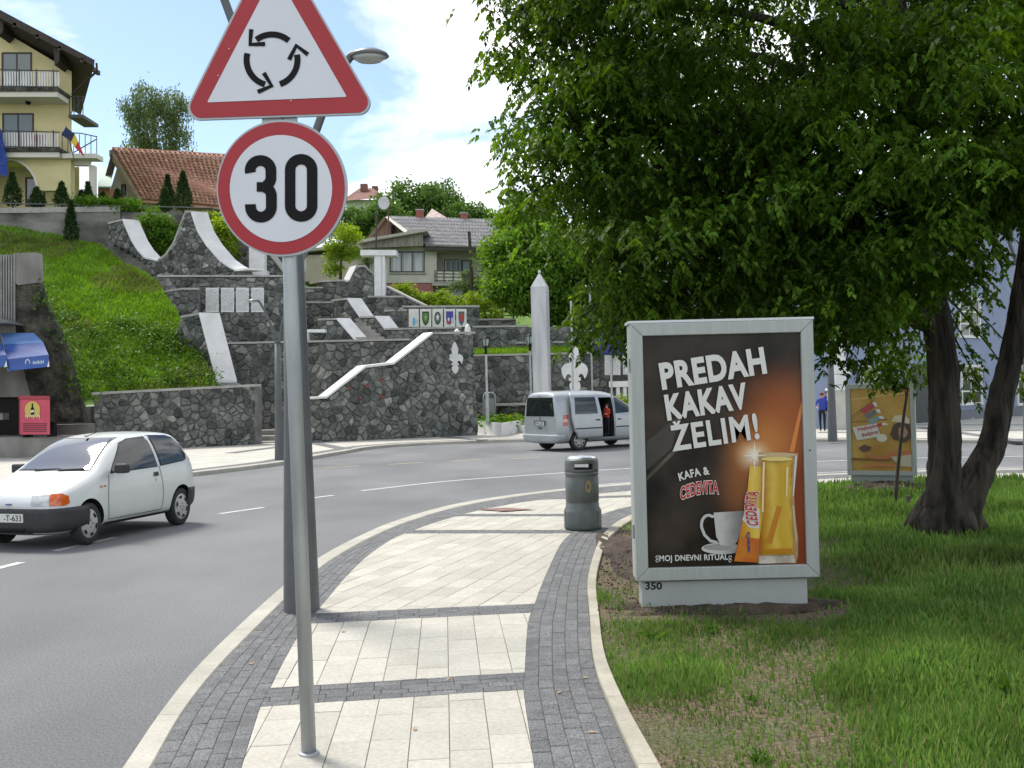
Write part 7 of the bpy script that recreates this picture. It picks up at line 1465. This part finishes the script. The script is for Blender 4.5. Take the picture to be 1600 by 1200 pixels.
lobe(1330, -60, 10.6, 3.4, 2.6, 2.2, 330); lobe(1100, -40, 10.6, 1.75, 1.8, 1.5, 170); lobe(1150, 180, 10.2, 2.0, 1.7, 1.1, 190); lobe(900, 20, 10.8, .75, 1.2, .6, 66); lobe(960, 80, 10.8, .85, 1.3, .8, 70); lobe(1350, -330, 11, 4.2, 3.2, 2.2, 260); lobe(1650, -230, 11, 3.2, 3.2, 2.4, 200); lobe(1020, 260, 10.4, .95, 1.2, .7, 85)  # highest lobes, out of view, are added to block sky light and darken the crown
lobe(1080, 390, 9.9, 1.15, 1.2, .6, 95); lobe(1010, 455, 10.3, .42, .7, .3, 30); lobe(1340, 300, 9.8, 1.5, 1.4, 1.1, 170); lobe(1500, 200, 9.8, 1.6, 1.6, 1.4, 190); lobe(1300, 450, 10.0, 1.0, 1.0, .5, 85); lobe(1610, 330, 9.9, .8, 1.0, .7, 70)
lobe(1350, 515, 10.9, .55, .6, .28, 44); lobe(1200, 420, 10.8, 1.0, 1.0, .55, 80); lobe(1600, 80, 12.5, 2.4, 2.2, 2.0, 190); lobe(1250, 60, 12.6, 2.6, 2.0, 1.8, 200); lobe(905, 200, 10.9, .42, .8, .5, 30); lobe(890, 300, 10.9, .35, .7, .3, 18)
lobe(1680, 300, 10.5, 1.6, 1.6, 1.8, 110); lobe(1150, 330, 12.2, 1.7, 1.2, 1.0, 110); lobe(1400, 390, 11.9, 1.1, 1.0, .6, 70)
tips = []
def sprig(px, py, d): tips.append(P(px, py, d))
for q in ((785, 20, 10.8), (800, 60, 10.8), (775, 90, 10.7), (825, 80, 10.8), (800, 190, 10.8), (818, 175, 10.8), (806, 215, 10.8), (800, 240, 10.8), (815, 262, 10.8), (803, 285, 10.8), (835, 300, 10.8), (812, 315, 10.8), (905, 500, 10.2), (910, 525, 10.2), (925, 505, 10.2), (945, 540, 10.3), (965, 520, 10.3), (985, 530, 10.4), (1300, 560, 10.8), (1320, 570, 10.8), (1340, 555, 10.9), (1362, 572, 10.9), (1385, 560, 11.0), (1410, 555, 11.0), (1292, 545, 10.7), (1525, 560, 11.9), (1540, 500, 11.9), (1515, 470, 11.9), (1500, 420, 11.8), (1596, 560, 12.2), (1440, 470, 11.7), (1420, 520, 11.2), (1508, 590, 11.9), (1530, 600, 11.9), (1545, 455, 11.9), (1530, 425, 11.9), (1495, 500, 11.9), (1500, 545, 11.9), (1560, 400, 12), (1520, 395, 11.9), (1590, 600, 12.2), (1485, 450, 11.8), (840, 130, 10.8), (860, 115, 10.8), (815, 120, 10.8), (850, 250, 10.8), (865, 40, 10.8), (820, 5, 10.8), (1010, 480, 10.3), (1050, 480, 10.2), (1100, 475, 10.1), (1160, 480, 10.2), (1230, 485, 10.4), (1260, 480, 10.5)): sprig(*q)
CC = []
for c, r_, n in lobes:      # boughs, each a few drooping sprays, with dark gaps between them
    B_ = clumps(c, r_, max(4, int(n / 5.2)), .35); out_ = B_ - np.array(c); out_[:, 2] *= .3; out_ /= np.linalg.norm(out_, axis=1)[:, None] + 1e-6
    for s_ in range(8): f_ = rng.uniform(-.25, .5, (len(B_), 1)); CC.append(B_ + out_ * f_ + rng.normal(0, 1, B_.shape) * np.array((.27, .27, .10)) - np.array((0, 0, .35)) * (f_ ** 2))
CC = np.concatenate(CC); CC = CC[(CC[:, 2] > np.interp(CC[:, 0], [.5, 2, 3., 3.9, 4.2, 4.6, 6], [2.25, 2.3, 2.25, 2.3, 2.7, 3.35, 3.5])) & (CC[:, 0] > np.interp(CC[:, 2], [2.2, 2.9, 3.3, 3.9, 4.6, 6], [1.05, .85, .32, .08, -.02, -.15]) + .12 * np.sin(CC[:, 2] * 9))]
leafy = [sprays(CC, 10, .15, .070, .041), sprays(np.array(tips), 12, .15, .070, .041, sp=(.11, .11, .08))]
fast_quads('crown', np.concatenate(leafy), maple_m, t)
limb_src = [np.array(catmull(p1, 6)), np.array(catmull(p2_, 6))]
def branch_to(target, r0, r1, nm='limb'):
    best = min(((np.linalg.norm(target[:2] - q[:2]) + abs(target[2] - .9 - q[2]) * 1.2, i, j) for i, s_ in enumerate(limb_src) for j, q in enumerate(s_) if q[2] > 2.2 and q[2] < target[2] + .8), default=None)
    if best is None: return
    a = limb_src[best[1]][best[2]]; mid = a * .5 + target * .5 + np.array((0, 0, .35)); MB().tube(catmull([a, mid, target], 6), np.linspace(r0, r1, 13), 7).build(nm, bark_m, t, smooth=True)
for c, r_, n in lobes: branch_to(np.array(c), .075, .02)
for i in range(0, len(tips)): 
    k = np.argmin([np.linalg.norm(np.array(c) - tips[i]) for c, _, _ in lobes]); MB().tube(catmull([np.array(lobes[k][0]), (np.array(lobes[k][0]) + tips[i]) / 2 + np.array((0, 0, .12)), tips[i]], 4), np.linspace(.02, .006, 9), 5).build('twig', bark_m, t, smooth=True)
# ---- sapling and stump by the smaller case
gs_ = G(1398, 792); tr = [gs_, P(1403, 730, gs_[1]), P(1412, 650, gs_[1]), P(1419, 605, gs_[1])]; C0 = P(1405, 570, gs_[1])
tree('sapling', 'thin young sapling in front of the smaller advertising case', tr, [.03, .026, .022, .014], [(C0, (.42, .4, .28), 26)], maple_m, 26, (.13, .13, .08), .11, .045, .7)
g_ = G(1419, 793); o = thing('stake', 'short grey wooden stake beside the thin sapling', 'stake', g_); bevel(MB().box((g_[0], g_[1], .08), (.055, .055, .17)).build('post', mat('old_wood', (.09, .085, .075), (.15, .14, .12), scale=8, rough=.9), o), .005)
# ---- bright trees behind the maple
b = P(860, 560, 52); tree('linden_tree', 'bright green leafy tree behind the obelisk, left of the maple', [(b[0], b[1], 3.5), (b[0], b[1], 5.5), (b[0] + .2, b[1], 7.2)], [.22, .17, .1], [(P(838, 405, 52), (2.6, 2.2, 2.1), 170), (P(900, 450, 52), (2.6, 2., 1.9), 130), (P(815, 440, 51), (1.6, 1.6, 1.5), 110), (P(822, 350, 53), (1.5, 1.5, 1.1), 80)], maple_b, 75, (.34, .34, .2), .27, .14, .6)
b = P(960, 560, 56); tree('linden_tree', 'darker broad tree between obelisk and advertising case', [(b[0], b[1], 1), (b[0], b[1], 5.0), (b[0] + .2, b[1], 7.5)], [.25, .2, .1], [(P(950, 430, 56), (3.4, 2.2, 3.2), 150), (P(1060, 440, 57), (3.6, 2.4, 3.4), 130), (P(1000, 330, 58), (3.0, 2.4, 2.4), 100)], maple_m, 70, (.42, .42, .26), .32, .17, .6)
# ---- birch at the left
b = P(243, 260, 72); tree('birch_tree', 'pale feathery birch rising behind the tiled roof', [P(243, 300, 72), P(243, 230, 72), P(240, 180, 72), P(244, 145, 72)], [.2, .15, .1, .04], [(P(245, 200, 72), (2.0, 1.6, 2.3), 150), (P(230, 150, 72), (1.2, 1., .8), 30), (P(215, 180, 72), (.8, .8, .8), 20), (P(262, 160, 72), (1.2, 1., .9), 32), (P(275, 215, 72), (1., 1., 1.6), 34), (P(218, 225, 72), (1.1, 1., 1.3), 34), (P(195, 160, 72), (.3, .4, .5), 6), (P(290, 165, 72), (.5, .5, .5), 9)], birch_m, 42, (.22, .22, .36), .20, .10, 1.1, hang=.5, bark=mat('birch_bark', (.35, .34, .31), (.10, .09, .08), scale=5, rough=.8))
# ---- hill trees behind the houses
for i, (x, y, d, rx, rz_, n, m, lab) in enumerate(((640, 330, 96, 3.6, 2.9, 110, hill_tree_m, 'dense green tree on the hill, left of the chimney'), (688, 322, 98, 2.4, 2.5, 70, hill_tree_m, 'darker tree on the hill directly above the grey roof chimney'), (720, 340, 95, 2.4, 1.4, 50, hill_tree_m, 'low green tree on the hill right of the chimney'), (755, 346, 96, 1.9, .8, 36, hill_tree_m, 'small round tree at the right end of grey roof'), (610, 350, 90, 2.2, 1.9, 60, hill_tree_m, 'leafy tree between the hipped house and satellite dish'), (560, 350, 92, 2.6, 1.6, 60, hill_tree_m, 'green tree below the hipped red roof'))):
    b = P(x, y + 20, d); tree('hill_tree', lab, [(b[0], b[1], b[2] - 3.5), (b[0], b[1], b[2] - 1), (b[0], b[1], P(x, y, d)[2])], [.25, .2, .1], [(P(x, y, d), (rx, 2., rz_), n), (P(x + 12, y + 10, d), (rx * .6, 1.6, rz_ * .7), n // 2)], m, 55, (.42, .42, .3), .36, .2, .5, group='trees on the hill behind the houses')
# spruce tip
b = P(800, 345, 90); t = thing('spruce_tree', 'dark spruce tip showing left of the maple crown', 'tree', (b[0], b[1], b[2] - 6)); MB().tube([(b[0], b[1], b[2] - 6), P(802, 285, 90)], [.18, .03], 7).build('trunk', bark_m, t); Vs = []
for k in range(9):
    z = b[2] - 2.5 + k * .75; l = 2.3 - k * .24
    for a in np.linspace(0, 6.28, 9)[:-1]: q = np.array((b[0], b[1], z)) + np.linspace(.1, 1, 20)[:, None] * np.array((math.cos(a + k), math.sin(a + k), -.18)) * l; Vs.append(leaves(np.repeat(q, 3, 0) + rng.normal(0, .07, (60, 3)), .28, .07, .5))
fast_quads('crown', np.concatenate(Vs), thuja_m, t)
# ---- young tree, shrubs
b = P(532, 436, 54); tree('young_tree', 'small bright green tree right of the round sign', [P(532, 442, 54), P(533, 410, 54), P(535, 385, 54)], [.09, .07, .04], [(P(530, 370, 54), (.9, .8, .65), 40), (P(515, 395, 54), (.55, .5, .4), 20), (P(545, 395, 54), (.6, .5, .4), 22), (P(520, 418, 54), (.5, .4, .3), 12), (P(550, 365, 54), (.5, .5, .4), 14)], yellow_leaf, 45, (.16, .16, .12), .15, .08, .5)
def shrub(label, x, y, d, rx, rz_, n, m, ln=.18, name='shrub', per=50, grp=None):
    c = P(x, y, d); t = thing(name, label, 'shrub', (c[0], c[1], c[2] - rz_), group=grp)
    for k in range(5): a = k * 1.26; MB().tube([(c[0], c[1], c[2] - rz_ - .3), (c[0] + rx * .4 * math.cos(a), c[1] + .3 * math.sin(a), c[2] + rz_ * .3)], [.03, .012], 5).build('stem', twig_m, t)
    fast_quads('crown', leaf_cloud(clumps(c, (rx, rx * .8, rz_), n, .3), per, (.16, .16, .12), ln, ln * .55, .3), m, t)
shrub('big dark green shrub between the curved walls', 240, 365, 49.3, 1.05, 1.25, 70, shrub_m); shrub('green shrub right of the tall stone gable', 352, 378, 49.3, .8, 1.3, 50, yellow_leaf); shrub('yellow-green bush top beside the gable peak', 330, 345, 50, .5, .4, 16, yellow_leaf); shrub('low leafy shrub spilling over the concrete wall', 205, 325, 50.8, 1.1, .35, 34, shrub_m); shrub('low hedge foliage along the top railing', 150, 319, 51.2, 1.3, .22, 30, shrub_m)
for x, y, rx, rz_, lab in ((690, 472, .8, .5, 'yellow-green shrub before the house plinth, left'), (742, 470, 1.0, .5, 'yellow-green shrub beside the leaning wooden pole'), (765, 488, .9, .6, 'yellow-green shrub next to the garden fence'), (630, 455, .6, .4, 'small yellow-green shrub right of the T pillar'), (655, 467, .6, .3, 'small shrub on the falling wall coping')): shrub(lab, x, y, 53.5, rx, rz_, 28, yellow_leaf, .16, grp='shrubs before the house')
shrub('greyish tall shrub growing behind the leaning pole', 730, 445, 60, .9, .9, 30, birch_m); shrub('young bright leaves right of the T pillar top', 575, 405, 55, .3, .5, 9, birch_m, .14); shrub('leafy plant by the colonnade before the van nose', 982, 630, 41.8, .5, .3, 20, yellow_leaf, .16)
# ---- conifers
def thuja(label, x, yb, yt, wpx, d):
    a, c = P(x, yb, d), P(x, yt, d); H_ = c[2] - a[2]; r_ = wpx * d / F / 2; t = thing('thuja', label, 'conifer', a, group='clipped conifers by the yellow house'); MB().tube([a - np.array((0, 0, .15)), a + np.array((0, 0, H_ * .8))], [.06, .02], 6).build('trunk', bark_m, t)
    n = int(900 + 1500 * H_ * r_); u = rng.random(n) ** .8; ang = rng.uniform(0, 6.283, n); rr = r_ * np.minimum(1, (1 - u) * 1.35 + .05) * np.minimum(1, u * 6 + .55) * rng.uniform(.65, 1.06, n) * (1 + .12 * np.sin(ang * 5 + u * 14)); C = np.stack((a[0] + rr * np.cos(ang), a[1] + rr * np.sin(ang), a[2] + u * H_), 1); fast_quads('crown', leaves(C, .19, .06, -.9), thuja_m, t)
for x, yb, yt, w_, d, lab in ((20, 323, 272, 26, 51.2, 'conifer at far left before the dark porch window'), (58, 324, 295, 24, 51.2, 'round low conifer below the house arch'), (97, 323, 287, 22, 51.2, 'conifer below the right end of the arch'), (112, 385, 315, 21, 49.4, 'tall conifer standing alone on the green bank'), (128, 322, 300, 15, 51.3, 'small conifer right of the arch'), (138, 320, 287, 15, 52, 'conifer beside the white porch column'), (184, 322, 298, 13, 51.5, 'small conifer below the tiled house gable'), (258, 331, 296, 19, 51.2, 'front conifer of the pair before the tiled roof'), (263, 325, 275, 19, 52.2, 'rear conifer of the pair before the tiled roof'), (287, 329, 270, 27, 51.6, 'widest conifer before the tiled roof'), (161, 320, 303, 12, 52.5, 'smallest conifer by the shed')): thuja(lab, x, yb, yt, w_, d)
# ---- leaf tufts and plants on the lawn
for i, (x, y, s_, lab) in enumerate(((1595, 1105, .20, 'spiky weed plant at the right edge of lawn'), (1185, 1190, .10, 'small leafy weed at the bottom edge of lawn'), (1022, 1000, .12, 'flat leafy weed left of the soil heap'), (1115, 993, .10, 'flat weed in front of the soil heap'), (1175, 1105, .06, 'tiny clover weed on bare soil'))):
    g_ = G(x, y); t = thing('weed', lab, 'plant', (g_[0], g_[1], float(lawn_z(g_[0], g_[1]))), group='weeds on the lawn'); fast_quads('leaves', leaves(np.repeat(np.array([[g_[0], g_[1], float(lawn_z(g_[0], g_[1])) + .02]]), 22, 0) + rng.normal(0, s_ * .22, (22, 3)) * np.array((1, 1, .25)), s_ * .8, s_ * .28, -.45), weed_leaf, t)
# fallen leaves on the pavement
dead = mat('dead_leaf', (.33, .20, .11), (.42, .30, .18), scale=8, rough=.9)
for x, y, lab in ((433, 1010, 'dry fallen leaf on dark pavers left of the sign pole, upper'), (393, 1038, 'dry fallen leaf on dark pavers left of the sign pole, lower'), (915, 1060, 'dry fallen leaf beside the lawn edging kerb'), (925, 1145, 'dry fallen leaf nearest the bottom of right dark band'), (874, 1083, 'dry fallen leaf in the middle of right dark band'), (536, 988, 'dry fallen leaf on pale slabs right of the lamp base'), (648, 1140, 'dry fallen leaf on the nearest pale slabs'), (700, 1062, 'dry fallen leaf on the nearest dark cross band')):
    g_ = G(x, y); a = random.uniform(0, 6); q = [(g_[0] + .018 * l * math.cos(a + k), g_[1] + .018 * l * math.sin(a + k), .004 + .004 * (k % 2)) for k, l in ((0, 1.4), (1.5, .7), (3.1, 1.2), (4.6, .7))]; o = mk('fallen_leaf', q, [(0, 1, 2, 3)], dead); tag(o, lab, 'leaf', 'fallen leaves on the pavement')
